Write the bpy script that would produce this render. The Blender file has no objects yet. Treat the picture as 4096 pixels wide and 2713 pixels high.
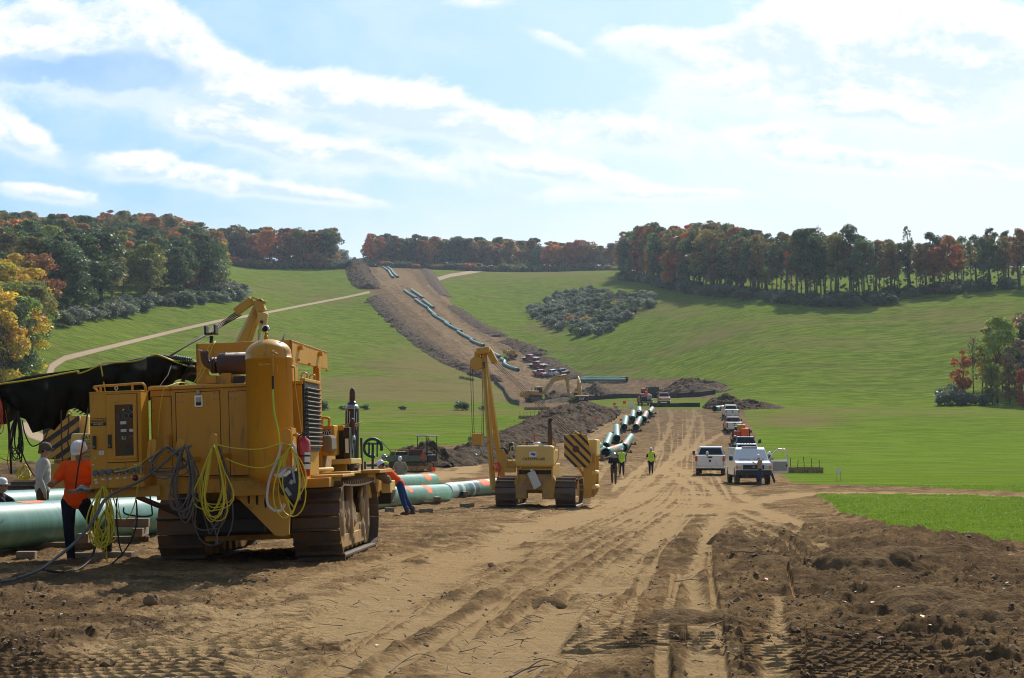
import bpy, bmesh, math, random, time
import numpy as np
from mathutils import Vector, Matrix, Euler
T0 = time.time()
R = math.radians
random.seed(7); rng = np.random.default_rng(7)
scene = bpy.context.scene
# ------------------------------------------------------------ camera
FOC, CXP, CYP, EYE = 6068.0, 2048.0, 1356.5, 1.7
PITCH = math.atan(438.5 / FOC)
cam = bpy.data.objects.new('camera', bpy.data.cameras.new('camera'))
scene.collection.objects.link(cam); scene.camera = cam
cam.location = (0, 0, EYE); cam.rotation_euler = (R(90) + PITCH, 0, 0)
cam.data.sensor_width = 36; cam.data.lens = FOC / 4096 * 36
cam.data.clip_start = 0.3; cam.data.clip_end = 30000
# ------------------------------------------------------------ light
SUN_AZ, SUN_EL = R(19), R(41)        # to the right of straight ahead
world = bpy.data.worlds.new('World'); scene.world = world; world.use_nodes = True
sun = bpy.data.objects.new('sun', bpy.data.lights.new('sun', 'SUN'))
scene.collection.objects.link(sun)
sun.data.energy = 5.0; sun.data.angle = R(0.53); sun.data.color = (1.0, 0.95, 0.86)
SD = Vector((math.sin(SUN_AZ) * math.cos(SUN_EL), math.cos(SUN_AZ) * math.cos(SUN_EL), math.sin(SUN_EL)))
sun.rotation_euler = (-SD).to_track_quat('-Z', 'Y').to_euler()
sun.location = (20, 40, 60)
vs = scene.view_settings
vs.view_transform = 'Standard'; vs.look = 'None'; vs.exposure = 0.12; vs.gamma = 1; vs.use_curve_mapping = False
scene.cycles.max_bounces = 6; scene.cycles.diffuse_bounces = 3; scene.cycles.transparent_max_bounces = 12
scene.cycles.volume_bounces = 0; scene.cycles.use_denoising = True; scene.cycles.filter_width = 1.05

class NT:
    """tiny node-graph helper"""
    def __init__(s, tree): s.t = tree; s.n = tree.nodes; s.l = tree.links
    def node(s, typ, ins=None, **kw):
        n = s.n.new(typ)
        for k, v in kw.items(): setattr(n, k, v)
        for k, v in (ins or {}).items():
            if isinstance(v, bpy.types.NodeSocket): s.l.new(v, n.inputs[k])
            else: n.inputs[k].default_value = v
        return n
    def math(s, op, a, b=None, c=None, clamp=False):
        i = {0: a}
        if b is not None: i[1] = b
        if c is not None: i[2] = c
        return s.node('ShaderNodeMath', i, operation=op, use_clamp=clamp).outputs[0]
    def mix(s, f, a, b, blend='MIX'):
        n = s.node('ShaderNodeMix', data_type='RGBA', blend_type=blend, clamp_factor=True)
        for idx, v in ((0, f), (6, a), (7, b)):
            if isinstance(v, bpy.types.NodeSocket): s.l.new(v, n.inputs[idx])
            else: n.inputs[idx].default_value = (v if idx == 0 else (tuple(v) + (1,))[:4])
        return n.outputs[2]
    def noise(s, vec, scale, detail=4, rough=0.55, dist=0.0):
        i = {'Scale': scale, 'Detail': detail, 'Roughness': rough, 'Distortion': dist}
        if vec is not None: i['Vector'] = vec
        return s.node('ShaderNodeTexNoise', i).outputs[0]
    def ramp(s, f, a, b):      # smooth 0..1 between a and b
        return s.node('ShaderNodeMapRange', {0: f, 1: a, 2: b, 3: 0.0, 4: 1.0}, interpolation_type='SMOOTHSTEP').outputs[0]

w = NT(world.node_tree); w.n.clear()
sky = w.node('ShaderNodeTexSky', sky_type='NISHITA', sun_disc=False, sun_elevation=SUN_EL, sun_rotation=SUN_AZ,
             altitude=300, air_density=1.0, dust_density=1.6, ozone_density=1.2)
tc = w.node('ShaderNodeTexCoord').outputs['Generated']
sp = w.node('ShaderNodeSeparateXYZ', {0: tc}).outputs
# direction as tangent-plane coordinates straight ahead: a = x/y, e = z/y  (clouds sit in the sky, in world directions)
ys = w.math('MAXIMUM', sp[1], 0.05)
A_ = w.math('DIVIDE', sp[0], ys); E_ = w.math('DIVIDE', sp[2], ys)
SKY_STR = 0.10
def D2(dx, dy):     # full-image pixel (2367 wide) -> (a, e)
    sx, sy = dx * 1.7305, dy * 1.7305
    v = [(sx - CXP) / FOC, math.cos(PITCH) - math.sin(PITCH) * (CYP - sy) / FOC, math.sin(PITCH) + math.cos(PITCH) * (CYP - sy) / FOC]
    return v[0] / v[1], v[2] / v[1]
P3 = w.node('ShaderNodeCombineXYZ', {0: A_, 1: w.math('MULTIPLY', E_, 1.6), 2: 0.37}).outputs[0]
P3b = w.node('ShaderNodeCombineXYZ', {0: w.math('ADD', A_, .008), 1: w.math('ADD', w.math('MULTIPLY', E_, 1.6), .016), 2: 0.37}).outputs[0]
def nz(P): return w.math('ADD', w.math('MULTIPLY', w.noise(P, 11.0, 12, 0.60, 0.35), 2.6), w.math('MULTIPLY', w.noise(P, 42.0, 8, 0.62, 0.3), 0.9))
N_a, N_b = nz(P3), nz(P3b)
def blob(dx, dy, rx, ry, rot=0.0):
    a0, e0 = D2(dx, dy); ra = rx * 1.7305 / FOC; re = ry * 1.7305 / FOC
    da = w.math('SUBTRACT', A_, a0); de = w.math('SUBTRACT', E_, e0)
    c, s_ = math.cos(R(rot)), math.sin(R(rot))
    p = w.math('ADD', w.math('MULTIPLY', da, c / ra), w.math('MULTIPLY', de, s_ / ra))
    q = w.math('ADD', w.math('MULTIPLY', da, -s_ / re), w.math('MULTIPLY', de, c / re))
    r2 = w.math('ADD', w.math('MULTIPLY', p, p), w.math('MULTIPLY', q, q))
    return w.math('POWER', 2.718, w.math('MULTIPLY', r2, -1.0)), q
def addall(l):
    o = l[0]
    for x in l[1:]: o = w.math('ADD', o, x)
    return o
BL = [(150, 135, 330, 88, 0, 1.9), (330, 60, 130, 60, -15, .9), (60, 30, 150, 50, 0, .9), (30, 305, 105, 48, -28, 1.5), (520, 190, 170, 70, -35, 1.5), (760, 235, 190, 60, -14, 1.4), (980, 262, 190, 52, -20, 1.4),
      (1200, 310, 170, 46, -18, 1.3), (1440, 310, 190, 44, -12, 1.3), (560, 320, 240, 40, -16, 1.35), (420, 395, 190, 30, -8, 1.45), (880, 372, 260, 30, -12, 1.4), (1240, 390, 260, 24, -8, 1.2), (330, 380, 100, 26, 20, .7),
      (1560, 110, 170, 50, -8, 1.3), (1800, 100, 230, 70, 8, 1.5), (2150, 90, 340, 130, 0, 1.9), (1850, 215, 380, 60, 0, 1.1), (1290, 100, 80, 18, -28, .8),
      (1930, 365, 230, 32, -8, 1.45), (2290, 390, 130, 20, -10, 1.2), (1800, 305, 95, 18, 0, 1.15), (1110, 2, 100, 18, 0, 1.0), (90, 445, 170, 24, -10, 1.3), (700, 452, 260, 20, -6, 1.1), (1550, 450, 300, 18, 0, 1.0), (2200, 260, 260, 50, 0, .6)]
bb_ = [(blob(*b[:5]), b[5]) for b in BL]
cov = addall([w.math('MULTIPLY', b[0], wt) for b, wt in bb_])
vert = w.math('DIVIDE', addall([w.math('MULTIPLY', w.math('MULTIPLY', b[0], b[1]), wt) for b, wt in bb_]), w.math('ADD', cov, .12))
dens = w.math('ADD', w.math('MULTIPLY', w.math('POWER', cov, .75), 1.15), w.math('SUBTRACT', N_a, 2.42))
edge_soft = w.ramp(vert, -.5, .6)                                     # crisp heaped tops, ragged soft undersides
mask = w.math('ADD', w.math('MULTIPLY', w.ramp(dens, -0.08, 0.50), edge_soft), w.math('MULTIPLY', w.ramp(dens, -0.40, 1.0), w.math('SUBTRACT', 1.0, edge_soft)))
lit = w.math('ADD', w.math('MULTIPLY', w.math('SUBTRACT', N_a, N_b), 1.7), w.math('MULTIPLY', vert, .75))
shade = w.math('MULTIPLY', w.math('SUBTRACT', 1.0, w.ramp(lit, -.55, .55)), w.ramp(dens, .10, .7))
leftw = w.ramp(A_, .05, -.22)
ccol = w.mix(shade, (1.03, 1.03, 1.04), w.mix(leftw, (.72, .86, 1.0), (.62, .79, .98)))
bel, _ = blob(200, 165, 300, 58, 0)
belly = w.math('MULTIPLY', w.ramp(w.math('ADD', bel, w.math('MULTIPLY', w.math('SUBTRACT', N_a, 1.75), .55)), 0.34, 0.66), w.ramp(dens, 0.05, 0.5))
ccol = w.mix(belly, ccol, w.mix(w.ramp(N_a, 1.3, 2.2), (.37, .60, .92), (.50, .71, .96)))
skyn = w.node('ShaderNodeVectorMath', {0: sky.outputs[0], 3: SKY_STR}, operation='SCALE').outputs[0]
front = w.ramp(sp[1], 0.1, 0.5)
clear = w.mix(w.ramp(w.math('ADD', w.math('MULTIPLY', A_, 1.0), w.math('MULTIPLY', E_, -.55)), -.42, .16), (.40, .70, 1.0), (.68, .90, 1.03))
skyc = w.mix(w.math('MULTIPLY', front, .85), skyn, clear)
veil = w.math('MULTIPLY', w.math('ADD', w.ramp(w.math('ADD', w.math('MULTIPLY', A_, .35), w.math('MULTIPLY', E_, -1.5)), -.36, -.12), w.math('MULTIPLY', w.math('SUBTRACT', w.noise(P3, 7.0, 9, .62, .4), .46), 1.7), clamp=True), front)
skyc = w.mix(w.math('MULTIPLY', veil, .78), skyc, (.90, .97, 1.03))
gen = w.ramp(w.noise(tc, 2.6, 8, .6), 0.5, 0.66)          # unseen cloud behind and above, thinned and greyed to hold ambient light down
maskall = w.mix(front, w.math('MULTIPLY', gen, .5), mask)
ccol = w.mix(front, (.52, .55, .60), ccol)
final = w.mix(maskall, skyc, ccol)
bg = w.node('ShaderNodeBackground', {'Color': final, 'Strength': 1.0})
w.l.new(bg.outputs[0], w.node('ShaderNodeOutputWorld').inputs[0])

# ------------------------------------------------------------ pixel <-> world
FWD = np.array([0, math.cos(PITCH), math.sin(PITCH)]); UPV = np.array([0, -math.sin(PITCH), math.cos(PITCH)])
def at(sx, sy, Y):
    """world point seen at photo pixel (4096 wide) at depth Y"""
    r = FWD + np.array([1., 0, 0]) * (sx - CXP) / FOC + UPV * (CYP - sy) / FOC
    return Vector((r[0] * Y / r[1], Y, EYE + r[2] * Y / r[1]))
def pix(x, y, z):
    x, y, z = np.asarray(x, float), np.asarray(y, float), np.asarray(z, float) - EYE
    dep = y * FWD[1] + z * FWD[2]; dep = np.where(dep < 0.5, 0.5, dep)
    return CXP + FOC * x / dep, CYP - FOC * (y * UPV[1] + z * UPV[2]) / dep

# ------------------------------------------------------------ numpy noise
def _h(ix, iy, s):
    h = (ix.astype(np.int64) * 374761393 + iy.astype(np.int64) * 668265263 + s * 1442695041) & 0xffffffff
    h = ((h ^ (h >> 13)) * 1274126177) & 0xffffffff
    return ((h ^ (h >> 16)) & 0xffff) / 65535.0
def vnoise(x, y, s=0):
    ix, iy = np.floor(x), np.floor(y); fx, fy = x - ix, y - iy
    fx = fx * fx * (3 - 2 * fx); fy = fy * fy * (3 - 2 * fy)
    a, b = _h(ix, iy, s), _h(ix + 1, iy, s); c, d = _h(ix, iy + 1, s), _h(ix + 1, iy + 1, s)
    return (a + (b - a) * fx) * (1 - fy) + (c + (d - c) * fx) * fy
def fbm(x, y, s=0, o=4, g=0.5):
    r = 0; a = 1; t = 0
    for i in range(o):
        r = r + a * vnoise(x, y, s + i); t += a; a *= g; x = x * 2.03 + 17.1; y = y * 2.03 + 9.7
    return r / t
def sstep(a, b, x):
    t = np.clip((x - a) / (b - a), 0, 1); return t * t * (3 - 2 * t)

# ------------------------------------------------------------ terrain height
PROF = np.array([(0, 0.02), (14, 0), (25, 0), (38, -.14), (50, -.28), (62, -.42), (75, -.42), (87, -.34), (103, -.13), (125, .3), (145, .95), (170, 2.1), (195, 3.9),
                 (218, 6.05), (235, 7.45), (250, 8.5)])
CT = [(1200,1550,330),(1200,1450,380),(1200,1350,440),(1200,1250,530),(1200,1150,640),(1200,1066,780),(900,1066,760),(900,1200,500),(900,1300,430),
 (600,1240,430),(600,1310,400),(600,1400,350),(600,1550,300),(300,1550,285),(250,1440,310),(250,1300,350),(0,1300,335),(0,1530,270),(300,1050,600),(0,1000,600),(700,1000,700),
 (300,985,780),(700,985,790),(1560,1075,800),(1480,1165,640),(1700,1190,600),(1850,1330,520),(2000,1430,455),(2200,1495,425),(2340,1530,400),(2130,1610,325),(1600,1450,400),(1500,1560,330),
 (1800,1550,345),(1000,1420,370),(1800,1082,870),(2400,1082,850),(2100,1250,620),(2400,1180,600),(2400,1300,500),(2400,1400,440),(2640,1170,560),(2500,1110,720),(3000,1200,470),
 (3000,1300,410),(3000,1450,345),(3000,1560,300),(2700,1560,345),(3600,1210,420),(3600,1350,365),(3600,1500,315),(3600,1600,285),(4096,1215,390),(4096,1350,345),(4096,1500,305),(4096,1600,275),
 (3900,1110,600),(3400,1160,500),(3300,1120,600),(2750,1085,760),(3600,1090,900),(4300,1085,900),(2800,1590,300),(2500,1590,310),(1800,1612,300),(1200,1612,295),(600,1618,280),(0,1600,262)]
cp = []
for sx, sy, d in CT: cp.append(((sx - CXP) / FOC, d, at(sx, sy, d).z))
for sx in (-300, 300, 900, 1500, 2100, 2700, 3300, 3900, 4500): cp.append(((sx - CXP) / FOC, 250, 8.5)); cp.append(((sx - CXP) / FOC, 222, 6.35))
for sx in (-600, 1000, 2400, 3600, 4700): cp += [((sx - CXP) / FOC, 1300, 112), ((sx - CXP) / FOC, 2600, 118), ((sx - CXP) / FOC, 5000, 110)]
cp = np.array(cp)
def _uv(u, d): return np.stack([np.asarray(u) * 4.0, np.log(np.asarray(d)) * 1.5], -1)
def _k(r2): return 0.5 * r2 * np.log(r2 + 1e-12)
def tps_fit(P, z, lam):
    n = len(P); K = _k(((P[:, None] - P[None]) ** 2).sum(-1)) + lam * np.eye(n)
    Q = np.c_[np.ones(n), P]; M = np.block([[K, Q], [Q.T, np.zeros((3, 3))]])
    return np.linalg.solve(M, np.r_[z, 0, 0, 0])
# interpolate the slope seen from the eye (z-eye)/d, which varies gently, rather than z itself
_P = _uv(cp[:, 0], cp[:, 1]); _W = tps_fit(_P, (cp[:, 2] - EYE) / cp[:, 1], 0.004)
GU = np.linspace(-0.56, 0.56, 150); GV = np.linspace(math.log(200), math.log(6000), 220)
_q = _uv(*np.meshgrid(GU, np.exp(GV))).reshape(-1, 2)
_r = np.c_[_k(((_q[:, None] - _P[None]) ** 2).sum(-1)), np.ones(len(_q)), _q] @ _W
GRID = _r.reshape(len(GV), len(GU))
def H(x, y):
    """smooth terrain height"""
    x = np.asarray(x, float); y = np.asarray(y, float)
    r = np.hypot(x, y); az = np.clip(np.arctan2(x, y), -0.5, 0.5); u = np.tan(az); d = np.maximum(r * np.cos(az), 1.0)
    fu = np.clip((u - GU[0]) / (GU[1] - GU[0]), 0, len(GU) - 1.001); fv = np.clip((np.log(d) - GV[0]) / (GV[1] - GV[0]), 0, len(GV) - 1.001)
    iu, iv = fu.astype(int), fv.astype(int); a, b = fu - iu, fv - iv
    s = (GRID[iv, iu] * (1 - a) + GRID[iv, iu + 1] * a) * (1 - b) + (GRID[iv + 1, iu] * (1 - a) + GRID[iv + 1, iu + 1] * a) * b
    zt = EYE + s * d
    zp = np.interp(d, PROF[:, 0], PROF[:, 1])
    zp = (zp + np.interp(d * 1.06, PROF[:, 0], PROF[:, 1]) + np.interp(d * 0.94, PROF[:, 0], PROF[:, 1])) / 3
    t = sstep(225, 250, d)
    return zp * (1 - t) + zt * t
def hit(sx, sy, dmin=9.0, dmax=1200.0, off=0.0):
    """where the ray through a photo pixel first meets the ground"""
    r = FWD + np.array([1., 0, 0]) * (sx - CXP) / FOC + UPV * (CYP - sy) / FOC; r = r / r[1]
    d = np.exp(np.linspace(math.log(dmin), math.log(dmax), 3000))
    g = EYE + r[2] * d - (H(r[0] * d, d) + off)
    k = np.where(g < 0)[0]
    k = k[0] if len(k) else int(np.argmin(g)); dd = d[k]
    return Vector((r[0] * dd, dd, float(H(r[0] * dd, dd))))
def gz(x, y): return float(H(x, y))
def gp(sx, d):
    """ground point in the direction of photo column sx at depth d"""
    x = (sx - CXP) / FOC * d
    for _ in range(3):
        z = gz(x, d); dep = d * FWD[1] + (z - EYE) * FWD[2]; x = (sx - CXP) / FOC * dep
    return Vector((x, d, gz(x, d)))
# ------------------------------------------------------------ object helpers
COL = scene.collection
def tag(o, label=None, cat=None, group=None, kind=None):
    if label: o['label'] = label
    if cat: o['category'] = cat
    if group: o['group'] = group
    if kind: o['kind'] = kind
    return o
def thing(name, label, cat, loc=(0, 0, 0), rz=0.0, group=None, tilt=None):
    o = bpy.data.objects.new(name, None); COL.objects.link(o); o.empty_display_size = 0.2
    m = Matrix.Rotation(rz, 4, 'Z')
    if tilt is not None: m = tilt @ m
    o.matrix_world = Matrix.Translation(Vector(loc)) @ m
    o['_m'] = 1
    tag(o, label, cat, group); return o
def mw(o):
    """world matrix without waiting for a depsgraph update"""
    m = o.matrix_local.copy() if o.parent is None else mw(o.parent) @ o.matrix_parent_inverse @ o.matrix_local
    return m
def link(name, me, mat, parent=None, loc=None):
    o = bpy.data.objects.new(name, me); COL.objects.link(o)
    if mat is not None and len(me.materials) == 0: me.materials.append(mat)
    if parent is not None: o.parent = parent
    if loc is not None: o.location = loc
    return o
def copy_tree(o, parent=None):
    c = o.copy(); COL.objects.link(c); c.parent = parent
    for ch in o.children: copy_tree(ch, c)
    return c
def colour_tree(o, names, col):
    for ch in o.children_recursive:
        if ch.name.split('.')[0] in names: ch.color = tuple(col) + (1,)

class MB:
    """collects simple solids; build() links them as one mesh object"""
    def __init__(s): s.v = []; s.f = []; s.sm = []
    def add(s, vs, fs, sm=False):
        b = len(s.v); s.v += [tuple(p) for p in vs]; s.f += [tuple(i + b for i in f) for f in fs]; s.sm += [sm] * len(fs); return s
    def box(s, c, d, rot=None, taper=None):
        hx, hy, hz = d[0] / 2, d[1] / 2, d[2] / 2; c = Vector(c); m = None
        if rot is not None: m = Euler(rot).to_matrix() if not isinstance(rot, Matrix) else rot
        P = []
        for z in (-1, 1):
            k = taper if (taper and z == 1) else 1
            for x, y in ((-1, -1), (1, -1), (1, 1), (-1, 1)):
                p = Vector((x * hx * k, y * hy * k, z * hz)); P.append((m @ p if m else p) + c)
        return s.add(P, [(3, 2, 1, 0), (4, 5, 6, 7), (0, 1, 5, 4), (1, 2, 6, 5), (2, 3, 7, 6), (3, 0, 4, 7)])
    def bb(s, x0, x1, y0, y1, z0, z1): return s.box(((x0 + x1) / 2, (y0 + y1) / 2, (z0 + z1) / 2), (abs(x1 - x0), abs(y1 - y0), abs(z1 - z0)))
    def hexa(s, P): return s.add(P, [(3, 2, 1, 0), (4, 5, 6, 7), (0, 1, 5, 4), (1, 2, 6, 5), (2, 3, 7, 6), (3, 0, 4, 7)])
    def prism(s, poly, a, b, axis='x'):
        """2-D polygon swept from a to b along axis; poly given in the other two axes (x: (y,z), y: (x,z), z: (x,y))"""
        n = len(poly)
        def mk(p, t): return {'x': (t, p[0], p[1]), 'y': (p[0], t, p[1]), 'z': (p[0], p[1], t)}[axis]
        P = [mk(p, a) for p in poly] + [mk(p, b) for p in poly]
        F = [tuple(range(n))[::-1], tuple(range(n, 2 * n))] + [(i, (i + 1) % n, n + (i + 1) % n, n + i) for i in range(n)]
        return s.add(P, F)
    def tube(s, pts, r, n=8, cap=True, r1=None, smooth=True):
        pts = [Vector(p) for p in pts]; k = len(pts)
        if k < 2: return s
        P = []; prev = None
        for i, p in enumerate(pts):
            t = (pts[min(i + 1, k - 1)] - pts[max(i - 1, 0)])
            if t.length < 1e-9: t = Vector((0, 0, 1))
            t.normalize()
            if prev is None:
                u = t.orthogonal().normalized()
            else:
                u = prev - t * prev.dot(t)
                u = u.normalized() if u.length > 1e-6 else t.orthogonal().normalized()
            prev = u; w_ = t.cross(u)
            rr = (r[i] if isinstance(r, (list, tuple)) else (r if r1 is None else r + (r1 - r) * i / (k - 1)))
            for j in range(n):
                a = 2 * math.pi * j / n; P.append(p + (u * math.cos(a) + w_ * math.sin(a)) * rr)
        F = [(i * n + j, i * n + (j + 1) % n, (i + 1) * n + (j + 1) % n, (i + 1) * n + j) for i in range(k - 1) for j in range(n)]
        s.add(P, F, smooth)
        if cap:
            b = len(s.v) - len(P); s.f += [tuple(b + j for j in range(n))[::-1], tuple(b + (k - 1) * n + j for j in range(n))]; s.sm += [False, False]
        return s
    def cyl(s, a, b, r, n=16, r1=None, cap=True): return s.tube([a, b], r, n, cap, r1)
    def lathe(s, c, prof, n=24, axis='z', smooth=True):
        """profile [(radius, height)] turned about an axis through c"""
        P = []; c = Vector(c)
        for r_, h in prof:
            for j in range(n):
                a = 2 * math.pi * j / n; q = (r_ * math.cos(a), r_ * math.sin(a), h)
                if axis == 'x': q = (q[2], q[0], q[1])
                if axis == 'y': q = (q[0], q[2], q[1])
                P.append(c + Vector(q))
        k = len(prof); F = [(i * n + j, i * n + (j + 1) % n, (i + 1) * n + (j + 1) % n, (i + 1) * n + j) for i in range(k - 1) for j in range(n)]
        F += [tuple(range(n))[::-1], tuple((k - 1) * n + j for j in range(n))]
        if axis == 'y': F = [f[::-1] for f in F]
        return s.add(P, F, smooth)
    def ball(s, c, r, n=12, sc=(1, 1, 1)):
        prof = [(max(1e-4, math.sin(math.pi * i / n)), -math.cos(math.pi * i / n)) for i in range(n + 1)]
        b = len(s.v); s.lathe((0, 0, 0), prof, n + 4)
        for i in range(b, len(s.v)): v = s.v[i]; s.v[i] = (c[0] + v[0] * r * sc[0], c[1] + v[1] * r * sc[1], c[2] + v[2] * r * sc[2])
        return s
    def torus(s, c, R_, r, n=24, m=8, axis='z', a0=0, a1=2 * math.pi):
        full = abs(a1 - a0 - 2 * math.pi) < 1e-6; pts = []
        for i in range(n + 1):
            a = a0 + (a1 - a0) * i / n; q = (R_ * math.cos(a), R_ * math.sin(a))
            pts.append(Vector(c) + Vector({'z': (q[0], q[1], 0), 'x': (0, q[0], q[1]), 'y': (q[0], 0, q[1])}[axis]))
        return s.tube(pts, r, m, not full)
    def mesh(s, name):
        me = bpy.data.meshes.new(name); me.from_pydata(s.v, [], s.f)
        me.polygons.foreach_set('use_smooth', s.sm); me.update(); return me
    def build(s, name, mat, parent=None, world_space=False, bevel=0, seg=2, fix=True):
        me = s.mesh(name)
        if world_space and parent is not None: me.transform(mw(parent).inverted())
        if fix:
            bm = bmesh.new(); bm.from_mesh(me); bmesh.ops.recalc_face_normals(bm, faces=bm.faces); bm.to_mesh(me); bm.free()
        o = link(name, me, mat, parent)
        if bevel:
            b = o.modifiers.new('bevel', 'BEVEL'); b.width = bevel; b.segments = seg; b.limit_method = 'ANGLE'; b.angle_limit = R(40); b.harden_normals = False
        return o

# ------------------------------------------------------------ materials
def mat(name, col, rough=0.5, metal=0.0, var=0.0, vscale=3.0, dirt=None, dscale=2.0, damt=0.5, bump=0.0, bscale=20.0, objcol=False, coat=0.0, spec=0.5, dlow=None, streak=False, emit=None):
    m = bpy.data.materials.new(name); m.use_nodes = True; t = NT(m.node_tree); p = m.node_tree.nodes['Principled BSDF']
    c3 = t.node('ShaderNodeTexCoord').outputs['Object']
    if objcol:
        base = t.node('ShaderNodeObjectInfo').outputs['Color']
    else:
        base = t.node('ShaderNodeRGB').outputs[0]; base.default_value = tuple(col) + (1,)
    ro = rough
    if var:
        f = t.noise(c3, vscale, 5, .6)
        base = t.mix(t.math('MULTIPLY', t.math('SUBTRACT', f, .35, clamp=True), 2.2 * var, clamp=True), base, [c * 0.45 for c in col] if not objcol else (.03, .025, .02))
    if dirt is not None:
        v = c3
        if streak: v = t.node('ShaderNodeMapping', {0: c3, 3: (3, 3, .35)}).outputs[0]
        f = t.noise(v, dscale, 8, .68, .4)
        k = t.ramp(f, 0.62 - 0.3 * damt, 0.78 - 0.2 * damt)
        if dlow is not None:
            z = t.node('ShaderNodeSeparateXYZ', {0: c3}).outputs[2]
            k = t.math('ADD', k, t.math('MULTIPLY', t.ramp(t.math('ADD', z, t.math('MULTIPLY', f, -dlow)), dlow * .7, -dlow * .3), .85), clamp=True)
        base = t.mix(k, base, dirt)
        ro = t.math('ADD', t.math('MULTIPLY', k, .9 - rough), rough)
    t.l.new(base, p.inputs['Base Color'])
    if isinstance(ro, bpy.types.NodeSocket): t.l.new(ro, p.inputs['Roughness'])
    else: p.inputs['Roughness'].default_value = ro
    p.inputs['Metallic'].default_value = metal; p.inputs['Coat Weight'].default_value = coat; p.inputs['Specular IOR Level'].default_value = spec
    if bump:
        b = t.node('ShaderNodeBump', {'Strength': .7, 'Distance': bump, 'Height': t.noise(c3, bscale, 6, .65)}); t.l.new(b.outputs[0], p.inputs['Normal'])
    if emit: p.inputs['Emission Color'].default_value = tuple(emit) + (1,); p.inputs['Emission Strength'].default_value = 1
    return m
M = {}
M['yel'] = mat('yellow_paint', (.60, .28, .012), .42, dirt=(.27, .165, .07), dscale=4.0, damt=.27, streak=True, dlow=1.25, var=.12, vscale=5, bump=.004, bscale=9)
M['yel2'] = mat('worn_yellow_paint', (.54, .30, .04), .55, dirt=(.25, .12, .045), dscale=1.7, damt=.28, var=.2, vscale=3, bump=.004, bscale=9)
M['yelmud'] = mat('muddy_yellow_paint', (.50, .27, .05), .6, dirt=(.30, .19, .10), dscale=2.4, damt=.75, var=.2, bump=.012, bscale=8)
M['cream'] = mat('pale_yellow_paint', (.64, .44, .13), .5, dirt=(.26, .10, .04), dscale=3.5, damt=.12, var=.12, bump=.003)
M['mud'] = mat('dried_mud', (.34, .22, .115), .95, var=.5, vscale=6, bump=.05, bscale=9)
M['black'] = mat('black_steel', (.02, .02, .022), .5, dirt=(.12, .09, .06), dscale=3, damt=.25)
M['dark'] = mat('dark_parts_and_gap_shade', (.018, .015, .013), .65)  # plain near-black for dark parts and for shade painted into gaps
M['steel'] = mat('worn_track_steel', (.115, .095, .08), .45, .5, dirt=(.24, .14, .065), dscale=2.6, damt=.75, bump=.006, bscale=15)
M['chrome'] = mat('bright_metal', (.6, .6, .6), .22, .9)
M['galv'] = mat('grey_metal', (.32, .33, .34), .4, .7, var=.2)
M['rust'] = mat('rusty_brown_metal', (.085, .045, .035), .6, .2, dirt=(.15, .06, .03), damt=.3, dscale=4)
M['rubber'] = mat('black_rubber', (.022, .022, .022), .75, dirt=(.2, .14, .08), dscale=3, damt=.3)
M['tyre'] = mat('muddy_tyre', (.025, .024, .023), .85, dirt=(.24, .165, .10), dscale=3, damt=.5)
M['hose'] = mat('grey_cable_rubber', (.12, .11, .10), .6, dirt=(.2, .16, .11), dscale=6, damt=.4)
M['cord_y'] = mat('yellow_cord', (.62, .50, .02), .45)
M['cord_r'] = mat('red_cord', (.6, .07, .03), .5)
M['rope'] = mat('tan_rope', (.5, .38, .2), .9)
M['red'] = mat('red_gloss', (.48, .012, .012), .3, coat=.4)
M['white'] = mat('white_paint', (.78, .78, .77), .4, dirt=(.4, .35, .28), dscale=4, damt=.12)
M['whiteprint'] = mat('white_print', (.7, .7, .68), .6)
M['blackprint'] = mat('black_print', (.02, .02, .02), .6)
M['blueprint'] = mat('blue_print', (.03, .07, .4), .6)
M['redprint'] = mat('red_print', (.5, .04, .02), .6)
M['tarp'] = mat('dark_olive_tarpaulin', (.019, .019, .013), .95, var=.3, vscale=2, bump=.008, bscale=8, spec=.05)
M['wood'] = mat('weathered_timber', (.26, .19, .12), .85, var=.5, vscale=5, dirt=(.14, .09, .05), damt=.4, bump=.01, bscale=25)
M['bag'] = mat('white_woven_bag', (.6, .59, .56), .8, var=.2, dirt=(.3, .22, .14), damt=.15, dscale=5)
M['darkbag'] = mat('dark_canvas_bag', (.03, .032, .04), .7)
M['stripe'] = mat('black_hazard_stripe', (.025, .025, .03), .6, dirt=(.3, .2, .09), dscale=6, damt=.22)
M['green'] = mat('dark_green_metal', (.012, .045, .03), .5)
M['canvas'] = mat('khaki_canvas', (.17, .14, .09), .9, var=.4)
M['glass'] = mat('dark_window_glass', (.012, .015, .018), .08, spec=.28)
M['glass2'] = mat('smoky_panel_window', (.05, .03, .02), .12)
M['carpaint'] = mat('vehicle_paint', (.5, .5, .5), .28, objcol=True, coat=.6, dirt=(.33, .24, .15), dscale=2.5, damt=.12, dlow=.55)
M['plastic'] = mat('black_trim', (.03, .03, .032), .55, dirt=(.25, .18, .11), dscale=3, damt=.25)
M['lampred'] = mat('red_lens', (.55, .01, .01), .15)
M['lampamb'] = mat('amber_lens', (.8, .25, .02), .15)
M['lampclr'] = mat('clear_lens', (.6, .62, .62), .1, .3)
M['orange'] = mat('orange_fluorescent', (.95, .13, .015), .8)
M['vest'] = mat('lime_fluorescent', (.55, .85, .02), .8)
M['straw'] = mat('straw', (.42, .31, .14), .95, var=.6, vscale=6, dirt=(.13, .09, .05), damt=.5, dscale=4, bump=.06, bscale=12)
M['fence'] = mat('black_silt_fabric', (.02, .02, .022), .75, dirt=(.2, .15, .1), damt=.2, dscale=3)
M['stake'] = mat('weathered_stake', (.16, .11, .07), .9)
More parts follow.
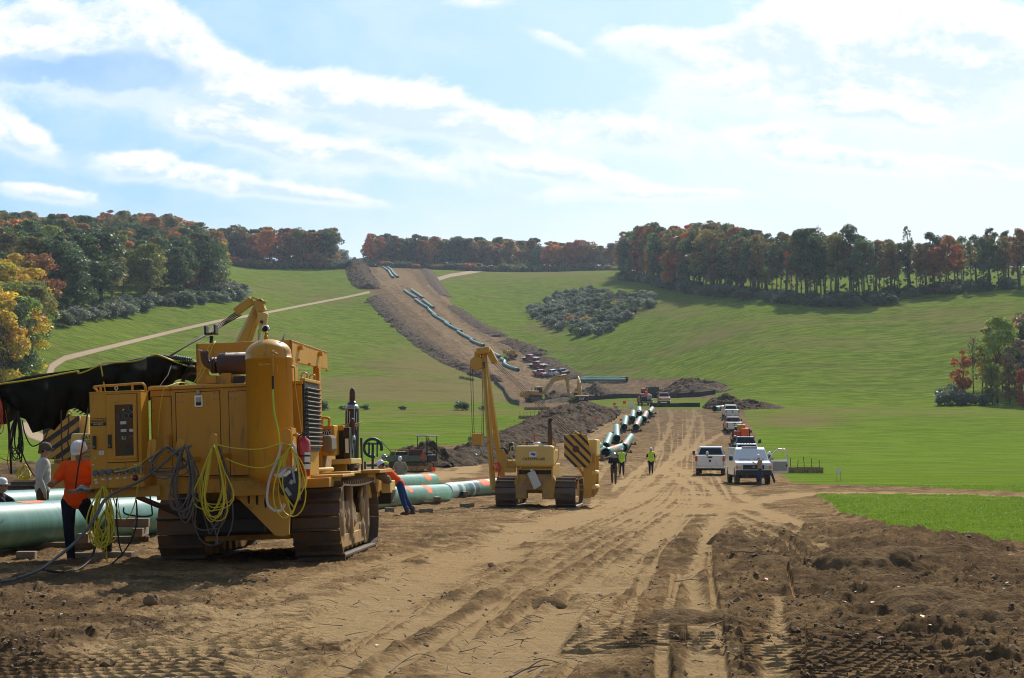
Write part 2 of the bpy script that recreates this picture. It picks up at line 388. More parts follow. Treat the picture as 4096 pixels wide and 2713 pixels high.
M['grille'] = mat('dark_grey_metal', (.028, .028, .032), .5, .2)
def cloth(n, c, v=.25): return mat(n, c, .9, var=v, vscale=6, bump=.012, bscale=9, spec=.2)
M['skin'] = mat('skin', (.42, .22, .14), .55)
M['jeans'] = cloth('blue_denim', (.025, .055, .16)); M['darkjeans'] = cloth('dark_navy_denim', (.012, .016, .03))
M['oshirt'] = cloth('orange_shirt', (.95, .105, .008), .06); M['wshirt'] = cloth('off_white_shirt', (.50, .46, .42)); M['tanshirt'] = cloth('tan_work_shirt', (.36, .29, .21))
M['blkshirt'] = cloth('black_shirt', (.022, .022, .024)); M['olive'] = cloth('brown_trousers', (.085, .06, .035)); M['boot'] = mat('brown_boot', (.12, .06, .03), .8)
M['camo'] = mat('camouflage_cap', (.13, .09, .055), .9, var=.7, vscale=22)
M['shade'] = mat('blue_mirror_lens', (.01, .04, .3), .05, .6)
M['hatw'] = mat('white_hard_hat', (.74, .75, .77), .3, coat=.3); M['hatg'] = mat('grey_hard_hat', (.3, .32, .34), .25, .6)
M['bluecloth'] = cloth('blue_shirt', (.10, .15, .26))

def pipe_material():
    """green epoxy coat, faint rings, scuffs; orange spray marks come as separate marks"""
    m = bpy.data.materials.new('green_pipe_coating'); m.use_nodes = True; t = NT(m.node_tree); p = m.node_tree.nodes['Principled BSDF']
    c = t.node('ShaderNodeTexCoord').outputs['Object']; s = t.node('ShaderNodeSeparateXYZ', {0: c}).outputs
    rnd = t.node('ShaderNodeObjectInfo').outputs['Random']
    yy = t.math('ADD', s[1], t.math('MULTIPLY', rnd, 37.0))
    rings = t.noise(t.node('ShaderNodeCombineXYZ', {0: 0.0, 1: yy, 2: 0.0}).outputs[0], 2.2, 5, .7)
    blot = t.noise(c, 2.3, 6, .65)
    base = t.mix(t.ramp(rings, .45, .62), (.052, .185, .14), (.095, .25, .20))
    base = t.mix(t.math('MULTIPLY', t.ramp(blot, .5, .7), .5), base, (.14, .27, .225))
    base = t.mix(t.math('MULTIPLY', t.ramp(t.noise(c, 5.0, 8, .75), .60, .72), .5), base, (.25, .21, .14))
    t.l.new(base, p.inputs['Base Color']); p.inputs['Roughness'].default_value = .42; p.inputs['Coat Weight'].default_value = .10
    b = t.node('ShaderNodeBump', {'Strength': .4, 'Distance': .01, 'Height': rings}); t.l.new(b.outputs[0], p.inputs['Normal'])
    return m
M['pipe'] = pipe_material()
def spray_material():
    m = bpy.data.materials.new('orange_spray_mark'); m.use_nodes = True; t = NT(m.node_tree); p = m.node_tree.nodes['Principled BSDF']
    p.inputs['Base Color'].default_value = (.95, .19, .07, 1); p.inputs['Roughness'].default_value = .8
    c = t.node('ShaderNodeTexCoord').outputs['Object']; u = t.node('ShaderNodeAttribute', attribute_name='edge').outputs['Fac']
    a = t.ramp(t.math('ADD', u, t.math('MULTIPLY', t.noise(c, 9, 6, .7), 1.1)), .72, 1.0); t.l.new(a, p.inputs['Alpha']); return m
M['spray'] = spray_material()

# ------------------------------------------------------------ ground masks, drawn on the land from photo outlines
def _pl(pts, k=1.7305): return np.array(pts, float) * k
SOIL = _pl([(-900, 1068), (0, 1068), (70, 1073), (130, 1085), (400, 1080), (850, 1068), (905, 1052), (960, 1032), (1080, 1028), (1140, 1012), (1200, 985), (1262, 958), (1290, 944), (1200, 941), (1165, 906),
  (1143, 885), (1080, 860), (1040, 832), (985, 790), (930, 753), (890, 705), (862, 686), (850, 668), (835, 655), (822, 630), (832, 600), (975, 600), (982, 622), (1003, 650), (1035, 690), (1062, 722),
  (1110, 752), (1190, 785), (1240, 810), (1285, 846), (1330, 870), (1350, 876), (1590, 874), (1604, 882), (1660, 922), (1500, 921), (1338, 914), (1342, 930), (1362, 946), (1620, 946), (1720, 948), (1728, 975),
  (1745, 1000), (1752, 1040), (1795, 1085), (1832, 1116), (1905, 1121), (2100, 1127), (2367, 1139), (3200, 1160), (3200, 1180), (2367, 1153), (2100, 1146), (1890, 1146), (1948, 1188), (2050, 1224), (2170, 1244), (2367, 1268), (3300, 1400),
  (3300, 2400), (-1500, 2400), (-1500, 1068)])
ROAD = [(60, 985), (72, 1003), (98, 1012)], [(112, 872), (121, 846), (150, 828), (250, 803), (400, 766), (500, 743), (620, 722), (700, 706), (800, 687), (870, 672), (935, 657)]
ROADW = [9, 7, 4.4, 3.2]
ROAD2 = [(990, 652), (1040, 637), (1110, 626), (1190, 620), (1250, 621)]
def sd_poly(px, py, P):
    n = len(P); d = np.full(px.shape, 1e9); ins = np.zeros(px.shape, bool); j = n - 1
    for i in range(n):
        a, b = P[j], P[i]; ex, ey = b - a; L = ex * ex + ey * ey + 1e-9
        t = np.clip(((px - a[0]) * ex + (py - a[1]) * ey) / L, 0, 1)
        d = np.minimum(d, (px - a[0] - t * ex) ** 2 + (py - a[1] - t * ey) ** 2)
        c = ((a[1] > py) != (b[1] > py))
        if ey != 0: ins ^= c & (px < a[0] + (py - a[1]) / ey * ex)
        j = i
    return np.where(ins, 1, -1) * np.sqrt(d)
def d_line(px, py, P, W):
    """distance to a polyline minus its (varying) half width"""
    best = np.full(px.shape, 1e9)
    for i in range(len(P) - 1):
        a, b = P[i], P[i + 1]; ex, ey = b - a; L = ex * ex + ey * ey + 1e-9
        t = np.clip(((px - a[0]) * ex + (py - a[1]) * ey) / L, 0, 1)
        w_ = W[i] + (W[i + 1] - W[i]) * t
        best = np.minimum(best, np.hypot(px - a[0] - t * ex, py - a[1] - t * ey) / w_)
    return best
def _lerp_lines(A_, B_, n, w_, jit, seed, k0=0.0, k1=1.0):
    """wheel lines fanned between two guide lines with the same number of points"""
    rr = random.Random(seed); out = []
    for i in range(n):
        t = k0 + (k1 - k0) * (i + rr.uniform(.1, .9)) / n; L = []; m = rr.uniform(.5, 1.4)
        a0 = rr.choice((0, 0, 1)); a1 = len(A_) - rr.choice((0, 0, 1))
        for (ax, ay), (bx, by), ww in list(zip(A_, B_, w_))[a0:a1]: L.append((ax + (bx - ax) * t + rr.gauss(0, jit * ww), ay + (by - ay) * t + rr.gauss(0, jit * ww * .4), ww * m))
        if len(L) > 1: out.append(L)
    return out
TRACKS = [  # (x, y, half width) in the 2367-wide photo
 [(330, 1640, 210), (640, 1500, 105), (900, 1375, 62), (1080, 1290, 40), (1240, 1228, 26), (1400, 1175, 16), (1500, 1140, 10), (1560, 1100, 8)],
 [(1000, 1700, 190), (1250, 1480, 95), (1380, 1370, 48), (1470, 1290, 30), (1550, 1220, 20), (1610, 1165, 12), (1600, 1130, 8), (1540, 1090, 7)],
 [(1790, 1580, 30), (1797, 1470, 24), (1800, 1390, 16)],
 [(1640, 1600, 40), (1620, 1450, 34), (1600, 1340, 26), (1640, 1240, 20), (1680, 1170, 14), (1640, 1125, 8), (1560, 1080, 7)],
 [(1420, 1130, 9), (1480, 1085, 7), (1520, 1040, 6), (1545, 1000, 6), (1552, 960, 6), (1545, 948, 4)],
 [(1440, 1150, 9), (1530, 1085, 7), (1580, 1030, 6), (1600, 985, 6), (1605, 950, 5)],
 [(1500, 1110, 5), (1600, 1040, 4), (1625, 1000, 4), (1622, 965, 4), (1600, 950, 3)],
 [(1560, 1190, 12), (1680, 1180, 12), (1790, 1150, 9), (1900, 1139, 3.5), (2367, 1149, 2.5)],
 [(1380, 1160, 8), (1330, 1200, 8), (1200, 1240, 10), (1000, 1290, 8)],
 [(1700, 1130, 12), (1760, 1180, 12), (1850, 1215, 9)],
 [(1100, 1080, 14), (1030, 1095, 14), (960, 1110, 12)], [(1290, 1010, 10), (1380, 985, 9), (1440, 962, 7)], [(1330, 1030, 9), (1400, 1000, 8), (1470, 965, 6)],
 [(1560, 1060, 5), (1640, 1020, 4), (1700, 985, 3)],
 [(880, 655, 6), (940, 640, 12), (960, 665, 13), (1010, 705, 9), (1060, 752, 9), (1130, 800, 10), (1190, 835, 9), (1250, 865, 9), (1310, 885, 8)],
 [(880, 625, 10), (930, 640, 16), (900, 660, 8)], [(990, 660, 4), (1040, 700, 5), (1110, 760, 5), (1180, 805, 5)],
 [(1000, 740, 3), (1060, 790, 4), (1120, 835, 4), (1150, 870, 4)], [(1240, 880, 8), (1330, 885, 7), (1330, 900, 4)], [(1430, 900, 7), (1540, 905, 5)], [(940, 700, 3), (990, 735, 3)]]
FAN = _lerp_lines([(-60, 1600), (300, 1480), (640, 1360), (980, 1268), (1240, 1210), (1400, 1165), (1500, 1125)], [(1250, 1640), (1390, 1500), (1490, 1370), (1540, 1280), (1590, 1210), (1630, 1160), (1610, 1120)], 17, [20, 16, 11, 7, 5, 3.6, 2.8], .7, 5)
FAN += _lerp_lines([(1390, 1175), (1470, 1110), (1505, 1050), (1515, 1000), (1500, 948)], [(1700, 1150), (1660, 1100), (1640, 1040), (1630, 990), (1640, 948)], 12, [4, 3.2, 2.6, 2.2, 1.8], 1.2, 6)
FAN += _lerp_lines([(1180, 1200), (1330, 1130), (1400, 1080), (1300, 1010), (1420, 960)], [(1560, 1150), (1500, 1090), (1440, 1050), (1400, 1000), (1480, 952)], 7, [5, 4, 3, 2.4, 1.8], 1.5, 8)
FAN += _lerp_lines([(1560, 1140), (1680, 1150), (1800, 1180), (1920, 1230)], [(1640, 1240), (1720, 1250), (1800, 1300), (1830, 1400)], 8, [6, 6, 6, 6], 1.5, 9)
FAN += _lerp_lines([(1330, 885), (1180, 850), (1060, 760), (960, 690), (880, 625)], [(1200, 885), (1090, 830), (1010, 760), (920, 690), (860, 640)], 14, [2.2, 1.8, 1.5, 1.3, 1.2], 1.2, 10, 0, 1.1)
FAN += _lerp_lines([(1370, 1590), (1420, 1450), (1470, 1330), (1540, 1250)], [(1760, 1600), (1740, 1450), (1700, 1330), (1660, 1230)], 5, [12, 9, 7, 5], 1.6, 12)
def field_masks(x, y, z):
    px, py = pix(x, y, z); F = {}
    far = np.clip(y / 60, .4, 3)
    wob = (fbm(x / 1.3, y / 1.6, 3, 4) - .5) * 26 / np.clip(y / 25, .7, 7) + (fbm(x / 9, y / 12, 5, 3) - .5) * 16 / np.clip(y / 25, 1, 7)
    F['soil'] = np.clip(sd_poly(px, py, SOIL) + wob * 1.6, -60, 60) * np.where(y < 3, 0, 1) + np.where(y < 3, 60, 0)
    r1 = d_line(px, py, _pl(ROAD[1]), [x_ * 1.7305 for x_ in (9, 9, 7.5, 5.6, 4.4, 3.8, 3.3, 3.0, 2.8, 3.2, 4.5)])
    r0 = d_line(px, py, _pl(ROAD[0]), [12 * 1.73] * 3)
    r2 = d_line(px, py, _pl(ROAD2), [x_ * 1.7305 for x_ in (6, 5, 4, 2.5, 1.5)])
    rd = 1 - np.minimum(r1, np.minimum(r0, r2)) + wob * .02
    F['road'] = np.clip(np.where(y > 150, rd, -3), -3, 1)
    tr = np.zeros_like(px); nzq = (fbm(x / .9, y / 1.6, 9, 4) - .5) * 1.9 + (fbm(x / 2.8, y / 2.2, 14, 3) - .5) * 1.5; gate = sstep(.35, .6, fbm(x / 4, y / 7, 19, 3))
    for T in TRACKS:
        T = np.array(T, float) * 1.7305
        q = d_line(px, py, T[:, :2], T[:, 2])
        ok = np.where(T[:, 1].max() < 1560, y > 150, y < 260)
        tr = np.maximum(tr, np.where(ok, sstep(1.5, .30, q + nzq), 0) * .80)
    for T in FAN:
        T = np.array(T, float) * 1.7305; bx = (T[:, 0].min() - 120, T[:, 0].max() + 120, T[:, 1].min() - 80, T[:, 1].max() + 80)
        sel = (px > bx[0]) & (px < bx[1]) & (py > bx[2]) & (py < bx[3])
        if not sel.any(): continue
        q = d_line(px[sel], py[sel], T[:, :2], T[:, 2]); ok = (y[sel] > 150) if T[:, 1].max() < 1560 else (y[sel] < 260)
        tr[sel] = np.maximum(tr[sel], np.where(ok, sstep(1.5, .3, q + nzq[sel] * .8), 0) * (.50 + .30 * gate[sel]))
    F['track'] = tr
    dry = np.zeros_like(px)
    for (cx, cy, rx, ry, a) in [(960, 905, 330, 34, 1.15), (1000, 840, 160, 45, .8), (1300, 640, 260, 22, .55), (1560, 720, 120, 30, .5), (1750, 745, 300, 14, .45), (1420, 860, 160, 18, .5), (2050, 720, 250, 16, .45), (600, 660, 200, 20, .4), (1200, 600, 90, 60, .3), (760, 690, 90, 20, .4), (1240, 905, 100, 40, .6), (1840, 972, 130, 22, 1.0), (2000, 950, 500, 10, .6), (1330, 810, 70, 12, .8), (1270, 760, 60, 50, .6), (1640, 770, 200, 40, .55), (2230, 740, 180, 40, .6),
                                (1060, 955, 180, 9, .6), (900, 960, 160, 9, .5), (1480, 815, 200, 14, .35), (560, 780, 200, 18, .4), (1900, 800, 260, 25, .4), (850, 1000, 200, 14, .3), (1150, 640, 300, 14, .4), (1470, 935, 150, 18, .5), (2120, 870, 260, 20, .25)]:
        dry = np.maximum(dry, a * np.exp(-(((px / 1.7305 - cx) / rx) ** 2 + ((py / 1.7305 - cy) / ry) ** 2)))
    F['dry'] = np.where(y > 60, dry, 0)
    # churned, darker earth: the right foreground and the edges of the work strip
    ro = sstep(1330, 1960, px / 1.7305 + (fbm(x / 1.6, y / 1.6, 31, 4) - .5) * 620) * sstep(1190, 1260, py / 1.7305)
    lo = sstep(900, 300, px / 1.7305) * sstep(1310, 1420, py / 1.7305)
    F['rough'] = np.clip(np.maximum(ro, lo * .8) * (1 - tr * .75) + .22 * (1 - tr), 0, 1)
    # tufted seam where turf ends, and dark berm sides of the strip on the hill
    return F, px, py
# ------------------------------------------------------------ ground relief near the camera
CLEAT = []   # crawler prints: (x0,y0,x1,y1,half width)
for a, b, w_ in [((250, 1640), (230, 1335), 2.1), ((620, 1430), (760, 1340), .45), ((1410, 1400), (1560, 1290), .5), ((2000, 1600), (1960, 1440), .5), ((1430, 1568), (1500, 1330), .62), ((1560, 1568), (1580, 1400), .4), ((1790, 1568), (1800, 1380), .32), ((2250, 1568), (2200, 1480), .7),
                 ((900, 1260), (1240, 1195), .5), ((1640, 1290), (1760, 1270), .5), ((80, 1568), (-60, 1420), .5), ((1560, 1205), (1660, 1195), .4)]:
    p, q = hit(a[0] * 1.7305, a[1] * 1.7305), hit(b[0] * 1.7305, b[1] * 1.7305); CLEAT.append((p.x, p.y, q.x, q.y, w_))
def relief(x, y, F):
    near = sstep(120, 60, np.hypot(x, y)); ok = sstep(-4, 6, F['soil']) * near
    tr, ro = F['track'], F['rough']
    d = (fbm(x / 3.1, y / 3.4, 41, 3) - .5) * .10
    clod = fbm(x / .42, y / .42, 51, 5, .62); big = fbm(x / 1.3, y / 1.3, 61, 4, .6)
    d += ro * ((np.maximum(clod - .47, 0) * .30) + (big - .5) * .17) + (1 - tr) * (np.maximum(clod - .5, 0)) * .12
    d += ((1 - tr) * .035 + ro * .055) * (1 - 2.2 * np.abs(fbm(x / .15, y / .15, 71, 4, .62) - .5)) - .02; d += (fbm(x / .11, y / .3, 77, 3, .6) - .5) * .012
    d -= tr * .03
    cle = np.zeros_like(x); cm = np.zeros_like(x)
    for (x0, y0, x1, y1, w_) in CLEAT:
        ex, ey = x1 - x0, y1 - y0; L = math.hypot(ex, ey); ex /= L; ey /= L
        s = (x - x0) * ex + (y - y0) * ey; t = (x - x0) * -ey + (y - y0) * ex
        inside = sstep(w_, w_ * .8, np.abs(t)) * sstep(-.3, .3, s) * sstep(L + .3, L - .3, s) * sstep(.34, .50, fbm(x / 1.5, y / 1.7, 81, 3))
        ph = (s + (fbm(x / 2.6, y / 2.6, 91, 3) - .5) * .5) / .203
        prof = np.abs((ph % 1) - .5) * 2
        cle = np.where(inside > cm, (sstep(.45, .9, prof) * .075 - .03), cle); cm = np.maximum(cm, inside)
    d = d * (1 - .88 * cm) + cle * cm
    # ruts of wheels: pairs of shallow grooves
    d += tr * (fbm(x / .35, y / 2.5, 95, 3) - .5) * .03
    gr = (fbm(x / .6, y / .6, 101, 4, .6) - .5) * .10 * (1 - sstep(-4, 6, F['soil'])) * near
    lip = np.exp(-((F['soil'] - 2) / 7.0) ** 2) * near * .10 * (fbm(x / .5, y / .5, 111, 3) + .2)
    farb = sstep(60, 140, y) * sstep(0, 8, F['soil']) * ((fbm(x / 2.2, y / 2.8, 121, 4, .6) - .5) * .5 * (1 - tr * .6))
    return d * ok + gr + lip + farb

def GH(x, y):
    """ground height with relief, for resting things on it"""
    xa, ya = np.array([x], float), np.array([y], float); z = H(xa, ya)
    F, _, _ = field_masks(xa, ya, z); return float((z + relief(xa, ya, F))[0])

# columns: one per ~1.2 rendered pixels inside the view, coarse outside
def build_ground():
    az_in = np.arctan(np.linspace(-2250, 2250, 930) / FOC)
    a = az_in[-1]; out = []
    st = az_in[1] - az_in[0]
    while a < math.pi: st = min(st * 1.25, R(6)); a += st; out.append(min(a, math.pi))
    out = np.array(out); az = np.r_[-out[::-1][1:], az_in, out]
    ds = [2.0]; 
    while ds[-1] < 7000:
        d = ds[-1]
        if d < 10: s = .25 if d < 9 else .06
        elif d < 960: s = min(max(d * d * 2.3 / 10316, .032), 2.4)
        else: s = d * .08
        ds.append(d + s)
    ds = np.array(ds)
    AZ, DD = np.meshgrid(az, ds)
    azc = np.clip(AZ, -R(24), R(24)); Rr = DD / np.cos(azc)
    X = Rr * np.sin(AZ); Y = Rr * np.cos(AZ); Z = H(X, Y)
    F, px, py = field_masks(X, Y, Z)
    Z2 = Z + relief(X, Y, F)
    n, m = X.shape; print('grid', n, m, time.time() - T0)
    co = np.stack([X, Y, Z2], -1)
    # normals from the full grid so that split sheets shade without seams
    gu = np.gradient(co, axis=1); gv = np.gradient(co, axis=0); N = np.cross(gu, gv); N /= np.linalg.norm(N, axis=-1, keepdims=True) + 1e-12
    co = co.reshape(-1, 3); N = N.reshape(-1, 3)
    idx = np.arange(n * m).reshape(n, m)
    q = np.stack([idx[:-1, :-1], idx[:-1, 1:], idx[1:, 1:], idx[1:, :-1]], -1).reshape(-1, 4)
    def fc(k): a_ = F[k]; return (a_[:-1, :-1] + a_[1:, 1:]).reshape(-1) / 2
    rd = fc('road') > -.2; so = (fc('soil') > 0)
    cat = np.where(so, 1, np.where(rd, 2, 0))
    for c, nm in ((0, 'grass_field'), (1, 'bare_soil'), (2, 'dirt_road')):
        f = q[cat == c]; used, inv = np.unique(f, return_inverse=True); f = inv.reshape(-1, 4)
        me = bpy.data.meshes.new(nm); me.vertices.add(len(used)); me.vertices.foreach_set('co', co[used].astype(np.float32).ravel())
        me.loops.add(len(f) * 4); me.loops.foreach_set('vertex_index', f.astype(np.int32).ravel())
        me.polygons.add(len(f)); me.polygons.foreach_set('loop_start', np.arange(len(f), dtype=np.int32) * 4)
        me.polygons.foreach_set('use_smooth', np.ones(len(f), bool)); me.update(calc_edges=True)
        me.normals_split_custom_set_from_vertices(N[used].astype(np.float32))
        for k in ('soil', 'road', 'track', 'dry', 'rough'):
            at_ = me.attributes.new(k, 'FLOAT', 'POINT'); at_.data.foreach_set('value', F[k].reshape(-1)[used].astype(np.float32))
        tag(link(nm, me, GM), kind='structure')
    # centre disc under the camera
    bmx = MB(); k = 40; bmx.add([(0, 0, 0)] + [(2.0 * math.sin(2 * math.pi * i / k), 2.0 * math.cos(2 * math.pi * i / k), 0.0) for i in range(k)], [(0, i + 1, (i + 1) % k + 1) for i in range(k)])
    tag(bmx.build('ground', M['mud'], None), kind='structure')

def ground_material(spoil=False):
    m = bpy.data.materials.new('spoil_earth' if spoil else 'field_and_earth'); m.use_nodes = True; t = NT(m.node_tree); p = m.node_tree.nodes['Principled BSDF']
    pos = t.node('ShaderNodeNewGeometry').outputs['Position']
    A = lambda k: t.node('ShaderNodeAttribute', attribute_name=k).outputs['Fac']
    depth = t.node('ShaderNodeSeparateXYZ', {0: pos}).outputs[1]
    fs = t.noise(pos, 9.0, 10, .72); fm = t.noise(pos, 1.1, 8, .65); fl = t.noise(pos, .09, 6, .6)
    # earth
    dark = t.mix(fs, (.075, .048, .028), (.18, .118, .068)); mid = t.mix(fs, (.195, .12, .058), (.325, .21, .108)); lite = t.mix(fs, (.34, .222, .108), (.48, .33, .175))
    if spoil:
        e = t.mix(t.ramp(fm, .36, .60), (.048, .028, .015), (.135, .082, .042)); e = t.mix(t.ramp(fs, .45, .80), e, (.21, .135, .07))
        e = t.mix(t.math('MULTIPLY', t.ramp(t.noise(pos, 1.7, 6, .7), .60, .68), .55), e, (.10, .13, .04))
        t.l.new(e, p.inputs['Base Color'])
        h = t.math('ADD', t.math('MULTIPLY', t.noise(pos, 2.2, 8, .7), 1.0), 0.0)
        b = t.node('ShaderNodeBump', {'Strength': 1.0, 'Distance': .6, 'Height': h}); t.l.new(b.outputs[0], p.inputs['Normal'])
        p.inputs['Roughness'].default_value = .95; p.inputs['Specular IOR Level'].default_value = .15; return m
    soil, road, track, dry, rough = A('soil'), A('road'), A('track'), A('dry'), A('rough')
    f0 = t.math('ADD', t.math('MULTIPLY', fm, .75), t.math('MULTIPLY', fl, .5))
    e = t.mix(t.ramp(t.math('SUBTRACT', f0, t.math('MULTIPLY', rough, .10)), .44, .66), dark, mid)
    e = t.mix(t.ramp(t.math('SUBTRACT', t.math('ADD', t.math('MULTIPLY', fm, .6), t.math('MULTIPLY', fs, .5)), t.math('MULTIPLY', rough, .12)), .50, .70), e, lite)
    ft = t.math('ADD', t.math('MULTIPLY', track, 1.25), t.math('MULTIPLY', t.math('SUBTRACT', t.noise(pos, 2.6, 8, .7), .5), 2.2))
    e = t.mix(t.ramp(ft, .30, .85), e, lite)
    # hill strip is greyer
    greyer = t.ramp(depth, 120, 260); e = t.mix(t.math('MULTIPLY', greyer, .58), e, t.mix(t.ramp(t.noise(pos, .5, 8, .7), .35, .65), (.060, .041, .029), (.22, .158, .108)))
    # short dark scratches and specks pressed in by tracks, twigs and stones
    scr = t.noise(t.node('ShaderNodeMapping', {0: pos, 3: (3.0, 11.0, 3.0)}).outputs[0], 1.5, 6, .7, .4)
    e = t.mix(t.math('MULTIPLY', t.ramp(scr, .56, .68), t.math('MULTIPLY', t.ramp(depth, 90, 25), .55)), e, (.10, .062, .032))
    e = t.mix(t.math('MULTIPLY', t.ramp(t.noise(pos, 33, 4, .7), .63, .70), .6), e, (.05, .032, .02))
    # grass
    st = t.node('ShaderNodeMapping', {0: pos, 3: (.35, 1.0, 1.0)}).outputs[0]
    g1 = t.noise(st, .05, 8, .62); g2 = t.noise(st, .6, 8, .72); g3 = t.noise(pos, 4.5, 8, .8)
    nearc = t.mix(t.math('ADD', t.math('MULTIPLY', t.ramp(g3, .3, .7), .55), t.math('MULTIPLY', t.ramp(g2, .35, .65), .45)), (.070, .125, .012), (.205, .280, .038)); farc = t.mix(t.ramp(g2, .30, .70), (.068, .112, .014), (.205, .248, .040))
    g = t.mix(t.ramp(depth, 150, 330), nearc, farc)
    dd = t.math('ADD', t.math('MULTIPLY', dry, 1.0), t.math('MULTIPLY', t.math('SUBTRACT', t.math('ADD', t.math('MULTIPLY', g1, .9), t.math('MULTIPLY', g2, .5)), .66), 2.8))
    g = t.mix(t.ramp(dd, .15, 1.1), g, t.mix(g2, (.13, .115, .035), (.25, .20, .085)))
    zc = t.node('ShaderNodeSeparateXYZ', {0: pos}).outputs; con = t.node('ShaderNodeCombineXYZ', {0: t.math('MULTIPLY', zc[0], .035), 1: t.math('MULTIPLY', zc[1], .02), 2: t.math('MULTIPLY', zc[2], .55)}).outputs[0]
    mow = t.ramp(t.noise(con, 1.6, 9, .7, .3), .50, .66)
    g = t.mix(t.math('MULTIPLY', t.math('MULTIPLY', mow, t.ramp(depth, 120, 280)), .42), g, (.085, .090, .028))
    g = t.mix(t.math('MULTIPLY', t.ramp(t.noise(st, .25, 8, .75), .60, .70), .45), g, (.05, .075, .02))
    g = t.mix(t.math('MULTIPLY', t.ramp(t.noise(pos, 5.5, 3, .6), .70, .74), t.math('MULTIPLY', t.ramp(depth, 190, 60), .5)), g, (.45, .50, .33))
    k = t.ramp(soil, -2.5, 2.5)
    r = t.ramp(t.math('ADD', road, t.math('MULTIPLY', t.math('SUBTRACT', g2, .5), .6)), -.25, .25)
    wheel = t.ramp(t.math('ADD', road, t.math('MULTIPLY', fm, .3)), .1, .6)
    rc = t.mix(wheel, (.14, .10, .07), (.44, .34, .22))
    c = t.mix(r, g, rc); c = t.mix(k, c, e)
    t.l.new(c, p.inputs['Base Color']); p.inputs['Roughness'].default_value = 1.0; p.inputs['Specular IOR Level'].default_value = 0.0
    hb = t.math('ADD', t.math('MULTIPLY', t.noise(pos, 7.0, 10, .75), .10), t.math('MULTIPLY', t.noise(pos, 1.6, 6, .65), .16))
    hb = t.math('ADD', hb, t.math('MULTIPLY', t.noise(st, .35, 6, .6), t.math('MULTIPLY', t.ramp(depth, 80, 300), .5)))
    b = t.node('ShaderNodeBump', {'Strength': .85, 'Distance': 1.0, 'Height': hb}); t.l.new(b.outputs[0], p.inputs['Normal'])
    return m
GM = ground_material(); M['spoil'] = ground_material(True)
M['heapsoil'] = mat('loose_brown_soil', (.22, .145, .08), .97, var=.8, vscale=9, dirt=(.10, .065, .036), dscale=2.5, damt=.6, bump=.10, bscale=13, spec=.0)
build_ground()

# ------------------------------------------------------------ heaped earth
def heap(path, label, width, height, seed=1, name='dirt_pile', step=None, group=None, sharp=1.4, cat='dirt pile', m='spoil'):
    """ridge of spoil along ground points [(x,y)]; width/height may vary along it"""
    P = [Vector((p[0], p[1])) for p in path]; L = [0]
    for i in range(1, len(P)): L.append(L[-1] + (P[i] - P[i - 1]).length)
    W = width if isinstance(width, list) else [width] * len(P); Hh = height if isinstance(height, list) else [height] * len(P)
    step = step or max(.12, min(W) / 26); ext = min(W) * .5
    ns = int((L[-1] + 2 * ext) / step) + 2; nt = int(2 * max(W) / step) + 3; nt = min(nt, 70); ns = min(ns, 420)
    s = np.linspace(-ext, L[-1] + ext, ns); t = np.linspace(-1, 1, nt)
    px_ = np.interp(s, L, [p.x for p in P]); py_ = np.interp(s, L, [p.y for p in P]); w_ = np.interp(s, L, W); h_ = np.interp(s, L, Hh)
    dx, dy = np.gradient(px_), np.gradient(py_)
    e0 = P[1] - P[0] if len(P) > 1 else Vector((1, 0)); e1 = P[-1] - P[-2] if len(P) > 1 else Vector((1, 0)); e0.normalize(); e1.normalize()
    px_ = px_ + np.where(s < 0, s * e0.x, 0) + np.where(s > L[-1], (s - L[-1]) * e1.x, 0); py_ = py_ + np.where(s < 0, s * e0.y, 0) + np.where(s > L[-1], (s - L[-1]) * e1.y, 0)
    dx, dy = np.gradient(px_), np.gradient(py_); q = np.hypot(dx, dy) + 1e-9; nx, ny = -dy / q, dx / q
    k = 9; ker = np.ones(k) / k
    nx = np.convolve(np.pad(nx, k // 2, 'edge'), ker, 'valid'); ny = np.convolve(np.pad(ny, k // 2, 'edge'), ker, 'valid')
    X = px_[:, None] + nx[:, None] * t[None] * w_[:, None]; Y = py_[:, None] + ny[:, None] * t[None] * w_[:, None]
    endf = np.clip(1 - np.maximum(np.maximum(-s, s - L[-1]), 0) / ext, 0, 1)[:, None]
    sc = max(min(W), .6)
    r = np.sqrt(t[None] ** 2 + (1 - endf) ** 2); r = r + (fbm(X / sc * 1.4, Y / sc * 1.4, seed, 4, .6) - .5) * .85
    prof = np.clip(1 - np.clip(r, 0, 1.0) ** sharp, 0, 1)
    n1_ = fbm(X / sc * 2.2, Y / sc * 2.2, seed + 3, 5, .62); n2_ = fbm(X / sc * 7, Y / sc * 7, seed + 9, 4, .6)
    Z = H(X, Y) + h_[:, None] * prof * (.62 + .75 * n1_) + h_[:, None] * .22 * (n2_ - .5) * np.clip(prof * 4, 0, 1) - .06 - (1 - sstep(0, .08, prof)) * .25
    me = bpy.data.meshes.new(name); V = np.stack([X, Y, Z], -1); c0 = Vector((float(X.mean()), float(Y.mean()), 0)); c0.z = gz(c0.x, c0.y)
    idx = np.arange(ns * nt).reshape(ns, nt); f = np.stack([idx[:-1, :-1], idx[1:, :-1], idx[1:, 1:], idx[:-1, 1:]], -1).reshape(-1, 4)
    V = V.reshape(-1, 3) - np.array(c0)
    me.from_pydata(V.tolist(), [], f.tolist()); me.polygons.foreach_set('use_smooth', np.ones(len(f), bool)); me.update()
    o = link(name, me, M[m]); o.location = c0; return tag(o, label, cat, group)
def pp(*pts): return [tuple(hit(a * 1.7305, b * 1.7305)[:2]) for a, b in pts]
